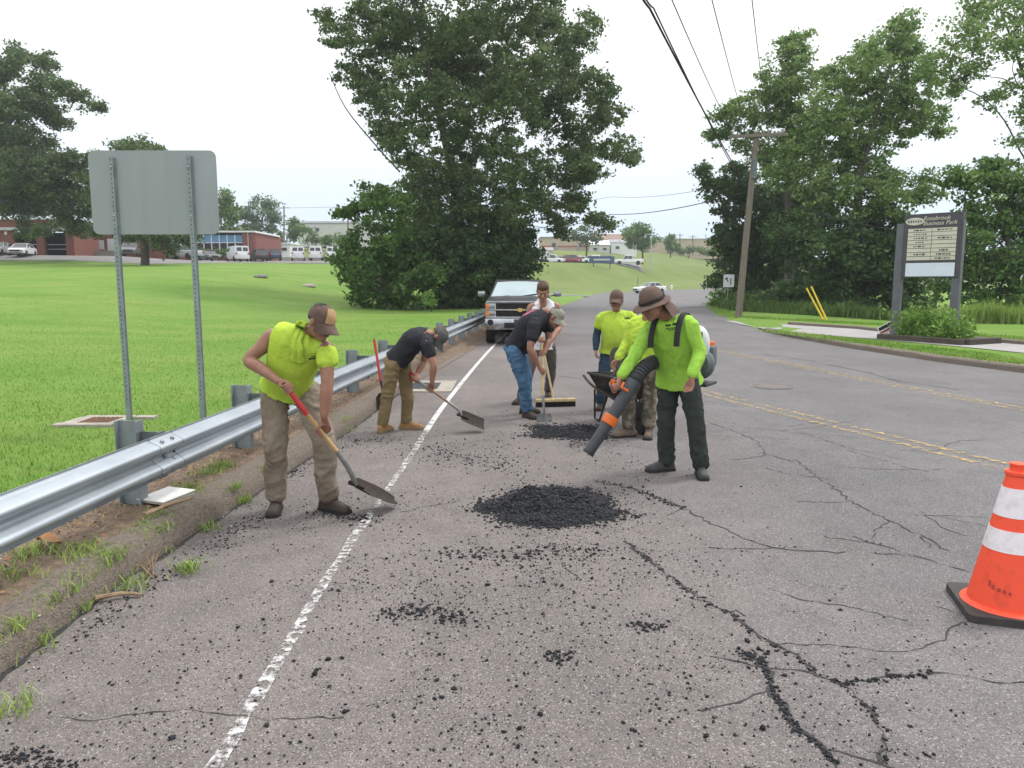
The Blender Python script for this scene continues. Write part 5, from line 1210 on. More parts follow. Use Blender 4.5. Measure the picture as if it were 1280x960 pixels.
leaf_tree('street_tree', 'small dark tree hanging before the beige warehouse', 'tree', (733, 322), 195, [(733, 298, 11), (722, 295, 8), (744, 297, 8), (733, 288, 8)], .5, 'leaf_oak', 40, .25, .5, .9, 'bark', True, 1.2, 37, zbase=8.3)
leaf_tree('street_tree', 'round dark street tree on the slope beyond the white pickup', 'tree', (803, 332), 175, [(800, 296, 12), (790, 302, 10), (811, 302, 11), (796, 286, 8), (806, 288, 8), (802, 310, 12), (788, 294, 7)], .5, 'leaf_mid', 45, .25, .4, .9, 'bark', True, 1.2, 38, zbase=6.0)
leaf_tree('street_tree', 'small bright green tree before the far beige warehouse', 'tree', (838, 318), 215, [(838, 303, 8), (834, 310, 8), (843, 309, 8), (838, 296, 5)], .5, 'leaf_bush', 40, .2, .4, .9, 'bark', True, 1.1, 39, zbase=8.8)
leaf_tree('hedge_shrub', 'low dark hedge along the top road beyond the slope', 'shrub', (860, 320), 225, [(852, 314, 6), (864, 312, 6), (876, 314, 6), (888, 314, 6), (900, 316, 7)], .5, 'leaf_mid', 35, .2, .2, .4, 'bark', False, 1.2, 40, zbase=8.8)
leaf_tree('roadside_shrub', 'bright low shrub at the roadside by the lane sign', 'shrub', (900, 386), 52, [(893, 372, 9), (903, 368, 10), (915, 372, 10), (928, 374, 10), (895, 380, 7), (940, 376, 9), (910, 380, 8)], .16, 'leaf_weed', 330, .06, .2, .5, 'bark', False, .36, 41, zbase=.12)
leaf_tree('small_sapling', 'single pale green sapling standing before the dark thicket left of the oak base', 'sapling', (537, 386), 42, [(537, 370, 5), (540, 378, 4)], .16, 'leaf_weed', 260, .03, .2, .5, 'bark', False, .25, 42, zbase=.15)
# tall grass in front of the right hand trees, planter weeds
def tall_grass(name, label, pts, n, h0, h1, w=.02, mname='weed_blade'):
    P = []
    for k in range(n):
        (a0, b0, c0), (a1, b1, c1) = random.choice(pts); u = random.random(); q = G(a0 + (a1 - a0) * u, b0 + (b1 - b0) * u, .12); q.y += random.uniform(0, c0 + (c1 - c0) * u); q.x += random.gauss(0, .2); P.append(q[:])
    P = np.array(P); hv = np.array([.65 + .5 * noise.noise((q[0] * .8, q[1] * .8, 0)) + .35 * noise.noise((q[0] * 3, q[1] * 3, 0)) for q in P]).clip(.25, 1.2)
    tag(obj(name, blades(P, rng.uniform(h0, h1, n) * hv, .7, w), mname), label, 'grass', kind='stuff')
tall_grass('tall_grass', 'tall bright grass standing before the trees right of the business sign', [((1195, 404, 2.5), (1420, 408, 2.5))], 9000, .5, 1.15, .016)
tall_grass('thicket_grass', 'tall grass coloured darker for shade along the foot of the trees behind the utility pole', [((925, 389, 4), (1030, 395, 4)), ((1030, 395, 4), (1120, 401, 3))], 11000, .35, .95, .02, 'shade_blade')
tall_grass('island_grass', 'mown grass on the island and verges right of the road', [((965, 414, 0), (1280, 455, 0)), ((975, 416, 1.5), (1280, 452, 1.5)), ((935, 398, 3), (1120, 408, 2)), ((1205, 425, 4), (1400, 436, 4)), ((893, 380, 3), (925, 398, 3))], 26000, .05, .12, .012, 'grass_blade')
for i in range(16):
    u = .06 + .86 * (i + .5) / 16; q = p1.lerp(p2, u) + dn * random.uniform(.3, 1.0); h = random.uniform(.35, 1.0) if i % 3 else random.uniform(1.1, 1.7)
    wd = thing('planter_weed', 'tall leafy green weed growing in the timber planter', 'weed', (q.x, q.y, .1), 0, 'weeds in the sign planter')
    st = MB(); pts = []
    for k in range(4):
        e_ = q + Vector((random.gauss(0, .16), random.gauss(0, .12), h * random.uniform(.6, 1))); st.tube([q, q.lerp(e_, .5) + Vector((0, 0, .05)), e_], [.008, .006, .004], 5)
        for j in range(44): w_ = random.uniform(.1, 1); pts.append(tuple(q.lerp(e_, w_) + Vector((random.gauss(0, .09), random.gauss(0, .09), random.gauss(0, .04)))))
    st.build('stem', 'leaf_weed', wd); obj('foliage', quads(np.array(pts), .11, .2, .3, .5), 'leaf_weed', wd)
for px, py, Yq, lb in ((326, 341, 58, 'rounded grey stone lying on the lawn before the dark suv'), (386, 344, 56, 'flat pale stone lying on the lawn before the white vans')):
    q = J(px, py, Yq); q.z = h_left(q.x, Yq); V0, F0 = ico(3)
    Vs = [(q.x + v[0] * .55 * (1 + .25 * noise.noise(Vector(v) * 1.7)), q.y + v[1] * .4, q.z + .02 + v[2] * .20 * (1 + .3 * noise.noise(Vector(v) * 2.3))) for v in V0]
    tag(obj('lawn_stone', np_mesh('stone', Vs, F0, True), 'concrete_dark' if px < 350 else 'concrete'), lb, 'stone')
# ================================================================ PEOPLE
def ortho(f, u):
    f = Vector(f).normalized(); u = Vector(u); u = (u - f * u.dot(f)).normalized(); return f, u
def ring_loft(pts, lats, wd, fwd, n=20, sq=.85):
    rs = []; m = len(pts)
    for i in range(m):
        t = (pts[min(i + 1, m - 1)] - pts[max(i - 1, 0)]).normalized(); l = lats[i] - t * lats[i].dot(t); l.normalize(); f = t.cross(l)
        if f.dot(fwd) < 0: f = -f
        w, d = wd[i][:2]; off = wd[i][2] if len(wd[i]) > 2 else 0; q = pts[i] + f * off; r_ = []
        for k in range(n):
            th = 2 * math.pi * k / n; c_ = math.cos(th); s_ = math.sin(th)
            r_.append(q + l * (w * math.copysign(abs(c_) ** sq, c_)) + f * (d * math.copysign(abs(s_) ** sq, s_)))
        rs.append(r_)
    return MB().rings(rs)
def limb(mb, pts, rad, m=5, n=12, side=None):
    P = [Vector(q) for q in catmull(pts, m)]; RR = [tuple(q) for q in catmull([(a, b) if isinstance((a, b)[0], float) else a for a, b in [(r, r) if not isinstance(r, tuple) else r for r in rad]], m)]
    e0 = (P[0] - P[1]).normalized(); e1 = (P[-1] - P[-2]).normalized()
    P = [P[0] + e0 * RR[0][0] * .6] + P + [P[-1] + e1 * RR[-1][0] * .6]; RR = [(RR[0][0] * .55, RR[0][1] * .55)] + RR + [(RR[-1][0] * .55, RR[-1][1] * .55)]
    mb.tube(P, RR, n, side=side)
def hand_grip(mb, wr, Gc, axis, r, ts):
    a = Vector(axis).normalized(); d = Gc - wr; d = (d - a * d.dot(a)); d.normalize(); n = a.cross(d)
    if n.z < 0 and abs(n.z) > .2: n = -n
    pc = Gc - d * .035 + n * (r + .014)
    limb(mb, [wr, wr.lerp(pc, .5), pc, Gc + d * .012 + n * (r + .014)], [.027, (.036, .018), (.042, .016), (.040, .013)], 4, 10, side=a)
    for s, ln in ((-.032, .92), (-.011, 1.0), (.011, .97), (.032, .85)):
        pts = [Gc + a * s + d * ((r + .012) * math.cos(th)) + n * ((r + .012) * math.sin(th)) for th in [R(q) for q in (105, 55, 5, -50, -50 - 60 * ln)]]
        limb(mb, pts, [.0095, .0095, .009, .0085, .0075], 3, 7)
    b = Gc - d * .055 + n * .012 + a * (.03 * ts)
    limb(mb, [b, Gc - d * (r + .016) + a * (.045 * ts) + n * .004, Gc - n * (r + .008) - d * .010 + a * (.050 * ts), Gc - n * (r + .010) + d * .016 + a * (.040 * ts)], [.014, .012, .0105, .009], 4, 8)
def hand_relaxed(mb, wr, d, pn, ts):
    d, pn = ortho(d, pn); a = d.cross(pn)
    k = wr + d * .085
    limb(mb, [wr, wr + d * .03, wr + d * .06, k], [.026, (.034, .018), (.042, .016), (.040, .013)], 4, 10, side=a)
    for s, ln in ((-.031, .062), (-.0105, .074), (.0105, .080), (.031, .072)):
        p0 = k + a * s - d * .01; p1 = p0 + (d * .8 + pn * .35) * ln * .55; p2 = p1 + (d * .55 + pn * .8) * ln * .42; p3 = p2 + (d * .2 + pn * .95) * ln * .3
        limb(mb, [p0, p1, p2, p3], [.0095, .009, .0085, .007], 3, 7)
    b = wr + d * .03 + a * (.028 * ts)
    limb(mb, [b, b + d * .03 + a * (.02 * ts) + pn * .012, b + d * .058 + a * (.022 * ts) + pn * .024, b + d * .075 + a * (.016 * ts) + pn * .03], [.014, .012, .0105, .0085], 4, 8)
def wrinkle(me, amp, sc, seed, st=(1, 1, 1), fine=.35):
    n = len(me.vertices); nv = [v.normal.copy() for v in me.vertices]
    for v, nn in zip(me.vertices, nv):
        p = v.co; q = Vector((p.x * sc * st[0] + seed, p.y * sc * st[1], p.z * sc * st[2]))
        wp = noise.noise_vector(q * .6) * .7; a = noise.noise(q + wp); a2 = noise.noise(q * 1.9 + wp * 1.5); w = (1 - abs(a)) ** 4 - .4; w2 = (1 - abs(a2)) ** 4 - .4; b = noise.noise(q * 3.5)
        mk = .35 + .9 * smooth01(noise.noise(Vector((p.x * 3.1 + seed, p.y * 3.1, p.z * 3.1))) * 1.3 + .5)
        v.co = p + nn * (amp * mk * (w * 1.25 + w2 * .7 + fine * b))
    me.update()
def boot(parent, an, toe, m, sole, sc=1.0):
    t = Vector((toe[0], toe[1], 0)).normalized(); s = Vector((-t.y, t.x, 0)); o = Vector((an.x, an.y, 0)); gz = .0
    prof = [(-.085, .026, .055), (-.07, .036, .085), (-.02, .039, .105), (.04, .040, .098), (.09, .045, .075), (.14, .049, .060), (.18, .044, .050), (.205, .026, .036)]
    mb = MB(); rs = []
    for (x, w, h) in prof:
        r_ = []
        for k in range(16):
            th = 2 * math.pi * k / 16; c_ = math.cos(th); s_ = math.sin(th)
            zz = .018 + (h * max(0, s_) ** .8 if s_ > 0 else .01 * s_)
            r_.append(o + t * (x * sc) + s * (w * sc * math.copysign(abs(c_) ** .7, c_)) + Vector((0, 0, zz)))
        rs.append(r_)
    mb.rings(rs); limb(mb, [o + Vector((0, 0, .06)) - t * .01, Vector((an.x, an.y, .13)) - t * .008, an + Vector((0, 0, .10)) - t * .005], [.047, .047, .052], 4, 12)
    up_ = obj('boot', remesh(mb, .009, 3), m, parent)
    out = [(x * sc * 1.03, w * sc * 1.12 + .002) for x, w, h in prof]; poly = [(x, w) for x, w in out] + [(x, -w) for x, w in reversed(out)]
    MB().prism(poly, (.0, .028), (t, s, Vector((0, 0, 1))), o).build('sole', sole, up_)
    mb = MB()
    for k in range(4):
        x = .03 + k * .026; q = o + t * x * sc + Vector((0, 0, .124 - k * .014)); mb.tube([q - s * .022, q + Vector((0, 0, .004)), q + s * .022], .004, 5)
    mb.build('laces', sole, up_)
def head_frame(K):
    f, u = ortho(K['face'], K['hup']); l = u.cross(f); return f, u, l
def person(name, label, K, O):
    s = O.get('size', 1.0); vox = O.get('vox', .008); sh, el, wr, hip, kn, an = (K[k] for k in ('sh', 'el', 'wr', 'hip', 'kn', 'an'))
    base = (an[0] + an[1]) / 2; t = thing(name, label, 'person', (base.x, base.y, 0))
    f, u, l = head_frame(K); hd = K['head']; Mh = Matrix((l, f, u)).transposed(); hs = O.get('hs', 1.0) * 1.02
    H = lambda a, b, c: hd + l * (a * hs) + f * (b * hs) + u * (c * hs)
    lh = (hip[1] - hip[0]).normalized(); lsx = (sh[1] - sh[0]).normalized(); fwd = Vector(K['fwd']).normalized()
    smid = (sh[0] + sh[1]) / 2; pel, chest, neck = K['pel'], K['chest'], K['neck']; belly = O.get('belly', .0)
    waist = pel.lerp(chest, .45); sw = (sh[1] - sh[0]).length / 2
    spine = [pel + (pel - waist).normalized() * .10, pel, waist, chest, smid.lerp(neck, .25) * 1.0, neck]
    lats = [lh, lh, lh.lerp(lsx, .4), lsx, lsx, lsx]
    def torso(e, hem):
        pts = [Vector(q) for q in catmull([spine[1] + (spine[0] - spine[1]).normalized() * hem] + spine[1:], 4)]
        wd = [(.186 * s, .142 * s, belly * .3), (.160 * s, .118 * s, belly * .5), (.148 * s, .108 * s + belly * .5, belly * .7), (.168 * s, .118 * s + belly * .2, belly * .3), (sw * .82, .088 * s, 0), (.072, .070, 0)]
        wd = [tuple(q) for q in catmull([(a + e, b + e, c) for a, b, c in wd], 4)]
        la = [Vector(q) for q in catmull(lats, 4)]
        return ring_loft(pts, la, wd, fwd)
    # --- body: one continuous skin surface
    mb = torso(-.02, .05)
    mb.ball(H(0, -.008, .035), (.076 * hs, .096 * hs, .088 * hs), Mh, 16, 12); mb.ball(H(0, .020, -.038), (.069 * hs, .074 * hs, .078 * hs), Mh, 16, 12)
    mb.ball(H(0, .064, -.092), (.038 * hs, .026 * hs, .024 * hs), Mh); mb.ball(H(0, .078, -.055), (.034 * hs, .020 * hs, .024 * hs), Mh)
    limb(mb, [H(0, .085, .022), H(0, .100, .0), H(0, .112, -.022), H(0, .098, -.030)], [.010 * hs, .012 * hs, .015 * hs, .012 * hs], 3, 8)
    mb.ball(H(0, .082, .032), (.052 * hs, .014 * hs, .010 * hs), Mh)
    for sg in (-1, 1):
        mb.ball(H(sg * .040, .070, -.018), (.022 * hs, .020 * hs, .022 * hs), Mh); mb.ball(H(sg * .079, -.005, .0), (.011 * hs, .022 * hs, .034 * hs), Mh)
    limb(mb, [neck.lerp(smid, .5) + (chest - neck) * .15, neck, H(0, -.025, -.06), H(0, -.015, .0)], [.062, .058, .056, .056], 4)
    for i in (0, 1):
        limb(mb, [smid.lerp(sh[i], .55), sh[i], sh[i].lerp(el[i], .45), el[i], el[i].lerp(wr[i], .35), wr[i]], [.050 * s, .058 * s, .050 * s, .040 * s, .043 * s, .028], 5, 14)
        limb(mb, [hip[i], hip[i].lerp(kn[i], .5), kn[i], kn[i].lerp(an[i], .4), an[i]], [.068, .062, .048, .046, .036], 5, 12)
        hk = K['hand'][i]
        if hk[0] == 'grip': hand_grip(mb, wr[i], hk[1], hk[2], hk[3], hk[4])
        else: hand_relaxed(mb, wr[i], hk[1], hk[2], hk[3])
    body = obj('body', remesh(mb, vox, 3, .45), O.get('skin', 'skin'), t)
    for sg in (-1, 1):
        e_ = MB().ball(H(sg * .032, .081, .010), (.0115 * hs, .008 * hs, .0055 * hs), Mh, 10, 6).build('eye', 'eye_white', body, True)
        MB().ball(H(sg * .032, .0865, .009), (.0075 * hs, .004 * hs, .0055 * hs), Mh, 8, 6).build('iris', 'eye_dark', e_, True)
    MB().ball(H(0, .0965, -.058), (.022 * hs, .006 * hs, .0075 * hs), Mh, 12, 6).build('mouth', 'lips', body, True)
    # --- shirt
    so = O['shirt']; mb = torso(so.get('ease', .018), so.get('hem', .10))
    for i in (0, 1):
        q_ = sh[i] if not so.get('tank') else smid.lerp(sh[i], so['tank']) + (neck - smid) * .2
        limb(mb, [neck.lerp(smid, .5), smid.lerp(sh[i], .5) + (neck - smid) * .2, q_], [.062 * s, .072 * s, .074 * s] if not so.get('tank') else [.058, .062, .064], 4)
        k = so.get('sleeve', .5)
        if k > 0:
            P = [sh[i], sh[i].lerp(el[i], min(1, k) * .5), sh[i].lerp(el[i], min(1.0, k))]; rr = [.076 * s, .072 * s, .070 * s]
            if k > 1: P += [el[i].lerp(wr[i], .5), el[i].lerp(wr[i], min(1, k - 1))]; rr = [.076 * s, .066 * s, .060 * s, .054 * s, .046 * s]
            limb(mb, P, rr, 5, 14)
    me = remesh(mb, .0105, 4); wrinkle(me, so.get('amp', .008), 7, O.get('seed', 0), so.get('st', (1, 1, .6))); shirt = obj('shirt', me, so['mat'], t)
    # --- trousers
    po = O['pants']; mb = MB(); e = po.get('ease', .0)
    pp = [spine[1] + (spine[0] - spine[1]) * 1.1, pel, pel.lerp(waist, .55)]
    mb2 = ring_loft([Vector(q) for q in catmull(pp, 4)], [lh] * 9, [tuple(q) for q in catmull([(.150 * s, .110 * s), (.156 * s, .116 * s), (.142 * s, .104 * s)], 4)], fwd); mb.v, mb.f = mb2.v, mb2.f
    for i in (0, 1):
        hem = an[i] + (kn[i] - an[i]).normalized() * po.get('up', .0)
        limb(mb, [hip[i], hip[i].lerp(kn[i], .4), kn[i], kn[i].lerp(hem, .5), hem], [.090 * s + e, .085 * s + e, .072 * s + e, .068 * s + e, .064 * s + e], 6, 16)
    me = remesh(mb, .0115, 4); wrinkle(me, po.get('amp', .011), 6, O.get('seed', 0) + 5, (.9, .9, 1.15)); trousers = obj('trousers', me, po['mat'], t)
    if po.get('belt'):
        bp = pel.lerp(waist, .35); rs = ring_loft([bp - (waist - pel).normalized() * .018, bp + (waist - pel).normalized() * .018], [lh, lh], [(.172 * s, .130 * s), (.170 * s, .130 * s)], fwd); rs.build('belt', 'black_cloth', trousers)
    for i in (0, 1): boot(t, an[i], K['toe'][i], O['boot'], O.get('sole', 'sole'))
    # --- headgear and hair
    hat = O.get('hat'); 
    if hat in ('cap', 'sunhat'):
        cm = O['hatmat']; tilt = O.get('tilt', 0.0)
        V = []; nu, nv = 28, 8; zb = .030
        for i in range(nv + 1):
            ph = (math.pi / 2) * i / nv
            for k in range(nu):
                th = 2 * math.pi * k / nu; rl = .086 * math.cos(ph) ** .75; rf = .107 * math.cos(ph) ** .75
                V.append(H(rl * math.cos(th), -.006 + rf * math.sin(th), zb + (.125 if hat == 'sunhat' else .100) * math.sin(ph) ** (.8 if hat == 'sunhat' else 1) * (1 + .05 * math.sin(th))))
        F = [(i * nu + k, i * nu + (k + 1) % nu, (i + 1) * nu + (k + 1) % nu, (i + 1) * nu + k) for i in range(nv) for k in range(nu)]
        cap = MB().add(V, F).build('hat' if hat == 'sunhat' else 'cap', cm, t, True)
        if hat == 'cap':
            V = []; m_ = 14; q = 5
            for j in range(q):
                for k in range(m_ + 1):
                    th = R(22) + R(136) * k / m_; ex = .085 * (j / (q - 1)) * math.sin((th - R(22)) / R(136) * math.pi) ** .55
                    x = .086 * math.cos(th); y = -.006 + .107 * math.sin(th) + ex; V.append(H(x, y, zb + .004 - .030 * (j / (q - 1)) - 1.6 * x * x * (1 + j)))
            n1 = len(V); V += [p - u * .005 for p in V]; w_ = m_ + 1; F = []
            for j in range(q - 1):
                for k in range(m_): F += [(j * w_ + k, j * w_ + k + 1, (j + 1) * w_ + k + 1, (j + 1) * w_ + k), (n1 + j * w_ + k, n1 + (j + 1) * w_ + k, n1 + (j + 1) * w_ + k + 1, n1 + j * w_ + k + 1)]
            for k in range(m_): F.append(((q - 1) * w_ + k, (q - 1) * w_ + k + 1, n1 + (q - 1) * w_ + k + 1, n1 + (q - 1) * w_ + k))
            MB().add(V, F).build('brim', O.get('brim', cm), cap, True)
            MB().ball(H(0, -.006, zb + .101), .008 * hs, None, 8, 6).build('button', cm, cap, True)
            if O.get('front'):
                V = []; 
                for i in range(6):
                    ph = (math.pi / 2) * (.04 + .72 * i / 5)
                    for k in range(9):
                        th = R(55) + R(70) * k / 8; rl = .0895 * math.cos(ph) ** .75; rf = .1105 * math.cos(ph) ** .75
                        V.append(H(rl * math.cos(th), -.006 + rf * math.sin(th), zb + .103 * math.sin(ph) * (1 + .05 * math.sin(th))))
                MB().add(V, [(i * 9 + k, i * 9 + k + 1, (i + 1) * 9 + k + 1, (i + 1) * 9 + k) for i in range(5) for k in range(8)]).build('front_panel', O['front'], cap, True)
        else:
            V = []; rr_ = [0, .02, .036, .048]
            for j, ex in enumerate(rr_):
                for k in range(nu):
                    th = 2 * math.pi * k / nu; fr = 1 + .75 * max(0, math.sin(th)); z = zb + .006 - .55 * ex * (1 - .45 * max(0, math.sin(th))) + .006 * math.sin(th * 3) * j / 3
                    V.append(H((.086 + ex) * math.cos(th), -.006 + (.107 + ex * fr) * math.sin(th), z))
            n1 = len(V); V += [p - u * .005 for p in V]; F = []
            for j in range(3):
                for k in range(nu): F += [(j * nu + k, j * nu + (k + 1) % nu, (j + 1) * nu + (k + 1) % nu, (j + 1) * nu + k), (n1 + j * nu + k, n1 + (j + 1) * nu + k, n1 + (j + 1) * nu + (k + 1) % nu, n1 + j * nu + (k + 1) % nu)]
            for k in range(nu): F.append((3 * nu + k, 3 * nu + (k + 1) % nu, n1 + 3 * nu + (k + 1) % nu, n1 + 3 * nu + k))
            MB().add(V, F).build('brim', cm, cap, True)
            V = []   # neck flap
            for j in range(6):
                for k in range(13):
                    th = R(190) + R(160) * k / 12; d_ = j / 5; V.append(H((.098 + .045 * d_ + .010 * math.sin(k * 1.7) * d_) * math.cos(th), -.006 + (.116 + .085 * d_ + .010 * math.cos(k * 2.1) * d_) * math.sin(th), zb - .01 - .135 * d_ - .02 * d_ * abs(math.cos(th))))
            MB().add(V, [(j * 13 + k, j * 13 + k + 1, (j + 1) * 13 + k + 1, (j + 1) * 13 + k) for j in range(5) for k in range(12)]).build('neck_flap', cm, cap, True)
            pts = [H(.0925 * math.cos(th), -.006 + .1125 * math.sin(th), zb + .022 + .004 * math.sin(3 * th)) for th in np.linspace(0, 2 * math.pi, 28, endpoint=False)]
            MB().tube(pts, [(.006, .013)] * 28, 6, side=None, closed=True).build('hat_band', 'black_cloth', cap, True)
    if O.get('hair'):
        V = []; nu, nv = 30, 12; full = not hat
        for i in range(nv + 1):
            ph = math.pi * .5 - (math.pi * (.78 if full else .62)) * i / nv
            for k in range(nu):
                th = 2 * math.pi * k / nu; fr = max(0, math.sin(th)); lim = (.04 if full else .05)
                rr_ = 1 + .10 * noise.noise((math.cos(th) * 4, math.sin(th) * 4, ph * 5)) + (.10 if full and ph > .4 else 0)
                z = .035 + .096 * math.sin(ph) * rr_; z = max(z, -.055 + .125 * smooth01((fr - .15) / .4)); 
                V.append(H(.081 * math.cos(ph) ** .8 * rr_ * math.cos(th) if math.cos(ph) > 0 else 0, -.012 + .101 * max(0, math.cos(ph)) ** .8 * rr_ * math.sin(th) - .0, z))
        F = [(i * nu + k, i * nu + (k + 1) % nu, (i + 1) * nu + (k + 1) % nu, (i + 1) * nu + k) for i in range(nv) for k in range(nu)]
        MB().add(V, F).build('hair', O['hair'], t, True)
    return t, shirt, H
def patch(shirt, c, U_, V_, N_, shapes, m, name, parent):
    """flat printed marks pressed onto a garment"""
    off = Vector((0, 0, 0)); p = shirt.parent
    while p is not None: off += p.location; p = p.parent
    bv = BVHTree.FromPolygons([v.co + off for v in shirt.data.vertices], [tuple(q.vertices) for q in shirt.data.polygons]); mb = MB()
    for (a0, b0, a1, b1) in shapes:
        V = []; n = 5
        for i in range(n):
            for j in range(3):
                q = c + U_ * (a0 + (a1 - a0) * i / (n - 1)) + V_ * (b0 + (b1 - b0) * j / 2); h = bv.ray_cast(q + N_ * .4, -N_)
                V.append((h[0] if h[0] is not None else q) + N_ * .004)
        mb.add(V, [(i * 3 + j, i * 3 + j + 1, i * 3 + j + 4, i * 3 + j + 3) for i in range(n - 1) for j in range(2)])
    return mb.build(name, m, parent, True)
X = lambda v, z=None: v
def ank(px, py, Y, z=.10): q = J(px, py, Y); return Vector((q.x, Y, z))

# ---------------- tools
def shovel(label, pts, parts, bl_dir, bl_up, bl_len=.30, bl_w=.125, square=False, grip=None, gripm='red_paint', cat='shovel', bm='steel_dark'):
    """pts: shaft points; parts: list of (i0, i1, material, name, radius)"""
    t = thing('shovel', label, cat, tuple(pts[-1]))
    for i0, i1, m_, nm, r in parts:
        seg = [Vector(q) for q in catmull(pts[i0:i1 + 1], 5)]; MB().tube(seg, r, 10).build(nm, m_, t, True)
    if grip:
        a = (pts[0] - pts[1]).normalized(); s = Vector(grip); s = (s - a * s.dot(a)).normalized(); p0 = pts[0]
        MB().tube([p0 + s * .05 + a * .10, p0 - s * .05 + a * .10], .015, 8).build('grip_bar', gripm, t, True)
        for sg in (-1, 1): MB().tube([Vector(q) for q in catmull([p0 - a * .01, p0 + s * sg * .035 + a * .03, p0 + s * sg * .052 + a * .10], 4)], .012, 8).build('grip_arm', gripm, t, True)
    d, up = ortho(bl_dir, bl_up); sd_ = d.cross(up); p0 = pts[-1]; nu, nv = 9, 11; V = []
    for j in range(nv):
        v = j / (nv - 1)
        for i in range(nu):
            q = -1 + 2 * i / (nu - 1)
            if square: w = bl_w * (.88 + .12 * min(1, v * 5)); e = 0
            else: w = bl_w * min(1, .55 + 2.5 * v) * (1 if v < .55 else max(.12, math.sqrt(max(0, 1 - ((v - .55) / .47) ** 2)))); e = 0
            V.append(p0 + d * (v * bl_len) + sd_ * (q * w) + up * (.030 * abs(q) ** 2.2 * (1 - .5 * v) - .012 * (1 - v)))
    n1 = len(V); V += [p - up * .004 for p in V]; F = []
    for j in range(nv - 1):
        for i in range(nu - 1): a = j * nu + i; F += [(a, a + 1, a + nu + 1, a + nu), (n1 + a, n1 + a + nu, n1 + a + nu + 1, n1 + a + 1)]
    edge = [i for i in range(nu)] + [j * nu + nu - 1 for j in range(1, nv)] + [(nv - 1) * nu + i for i in range(nu - 2, -1, -1)] + [j * nu for j in range(nv - 2, 0, -1)]
    for a, b in zip(edge, edge[1:] + edge[:1]): F.append((a, n1 + a, n1 + b, b))
    MB().add(V, F).build('blade', bm, t, True)
    MB().tube([p0 - d * .06, p0 + d * .09 + up * .004], [.019, .012], 8).build('socket', bm, t, True)
    return t

# ---------------- sleeveless man with the long shovel
sA = [J(357, 482, 5.36), J(384, 518, 5.40), J(421, 564, 5.50), J(434, 583, 5.56), J(441, 597, 5.62), J(444, 606, 5.66)]
axA = (sA[2] - sA[0]).normalized()
KA = dict(pel=J(360, 480, 5.85), chest=J(371, 440, 5.66), neck=J(383, 415, 5.56), head=J(401, 403, 5.46), face=(.74, -.50, -.45), hup=(.35, -.15, .92), fwd=(.35, -.93, 0),
          sh=(J(341, 421, 5.64), J(408, 437, 5.50)), el=(J(311, 450, 5.60), J(409, 480, 5.44)), wr=(J(349, 477, 5.44), J(405, 520, 5.41)),
          hip=(J(343, 487, 5.86), J(383, 487, 5.84)), kn=(J(344, 556, 5.74), J(405, 553, 5.68)), an=(ank(345, 622, 5.84), ank(410, 617, 5.84)), toe=((.12, -1), (.88, -.45)),
          hand=(('grip', J(359, 485, 5.365), axA, .017, -1), ('grip', J(402, 540, 5.445), axA, .016, -1)))
pA, shA, HA = person('person', 'man in a sleeveless lime shirt and dusty khaki trousers bending over a long shovel', KA, dict(
    vox=.0065, seed=1, size=1.10, belly=.04, skin='skin_tan', shirt=dict(mat='lime', sleeve=.0, hem=.03, tank=.86, ease=.020, amp=.008, st=(.8, .8, .6)), pants=dict(mat='khaki', ease=.010, belt=True, up=.02, amp=.013),
    boot='boot_brown', hat='cap', hatmat='cap_brown', front='cap_tan', brim='cap_brown', hair='hair_dark'))
mb = MB(); limb(mb, [KA['sh'][1], KA['sh'][1].lerp(KA['el'][1], .22), KA['sh'][1].lerp(KA['el'][1], .42)], [.074, .078, .074], 5, 14); me = remesh(mb, .009, 3); wrinkle(me, .010, 9, 31, (1.6, 1.2, .4)); obj('rolled_sleeve', me, 'lime', pA)
off_ = pA.location; bvA = BVHTree.FromPolygons([v.co + off_ for v in shA.data.vertices], [tuple(q.vertices) for q in shA.data.polygons])
def drape(path, w, name):
    """a thin cloth strip lying on the shirt along a path of directions"""
    P = [Vector(q) for q in catmull([(a_, b_, 0) for a_, b_ in path], 6)]; V = []; n_ = 9
    for k, p in enumerate(P):
        for i in range(n_):
            x_ = -1 + 2 * i / (n_ - 1); o_ = J(p.x + x_ * w * (1 + .12 * math.sin(k * .9)), p.y + 1.5 * math.sin(x_ * 3 + k * .3), 4.6); d_ = (o_ - cam.location).normalized(); h = bvA.ray_cast(o_, d_)
            q = h[0] if h[0] is not None else cam.location + d_ * ((J(p.x, p.y, 5.45) - cam.location).length)
            V.append(q - d_ * (.010 + .008 * (1 + math.sin(x_ * 7 + k * .25)) * (1 - .5 * abs(x_))))
    m_ = len(P); F = [(j * n_ + i, j * n_ + i + 1, (j + 1) * n_ + i + 1, (j + 1) * n_ + i) for j in range(m_ - 1) for i in range(n_ - 1)]
    o = MB().add(V, F).build(name, 'lime', pA, True); md = o.modifiers.new('thick', 'SOLIDIFY'); md.thickness = .008; return o
drape([(381, 402), (374, 412), (370, 426), (371, 440), (373, 453)], 8, 'neck_towel')
patch(shA, J(389, 449, 5.4), Vector((1, 0, .15)), Vector((-.1, 0, 1)), Vector((0, -1, 0)), [(-.04, -.008, .04, .004), (-.02, .010, .035, .016), (.0, -.02, .03, -.014)], 'print_dark', 'shirt_print', shA)
shovel('red and wooden handled round shovel held by the man in the sleeveless lime shirt', sA, [(0, 1, 'red_paint', 'grip_sleeve', .020), (1, 2, 'wood_handle', 'handle', .017), (2, 5, 'steel', 'neck', .019)], J(494, 626, 5.95) - sA[-1], (0, -.45, .9), (J(494, 626, 5.95) - sA[-1]).length, .118, False)
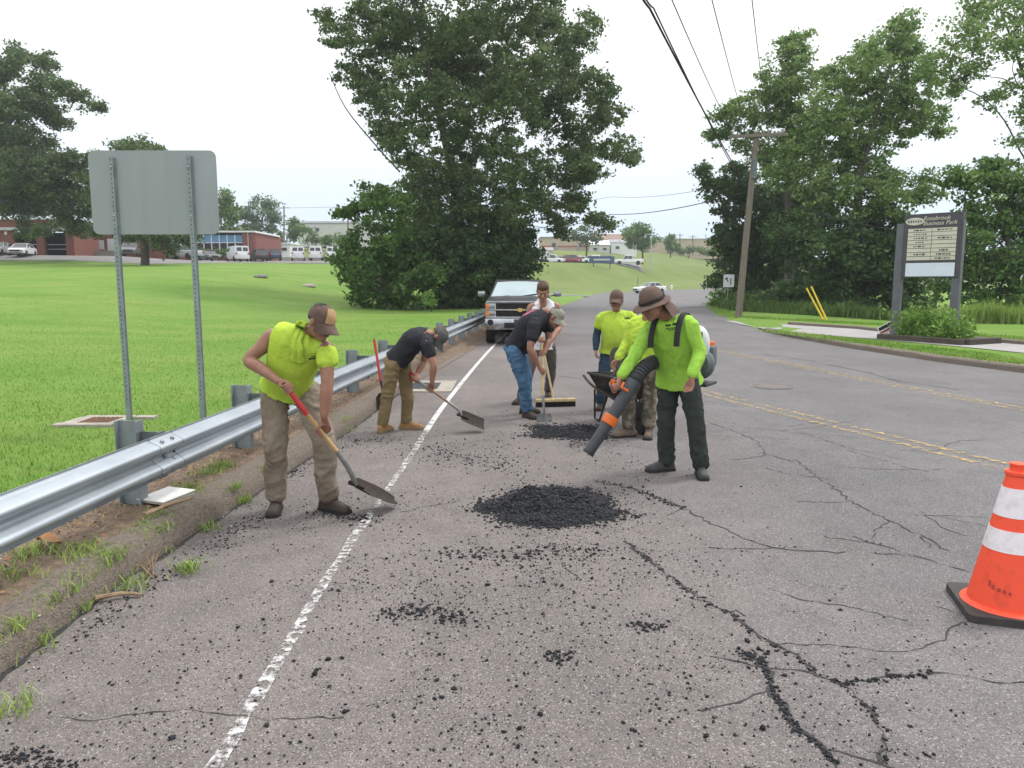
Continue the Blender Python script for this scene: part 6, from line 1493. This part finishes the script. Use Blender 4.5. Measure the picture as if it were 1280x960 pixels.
# ---------------- man in black tee and tan trousers
sB = [J(519, 474, 9.06), J(537, 486, 8.90), J(559, 502, 8.93), J(569, 509, 8.95), J(575, 515, 8.97), J(577, 520, 8.98)]
axB = (sB[2] - sB[0]).normalized()
KB = dict(pel=J(497, 449, 9.05), chest=J(519, 424, 9.0), neck=J(537, 417, 8.98), head=J(546.5, 421, 8.97), face=(.34, -.10, -.93), hup=(.93, -.05, .36), fwd=(.6, 0, -.8),
          sh=(J(534, 429, 8.80), J(536, 423, 9.17)), el=(J(542, 456, 8.77), J(529, 452, 9.24)), wr=(J(540, 478, 8.85), J(521, 468, 9.12)),
          hip=(J(491, 455, 8.92), J(504, 455, 9.18)), kn=(J(484, 497, 8.95), J(509, 499, 9.15)), an=(ank(478, 529, 8.98), ank(508, 525, 9.18)), toe=((.35, .95), (1, -.12)),
          hand=(('grip', J(537.5, 486.5, 8.90), axB, .016, -1), ('grip', J(519.5, 474.5, 9.05), axB, .016, -1)))
pB, shB, HB = person('person', 'man in a black tee and tan work trousers bent over shovelling beside the guardrail', KB, dict(
    seed=2, size=1.02, skin='skin', shirt=dict(mat='black_tee', sleeve=.55, hem=.01, ease=.020), pants=dict(mat='tan_cotton', ease=.002), boot='boot_tan', sole='sole_light', hat='cap', hatmat='cap_grey', hair='hair_brown'))
shovel('square shovel with a red grip held by the man in tan trousers', sB, [(0, 1, 'steel', 'collar', .016), (1, 2, 'wood_brown', 'handle', .0155), (2, 5, 'steel', 'neck', .017)], J(606, 532, 9.05) - sB[-1], (.15, -.42, .9), .30, .112, True, grip=(0, 0, 1))
# spare shovel against the guardrail
a = J(468, 423, 10.5); b = J(478, 492, 10.9); b.z = .55
shovel('spare shovel with a worn red handle leaning on the guardrail', [J(467.5, 424, 10.75), J(471, 445, 10.72), J(476, 476, 10.66), J(478, 488, 10.64), J(478.5, 491, 10.63)], [(0, 2, 'red_paint', 'handle', .019), (2, 4, 'steel_dark', 'neck', .016)], (.03, -.03, -1), (.3, -1, 0), .30, .10, False)
# ---------------- man in jeans
sC = [J(677, 430, 9.78), J(678.5, 494, 9.73), J(679.5, 508, 9.71), J(680, 517, 9.70)]
axC = (sC[1] - sC[0]).normalized()
KC = dict(pel=J(645, 431, 10.1), chest=J(664, 404, 9.97), neck=J(683, 389, 9.90), head=J(694, 397, 9.84), face=(.72, -.38, -.55), hup=(.45, -.1, .85), fwd=(.75, -.2, -.6),
          sh=(J(668, 405, 9.73), J(684, 394, 10.12)), el=(J(663, 435, 9.66), J(686, 424, 10.02)), wr=(J(673, 457, 9.70), J(680, 442, 9.86)),
          hip=(J(641, 437, 9.95), J(646, 436, 10.26)), kn=(J(654, 474, 9.95), J(657, 472, 10.3)), an=(ank(659, 510, 10.0), ank(657, 508, 10.32)), toe=((.55, -.80), (.9, -.1)),
          hand=(('grip', J(677.8, 464, 9.755), axC, .017, -1), ('grip', J(677.2, 441, 9.775), axC, .017, -1)))
pC, shC, HC = person('person', 'man in a black printed tee and blue jeans stooping over an upright shovel', KC, dict(
    seed=3, size=1.16, belly=.04, skin='skin_tan', shirt=dict(mat='black_tee', sleeve=.62, hem=.0, ease=.022, amp=.007), pants=dict(mat='denim', ease=.004), boot='boot_brown', hat='cap', hatmat='cap_khaki', hair='hair_brown'))
patch(shC, J(664, 391, 9.9), Vector((.75, 0, .66)), Vector((-.5, -.3, .8)).normalized(), Vector((-.35, -.75, .55)).normalized(), [(-.10, .03, .10, .055), (-.11, -.01, .04, .015), (.06, -.012, .12, .016), (-.08, -.05, .08, -.028), (-.13, .06, -.05, .08), (.02, .07, .11, .09)], 'print_pink', 'shirt_print', shC)
shovel('upright square shovel with a pale wooden handle held by the man in jeans', sC, [(0, 1, 'wood_pale', 'handle', .0175), (1, 3, 'steel', 'neck', .017)], (.02, -.05, -1), (0, -1, .05), .22, .10, True, bm='steel')
# ---------------- man in white tank top with the broom
KD = dict(pel=J(677, 430, 11.45), chest=J(678, 400, 11.38), neck=J(679, 379, 11.32), head=J(678.5, 364.5, 11.24), face=(.0, -.86, -.5), hup=(0, -.5, .86), fwd=(0, -1, -.1),
          sh=(J(664, 384, 11.38), J(696, 383, 11.38)), el=(J(659, 408, 11.40), J(700, 408, 11.40)), wr=(J(670, 423, 11.15), J(686, 430, 11.12)),
          hip=(J(669, 432, 11.45), J(687, 432, 11.45)), kn=(J(661, 466, 11.3), J(689, 463, 11.62)), an=(ank(651, 496, 11.2), ank(685, 487, 11.85)), toe=((-.5, -.85), (.1, -1)),
          hand=(('grip', J(677, 424, 11.02), (.2, 0, -1), .017, 1), ('grip', J(680, 438, 11.0), (.2, 0, -1), .017, 1)))
pD, shD, HD = person('person', 'man with short brown hair in a white tank top holding a push broom', KD, dict(
    seed=4, size=1.0, hs=1.08, skin='skin', shirt=dict(mat='white_cloth', sleeve=0, hem=.06, tank=.55), pants=dict(mat='grey_pants', ease=.004), boot='boot_brown', hair='hair_brown'))
b0 = J(674.5, 414, 11.05); b1 = J(692, 500, 10.92); bl = J(670, 508.5, 10.86); br = J(719, 505.5, 10.95); bl.z = br.z = .095
bm_ = thing('push_broom', 'wide push broom with a pale wooden head and wire brace before the man in jeans', 'broom', tuple((bl + br) / 2))
MB().tube([b0, b0.lerp(b1, .5), b1], .0155, 10).build('handle', 'wood_pale', bm_, True)
cb_ = (bl + br) / 2; ub_ = (br - bl).normalized(); nb_ = Vector((-ub_.y, ub_.x, 0)); rb = Matrix((ub_, nb_, Vector((0, 0, 1)))).transposed(); hl = (br - bl).length / 2
MB().box(cb_, (hl, .036, .022), rb, .008).build('head_block', 'wood_pale', bm_, True)
mb = MB()
for k in range(46):
    for r_ in range(4):
        q = cb_ + ub_ * (-hl * .97 + hl * 1.94 * k / 45) + nb_ * (-.027 + .018 * r_) + Vector((0, 0, -.02)); mb.tube([q, q + Vector((random.gauss(0, .006), random.gauss(0, .006), -.072))], [.006, .009], 4)
o = mb.build('bristles', 'black_cloth', bm_); o['kind'] = 'stuff'
MB().tube([b1, cb_ + Vector((0, 0, .02))], .014, 8).build('socket', 'steel', bm_, True)
for sg in (-1, 1): MB().tube([Vector(q) for q in catmull([b1 + (b0 - b1).normalized() * .04, b1 + ub_ * sg * .11 + Vector((0, 0, .03)), cb_ + ub_ * sg * .17 + Vector((0, 0, .025))], 4)], .006, 6).build('brace', 'steel', bm_, True)
# ---------------- man in lime tee and cap
KE = dict(pel=J(768, 433, 10.72), chest=J(769, 408, 10.66), neck=J(770, 390.5, 10.66), head=J(770.5, 375.5, 10.58), face=(-.25, -.95, -.10), hup=(0, -.10, .99), fwd=(-.1, -1, 0),
          sh=(J(752, 397, 10.66), J(789, 396, 10.66)), el=(J(746, 418, 10.70), J(794, 418, 10.66)), wr=(J(744.5, 437, 10.60), J(786, 434, 10.45)),
          hip=(J(760, 438, 10.72), J(777, 438, 10.72)), kn=(J(754, 471, 10.62), J(774, 470, 10.72)), an=(ank(751, 500, 10.68), ank(773, 498, 10.85)), toe=((-.25, -1), (.2, -1)),
          hand=(('relax', (.10, -.12, -1), (.9, -.3, 0), 1), ('relax', (-.1, -.5, -.8), (-.9, -.3, 0), -1)))
pE, shE, HE = person('person', 'stout man in a lime tee, navy arm sleeves and brown cap standing by the wheelbarrow', KE, dict(
    hs=1.10, seed=5, size=1.10, belly=.06, skin='skin', shirt=dict(mat='lime', sleeve=.55, hem=.07, ease=.022, st=(1.1, 1.1, .4)), pants=dict(mat='denim_dark', ease=.004), boot='boot_brown', hat='cap', hatmat='cap_brown', hair='hair_dark'))
for i in (0, 1):
    mb = MB(); limb(mb, [KE['sh'][i].lerp(KE['el'][i], .5), KE['el'][i], KE['el'][i].lerp(KE['wr'][i], .4), KE['wr'][i]], [.062, .053, .054, .036], 5, 12); me = remesh(mb, .010, 3); wrinkle(me, .005, 14, 9); obj('arm_sleeve', me, 'sleeve_blue', pE)
patch(shE, J(785, 398, 10.5), Vector((1, 0, 0)), Vector((0, 0, 1)), Vector((0, -1, 0)), [(-.04, -.008, .04, .006), (-.03, .012, .03, .018)], 'print_dark', 'shirt_print', shE)
# ---------------- man in camouflage trousers
KF = dict(pel=J(808, 449, 8.86), chest=J(808, 420, 8.82), neck=J(809, 396, 8.80), head=J(812, 379, 8.76), face=(-.6, -.6, -.5), hup=(-.2, -.2, .9), fwd=(-.5, -.85, 0),
          sh=(J(792, 404, 8.92), J(828, 404, 8.74)), el=(J(783, 430, 8.92), J(835, 432, 8.75)), wr=(J(771, 450, 8.80), J(815, 452, 8.55)),
          hip=(J(801, 454, 8.90), J(816, 454, 8.78)), kn=(J(785, 497, 8.70), J(812, 495, 8.80)), an=(ank(786, 530, 8.72), ank(811, 529, 8.72)), toe=((-1, -.25), (-.25, -1)),
          hand=(('relax', (-.5, -.3, -.8), (.5, -.8, 0), 1), ('relax', (-.6, -.4, -.7), (.5, -.8, 0), 1)))
pF, shF, HF = person('person', 'man in a lime long sleeved shirt and camouflage trousers behind the leaf blower man', KF, dict(
    seed=6, size=1.05, skin='skin_tan', shirt=dict(mat='lime', sleeve=1.9, hem=.07, ease=.022, amp=.011, st=(.7, .7, 1.3)), pants=dict(mat='camo', ease=.010, up=.03, amp=.014), boot='boot_dusty', hair='hair_dark'))
# ---------------- man with the backpack blower
KG = dict(pel=J(848, 468, 7.05), chest=J(843, 428, 6.95), neck=J(836, 398, 6.86), head=J(816, 381, 6.78), face=(-.80, -.42, -.42), hup=(-.15, -.1, .98), fwd=(-.55, -.83, 0),
          sh=(J(816, 409, 6.98), J(862, 406, 6.78)), el=(J(795, 441, 6.88), J(874, 440, 6.74)), wr=(J(775, 473, 6.74), J(865, 472, 6.60)),
          hip=(J(837, 474, 7.10), J(860, 474, 6.98)), kn=(J(833, 524, 7.06), J(869, 524, 6.90)), an=(ank(833, 573, 7.12), ank(876, 574, 6.94)), toe=((-.96, -.28), (-.06, -1)),
          hand=(('grip', J(767.5, 484, 6.70), (-.35, -.2, .9), .016, 1), ('relax', (-.12, -.1, -1), (-.8, -.55, 0), 1)))
pG, shG, HG = person('person', 'man in a green long sleeved shirt and brown sun hat aiming a leaf blower', KG, dict(
    vox=.0065, seed=7, size=1.05, skin='skin_tan', shirt=dict(mat='lime_green', sleeve=1.93, hem=.085, ease=.034, amp=.010, st=(1.1, 1.1, .45)), pants=dict(mat='work_green', ease=.010, up=-.01, amp=.013), boot='boot_grey', hat='sunhat', hatmat='hat_brown', hair='hair_dark', hs=1.08))
patch(shG, J(839, 409, 6.75), Vector((.85, -.5, .12)).normalized(), Vector((0, 0, 1)), Vector((-.5, -.85, 0)).normalized(), [(-.05, .012, .0, .028), (.01, .016, .055, .034), (-.045, -.012, .05, -.004), (-.03, -.026, .03, -.020)], 'print_dark', 'shirt_print', shG)
bl_ = thing('leaf_blower', 'backpack leaf blower with a dark tube and orange ring on the green shirted man', 'leaf blower', (1.72, 7.2, .9))
tube_pts = [J(735.5, 566, 6.60), J(762, 526, 6.64), J(784, 491, 6.68)]
MB().tube([tube_pts[0], tube_pts[1]], [.050, .054], 16).build('nozzle', 'grey_plastic', bl_, True)
MB().lathe([(.040, 0), (.040, .02)], (0, 0, 0), 16).v
dT = (tube_pts[2] - tube_pts[0]).normalized()
MB().tube([tube_pts[1] - dT * .035, tube_pts[1] - dT * .03, tube_pts[1] + dT * .045, tube_pts[1] + dT * .05], [.055, .066, .069, .058], 16).build('orange_ring', 'orange_plastic', bl_, True)
MB().tube([tube_pts[1], tube_pts[2], J(793, 476, 6.71)], [.056, .062, .064], 16).build('upper_tube', 'grey_plastic', bl_, True)
MB().tube([tube_pts[0] - dT * .012, tube_pts[0] + dT * .015], [.055, .055], 16).build('nozzle_lip', 'black_plastic', bl_, True)
hose = [Vector(q) for q in catmull([J(792, 478, 6.71), J(803, 462, 6.82), J(814, 454, 6.98), J(826, 452, 7.22), J(846, 458, 7.36), J(868, 455, 7.34)], 12)]
MB().tube(hose, [.060 + .008 * (i % 2) for i in range(len(hose))], 16).build('corrugated_hose', 'black_plastic', bl_, True)
for i in range(6, 34, 2): MB().tube([hose[i] + (hose[i + 1] - hose[i]).normalized() * k for k in (-.004, .004)], [.0695, .0695], 16).build('hose_rib', 'grey_plastic', bl_, True)
MB().tube([J(784, 490, 6.66), J(775, 487, 6.68), J(768, 488, 6.69)], [.02, .018, .018], 10).build('handle_arm', 'black_plastic', bl_, True)
MB().tube([J(768.5, 491, 6.695), J(767.5, 484, 6.70), J(765.5, 474, 6.705)], [.018, .016, .017], 10).build('control_handle', 'orange_plastic', bl_, True)
MB().tube([J(785, 489, 6.60), J(777, 484, 6.60), J(780, 478, 6.62)], .013, 8).build('throttle', 'orange_plastic', bl_, True)
fG = Vector((-.55, -.83, 0)).normalized(); bk_c = Vector((1.72, 7.17, 0)); rG = Matrix((Vector((-fG.y, fG.x, 0)), fG, Vector((0, 0, 1)))).transposed()
MB().box(bk_c + Vector((-.02, 0, 1.10)) + fG * .05, (.12, .02, .24), rG, .02).build('back_plate', 'black_plastic', bl_, True)
mb = MB().ball(bk_c + Vector((.015, -.01, 1.21)) - fG * .06, (.115, .085, .18), rG, 18, 12); obj('fuel_tank', mb.mesh('t', True), 'white_plastic', bl_)
mb = MB().lathe([(.03, -.07), (.12, -.06), (.155, -.02), (.155, .03), (.12, .06), (.03, .065)], (0, 0, 0), 20, rG @ Matrix.Rotation(R(90), 3, 'X')); mb.v = [tuple(Vector(v) + bk_c + Vector((.02, 0, 1.02)) - fG * .08) for v in mb.v]; mb.build('fan_housing', 'galv_dark', bl_, True)
MB().box(bk_c + Vector((.06, -.02, 1.09)) - fG * .17, (.09, .055, .10), rG, .03).build('engine_cover', 'galv_dark', bl_, True)
MB().box(bk_c + Vector((.085, -.03, 1.17)) - fG * .20, (.035, .03, .06), rG, .01).build('starter_cover', 'orange_plastic', bl_, True)
MB().box(bk_c + Vector((.0, 0, .84)) - fG * .05, (.17, .15, .014), rG, .01).build('base_frame', 'black_plastic', bl_, True)
for shp, off in ((KG['sh'][0], .06), (KG['sh'][1], -.05)):
    ctr = shp.lerp((KG['sh'][0] + KG['sh'][1]) / 2, .30); up_ = Vector((0, 0, 1))
    P = [ctr - fG * .15 - up_ * .02, ctr - fG * .09 + up_ * .085, ctr + up_ * .105, ctr + fG * .085 + up_ * .06, ctr + fG * .14 - up_ * .04, ctr + fG * .160 - up_ * .11, ctr + fG * .165 - up_ * .18]
    MB().tube([Vector(q) for q in catmull(P, 5)], [(.028, .009)] * 31, 10, side=Vector((-fG.y, fG.x, 0))).build('shoulder_strap', 'black_cloth', bl_, True)
# ---------------- wheelbarrow
wf = Vector((.22, -.975, 0)).normalized(); ws = Vector((-wf.y, wf.x, 0)); wc = Vector((J(780, 470, 9.5).x, 9.50, 0))
wb_ = thing('wheelbarrow', 'dark contractor wheelbarrow standing behind the man in camouflage trousers', 'wheelbarrow', tuple(wc))
def WB(a, b, z): return wc + wf * a + ws * b + Vector((0, 0, z))
def tray(grow, z_add):
    lo = [(.22, .16), (.22, -.16), (-.30, -.20), (-.30, .20)]; hi = [(.46, .30), (.46, -.30), (-.44, -.33), (-.44, .33)]
    return [WB(a, b, .36 + z_add) for a, b in lo], [WB(a * (1 + grow), b * (1 + grow), (.66 if a > 0 else .62)) for a, b in hi]
l0, h0 = tray(0, 0); l1, h1 = tray(-.03, .01)
MB().add(l0 + h0 + l1 + h1, [(3, 2, 1, 0), (0, 1, 5, 4), (1, 2, 6, 5), (2, 3, 7, 6), (3, 0, 4, 7), (8, 9, 10, 11), (9, 8, 12, 13), (10, 9, 13, 14), (11, 10, 14, 15), (8, 11, 15, 12), (4, 5, 13, 12), (5, 6, 14, 13), (6, 7, 15, 14), (7, 4, 12, 15)]).build('tray', 'steel_dark', wb_)
MB().tube(h0, .016, 8, closed=True).build('rim', 'black_plastic', wb_, True)
V0 = WB(.62, 0, .2); mb = MB().lathe([(.10, -.05), (.17, -.055), (.198, -.035), (.2, 0), (.198, .035), (.17, .055), (.10, .05)], (0, 0, 0), 24, Matrix((wf, Vector((0, 0, 1)), ws)).transposed()); mb.v = [tuple(Vector(v) + V0) for v in mb.v]
ty = mb.build('wheel', 'tyre', wb_, True)
mb = MB().lathe([(.02, -.06), (.10, -.04), (.10, .04), (.02, .06)], (0, 0, 0), 16, Matrix((wf, Vector((0, 0, 1)), ws)).transposed()); mb.v = [tuple(Vector(v) + V0) for v in mb.v]; mb.build('hub', 'steel_dark', ty, True)
for sg in (-1, 1):
    MB().tube([Vector(q) for q in catmull([WB(.66, sg * .09, .2), WB(.2, sg * .15, .33), WB(-.45, sg * .25, .44), WB(-.80, sg * .27, .54)], 5)], .018, 8).build('handle', 'timber', wb_, True)
    MB().tube([WB(-.05, sg * .20, .36), WB(-.22, sg * .24, .02), WB(-.40, sg * .24, .02), WB(-.42, sg * .24, .40)], .014, 8).build('leg', 'steel_dark', wb_, True)
obj('load', remesh(MB().ball(WB(.02, 0, .52), (.30, .26, .14), None, 16, 10), .02, 1), 'crumb', wb_)
shovel('grey shovel standing blade up in the wheelbarrow', [J(768, 486, 9.45), J(768, 470, 9.45), J(769, 462, 9.45)], [(0, 2, 'wood_brown', 'handle', .016)], (.02, .05, 1), (.2, -1, 0), .28, .085, False, bm='grey_pants')
# ================================================================ TRUCK
TX = J(650, 430, 21.7).x; tk = thing('pickup_truck', 'black pickup truck with a chrome grille parked facing the workers', 'pickup', (TX, 21.6, 0))
def T_(name, mb, m, sm=True, par=None): return mb.build(name, m, par or tk, sm, True)
# local: x across, y away from the viewer, z up
def tsec(y, w, z0, z1, r=.10, tp=.03): return [Vector((p.y, y, p.z)) for p in sect(0, w, z0, z1, r, tp)]
T_('body', MB().rings([tsec(.06, .94, .62, 1.22, .06), tsec(.25, 1.0, .50, 1.27, .10), tsec(1.0, 1.01, .46, 1.31, .10), tsec(1.55, 1.01, .44, 1.31, .10), tsec(5.6, 1.01, .46, 1.30, .08), tsec(5.75, .98, .55, 1.25, .08)]), 'truck_black')
hood = MB(); rs = []
for y, z, w in ((.04, 1.20, .80), (.14, 1.27, .84), (.6, 1.33, .86), (1.2, 1.37, .88), (1.55, 1.37, .90)):
    rs.append([Vector((x * w, y, z - .05 * abs(x) ** 3 + (.02 if abs(abs(x) - .45) < .12 else 0) - (.03 if abs(x) > .9 else 0))) for x in np.linspace(-1, 1, 17)] + [Vector((x * w, y, z - .12)) for x in np.linspace(1, -1, 17)])
T_('hood', MB().rings(rs), 'truck_black')
# cab
def cab_ring(y, w, z): return (y, w, z)
zb_, zt_ = 1.30, 1.80
cab = [[Vector((-.93, 1.5, zb_)), Vector((.93, 1.5, zb_)), Vector((.95, 4.0, zb_)), Vector((-.95, 4.0, zb_))], [Vector((-.74, 2.30, zt_ - .02)), Vector((.74, 2.30, zt_ - .02)), Vector((.76, 3.85, zt_)), Vector((-.76, 3.85, zt_))]]
T_('cab_shell', MB().rings(cab), 'truck_black', False)
T_('roof', MB().rings([[Vector((p.y, y, p.z)) for p in sect(0, w, z - .05, z + .03, .03, .05, 3)] for y, w, z in ((2.28, .74, zt_ - .03), (2.42, .76, zt_ + .01), (3.0, .77, zt_ + .03), (3.8, .76, zt_ + .01))]), 'truck_black')
n_w = Vector((0, -.5, .8)).normalized()
T_('windscreen', MB().add([Vector((x * (.86 + (.68 - .86) * v), 1.56 + .70 * v, zb_ + .04 + .43 * v)) + n_w * (.015 + .03 * (1 - x * x)) for v in (0, .5, 1) for x in np.linspace(-1, 1, 9)], [(r_ * 9 + k, r_ * 9 + k + 1, (r_ + 1) * 9 + k + 1, (r_ + 1) * 9 + k) for r_ in range(2) for k in range(8)]), 'glass_shield')
for sg in (-1, 1):
    T_('side_window', MB().add([(sg * .937, 1.85, 1.33), (sg * .945, 3.75, 1.33), (sg * .77, 3.7, 1.74), (sg * .765, 2.35, 1.74)], [(0, 1, 2, 3)]), 'glass_dark', False)
    T_('wiper', MB().tube([(sg * .05 + .1, 1.53, 1.365), (sg * .05 + .55, 1.62, 1.43)], .012, 6), 'truck_grille')
    mr_ = T_('mirror', MB().box((sg * 1.16, 1.75, 1.43), (.115, .06, .085), None, .04), 'chrome'); T_('mirror_arm', MB().tube([(sg * .95, 1.78, 1.36), (sg * 1.08, 1.76, 1.40)], .02, 6), 'truck_grille', True, mr_)
    # stacked lamps
    hl_ = T_('headlight', MB().box((sg * .83, .02, 1.005), (.145, .07, .20), None, .02), 'lens')
    for dz in (-.10, .10): T_('lamp_unit', MB().box((sg * .80, -.055, 1.005 + dz), (.085, .015, .065), None, .01), 'chrome', True, hl_)
    for dz in (-.10, .10): T_('turn_signal', MB().box((sg * .925, -.045, 1.005 + dz), (.045, .03, .075), None, .012), 'amber', True, hl_)
    T_('lamp_divider', MB().box((sg * .83, -.058, 1.005), (.15, .02, .016)), 'chrome', True, hl_)
    fg = T_('fog_light', MB().lathe([(.02, -.02), (.07, -.018), (.085, 0), (.085, .03)], (sg * .84, -.105, .66), 16, Matrix.Rotation(R(90), 3, 'X')), 'truck_grille'); T_('fog_lens', MB().ball((sg * .84, -.115, .66), (.05, .02, .05), None, 12, 8), 'lens', True, fg)
    for yy in (.95, 4.6):
        t_ = MB().lathe([(.22, -.13), (.36, -.13), (.39, -.08), (.39, .08), (.36, .13), (.22, .13)], (0, 0, 0), 24, Matrix.Rotation(R(90), 3, 'Y')); t_.v = [(a + sg * .86, b + yy, c + .39) for a, b, c in t_.v]; o = T_('tyre', t_, 'tyre')
        t_ = MB().lathe([(.03, -.10), (.22, -.09), (.23, -.05), (.23, .05), (.22, .09), (.03, .10)], (0, 0, 0), 16, Matrix.Rotation(R(90), 3, 'Y')); t_.v = [(a + sg * .86, b + yy, c + .39) for a, b, c in t_.v]; T_('rim', t_, 'chrome', True, o)
    T_('tow_hook', MB().tube([(sg * .45, -.02, .40), (sg * .45, -.10, .38), (sg * .49, -.10, .38), (sg * .49, -.02, .40)], .014, 6), 'truck_grille')
T_('grille', MB().box((0, .03, 1.0), (.70, .04, .21), None, .02), 'truck_grille')
for z, h, w in ((1.225, .032, .96), (1.005, .022, .69), (.79, .030, .96)): T_('chrome_bar', MB().box((0, -.03, z), (w, .035, h), None, .012), 'chrome')
for k in range(5):
    for zc in (1.115, .90): T_('grille_slat', MB().box((0, -.012, zc - .07 + k * .035), (.68, .006, .006)), 'steel_dark', False)
T_('emblem', MB().prism([(-.14, -.018), (-.055, -.018), (-.055, -.05), (.055, -.05), (.055, -.018), (.14, -.018), (.12, .024), (.05, .024), (.05, .054), (-.06, .054), (-.06, .024), (-.16, .024)], (-.085, -.066), None, (0, 0, 1.005)), 'gold', False)
bp_ = [Vector((-1.0, .12, 0)), Vector((-.97, -.03, 0)), Vector((-.7, -.10, 0)), Vector((0, -.13, 0)), Vector((.7, -.10, 0)), Vector((.97, -.03, 0)), Vector((1.0, .12, 0))]
T_('bumper', MB().rings([[p + Vector((0, 0, .45)), p + Vector((0, -.03, .50)), p + Vector((0, -.035, .70)), p + Vector((0, 0, .76)), p + Vector((0, .10, .75)), p + Vector((0, .10, .45))] for p in [Vector(q) for q in catmull(bp_, 3)]]), 'chrome')
T_('lower_intake', MB().box((0, -.10, .58), (.45, .075, .075), None, .02), 'truck_grille'); T_('number_plate', MB().box((-.02, -.183, .67), (.155, .008, .08), None, .01), 'plate')
T_('air_dam', MB().box((0, .25, .40), (.60, .05, .07), None, .03), 'truck_grille'); T_('underbody', MB().box((0, 2.8, .42), (.75, 2.6, .08)), 'truck_grille', False)
T_('cargo_bed', MB().box((0, 4.85, 1.312), (.86, .72, .02)), 'truck_grille', False)
# ================================================================ TRAFFIC CONE
cc_ = G(1257, 762); cn = thing('traffic_cone', 'scuffed orange traffic cone with two white bands and a black base', 'cone', (cc_.x, cc_.y, 0))
CHt = .83; 
def crad(z): return .195 + (.042 - .195) * (z - .045) / (CHt - .045)
MB().prism(rrect(.245, .245, .04), (0.0, .042), (Vector((math.cos(R(-16)), math.sin(R(-16)), 0)), Vector((-math.sin(R(-16)), math.cos(R(-16)), 0)), Vector((0, 0, 1))), cc_).build('base', 'rubber', cn)
def cone_part(name, z0, z1, m, add=0.0, n=2):
    MB().lathe([(crad(z0 + (z1 - z0) * k / n) + add, z0 + (z1 - z0) * k / n) for k in range(n + 1)], cc_, 40).build(name, m, cn, True)
MB().lathe([(.225, .043), (.215, .050), (.195, .058)], cc_, 40).build('foot_flange', 'cone_orange', cn, True)
cone_part('shell', .045, .765, 'cone_orange')
b1_ = .36, .475; b2_ = .545, .70
cone_part('reflective_band', b1_[0], b1_[1], 'cone_band', .0025); cone_part('reflective_band', b2_[0], b2_[1], 'cone_band', .0025)
MB().lathe([(crad(.765) , .765), (crad(.765) + .008, .768), (crad(.765) + .008, .785), (.040, .792), (.040, CHt - .012), (.044, CHt - .010), (.044, CHt), (.034, CHt)], cc_, 28).build('collar', 'cone_orange', cn, True)
V = []; 
for (a0, w_, z0_, h_) in ((205, 3, .17, .03), (211, 5, .16, .022), (220, 6, .155, .018), (229, 5, .15, .02), (238, 4, .148, .014)):
    for aa, zz in ((a0, z0_), (a0 + w_, z0_ - .003), (a0 + w_, z0_ + h_), (a0, z0_ + h_)): V.append(cc_ + Vector((math.cos(R(aa)) * (crad(zz) + .0025), math.sin(R(aa)) * (crad(zz) + .0025), zz)))
MB().add(V, [(4 * k, 4 * k + 1, 4 * k + 2, 4 * k + 3) for k in range(5)]).build('faded_stencil', 'stencil', cn)
# ================================================================ AIR
hz = bpy.data.materials.new('pale_haze'); hz.use_nodes = True; hn = hz.node_tree.nodes; hn.remove(hn['Principled BSDF'])
pv = hn.new('ShaderNodeVolumePrincipled'); pv.inputs['Color'].default_value = (.90, .94, 1, 1); pv.inputs['Density'].default_value = .0005; pv.inputs['Anisotropy'].default_value = .2
hz.node_tree.links.new(pv.outputs[0], hn['Material Output'].inputs['Volume']); MATS['haze'] = hz
tag(MB().box((0, 180, 19.3), (460, 240, 21.0)).build('haze', 'haze'), kind='stuff')
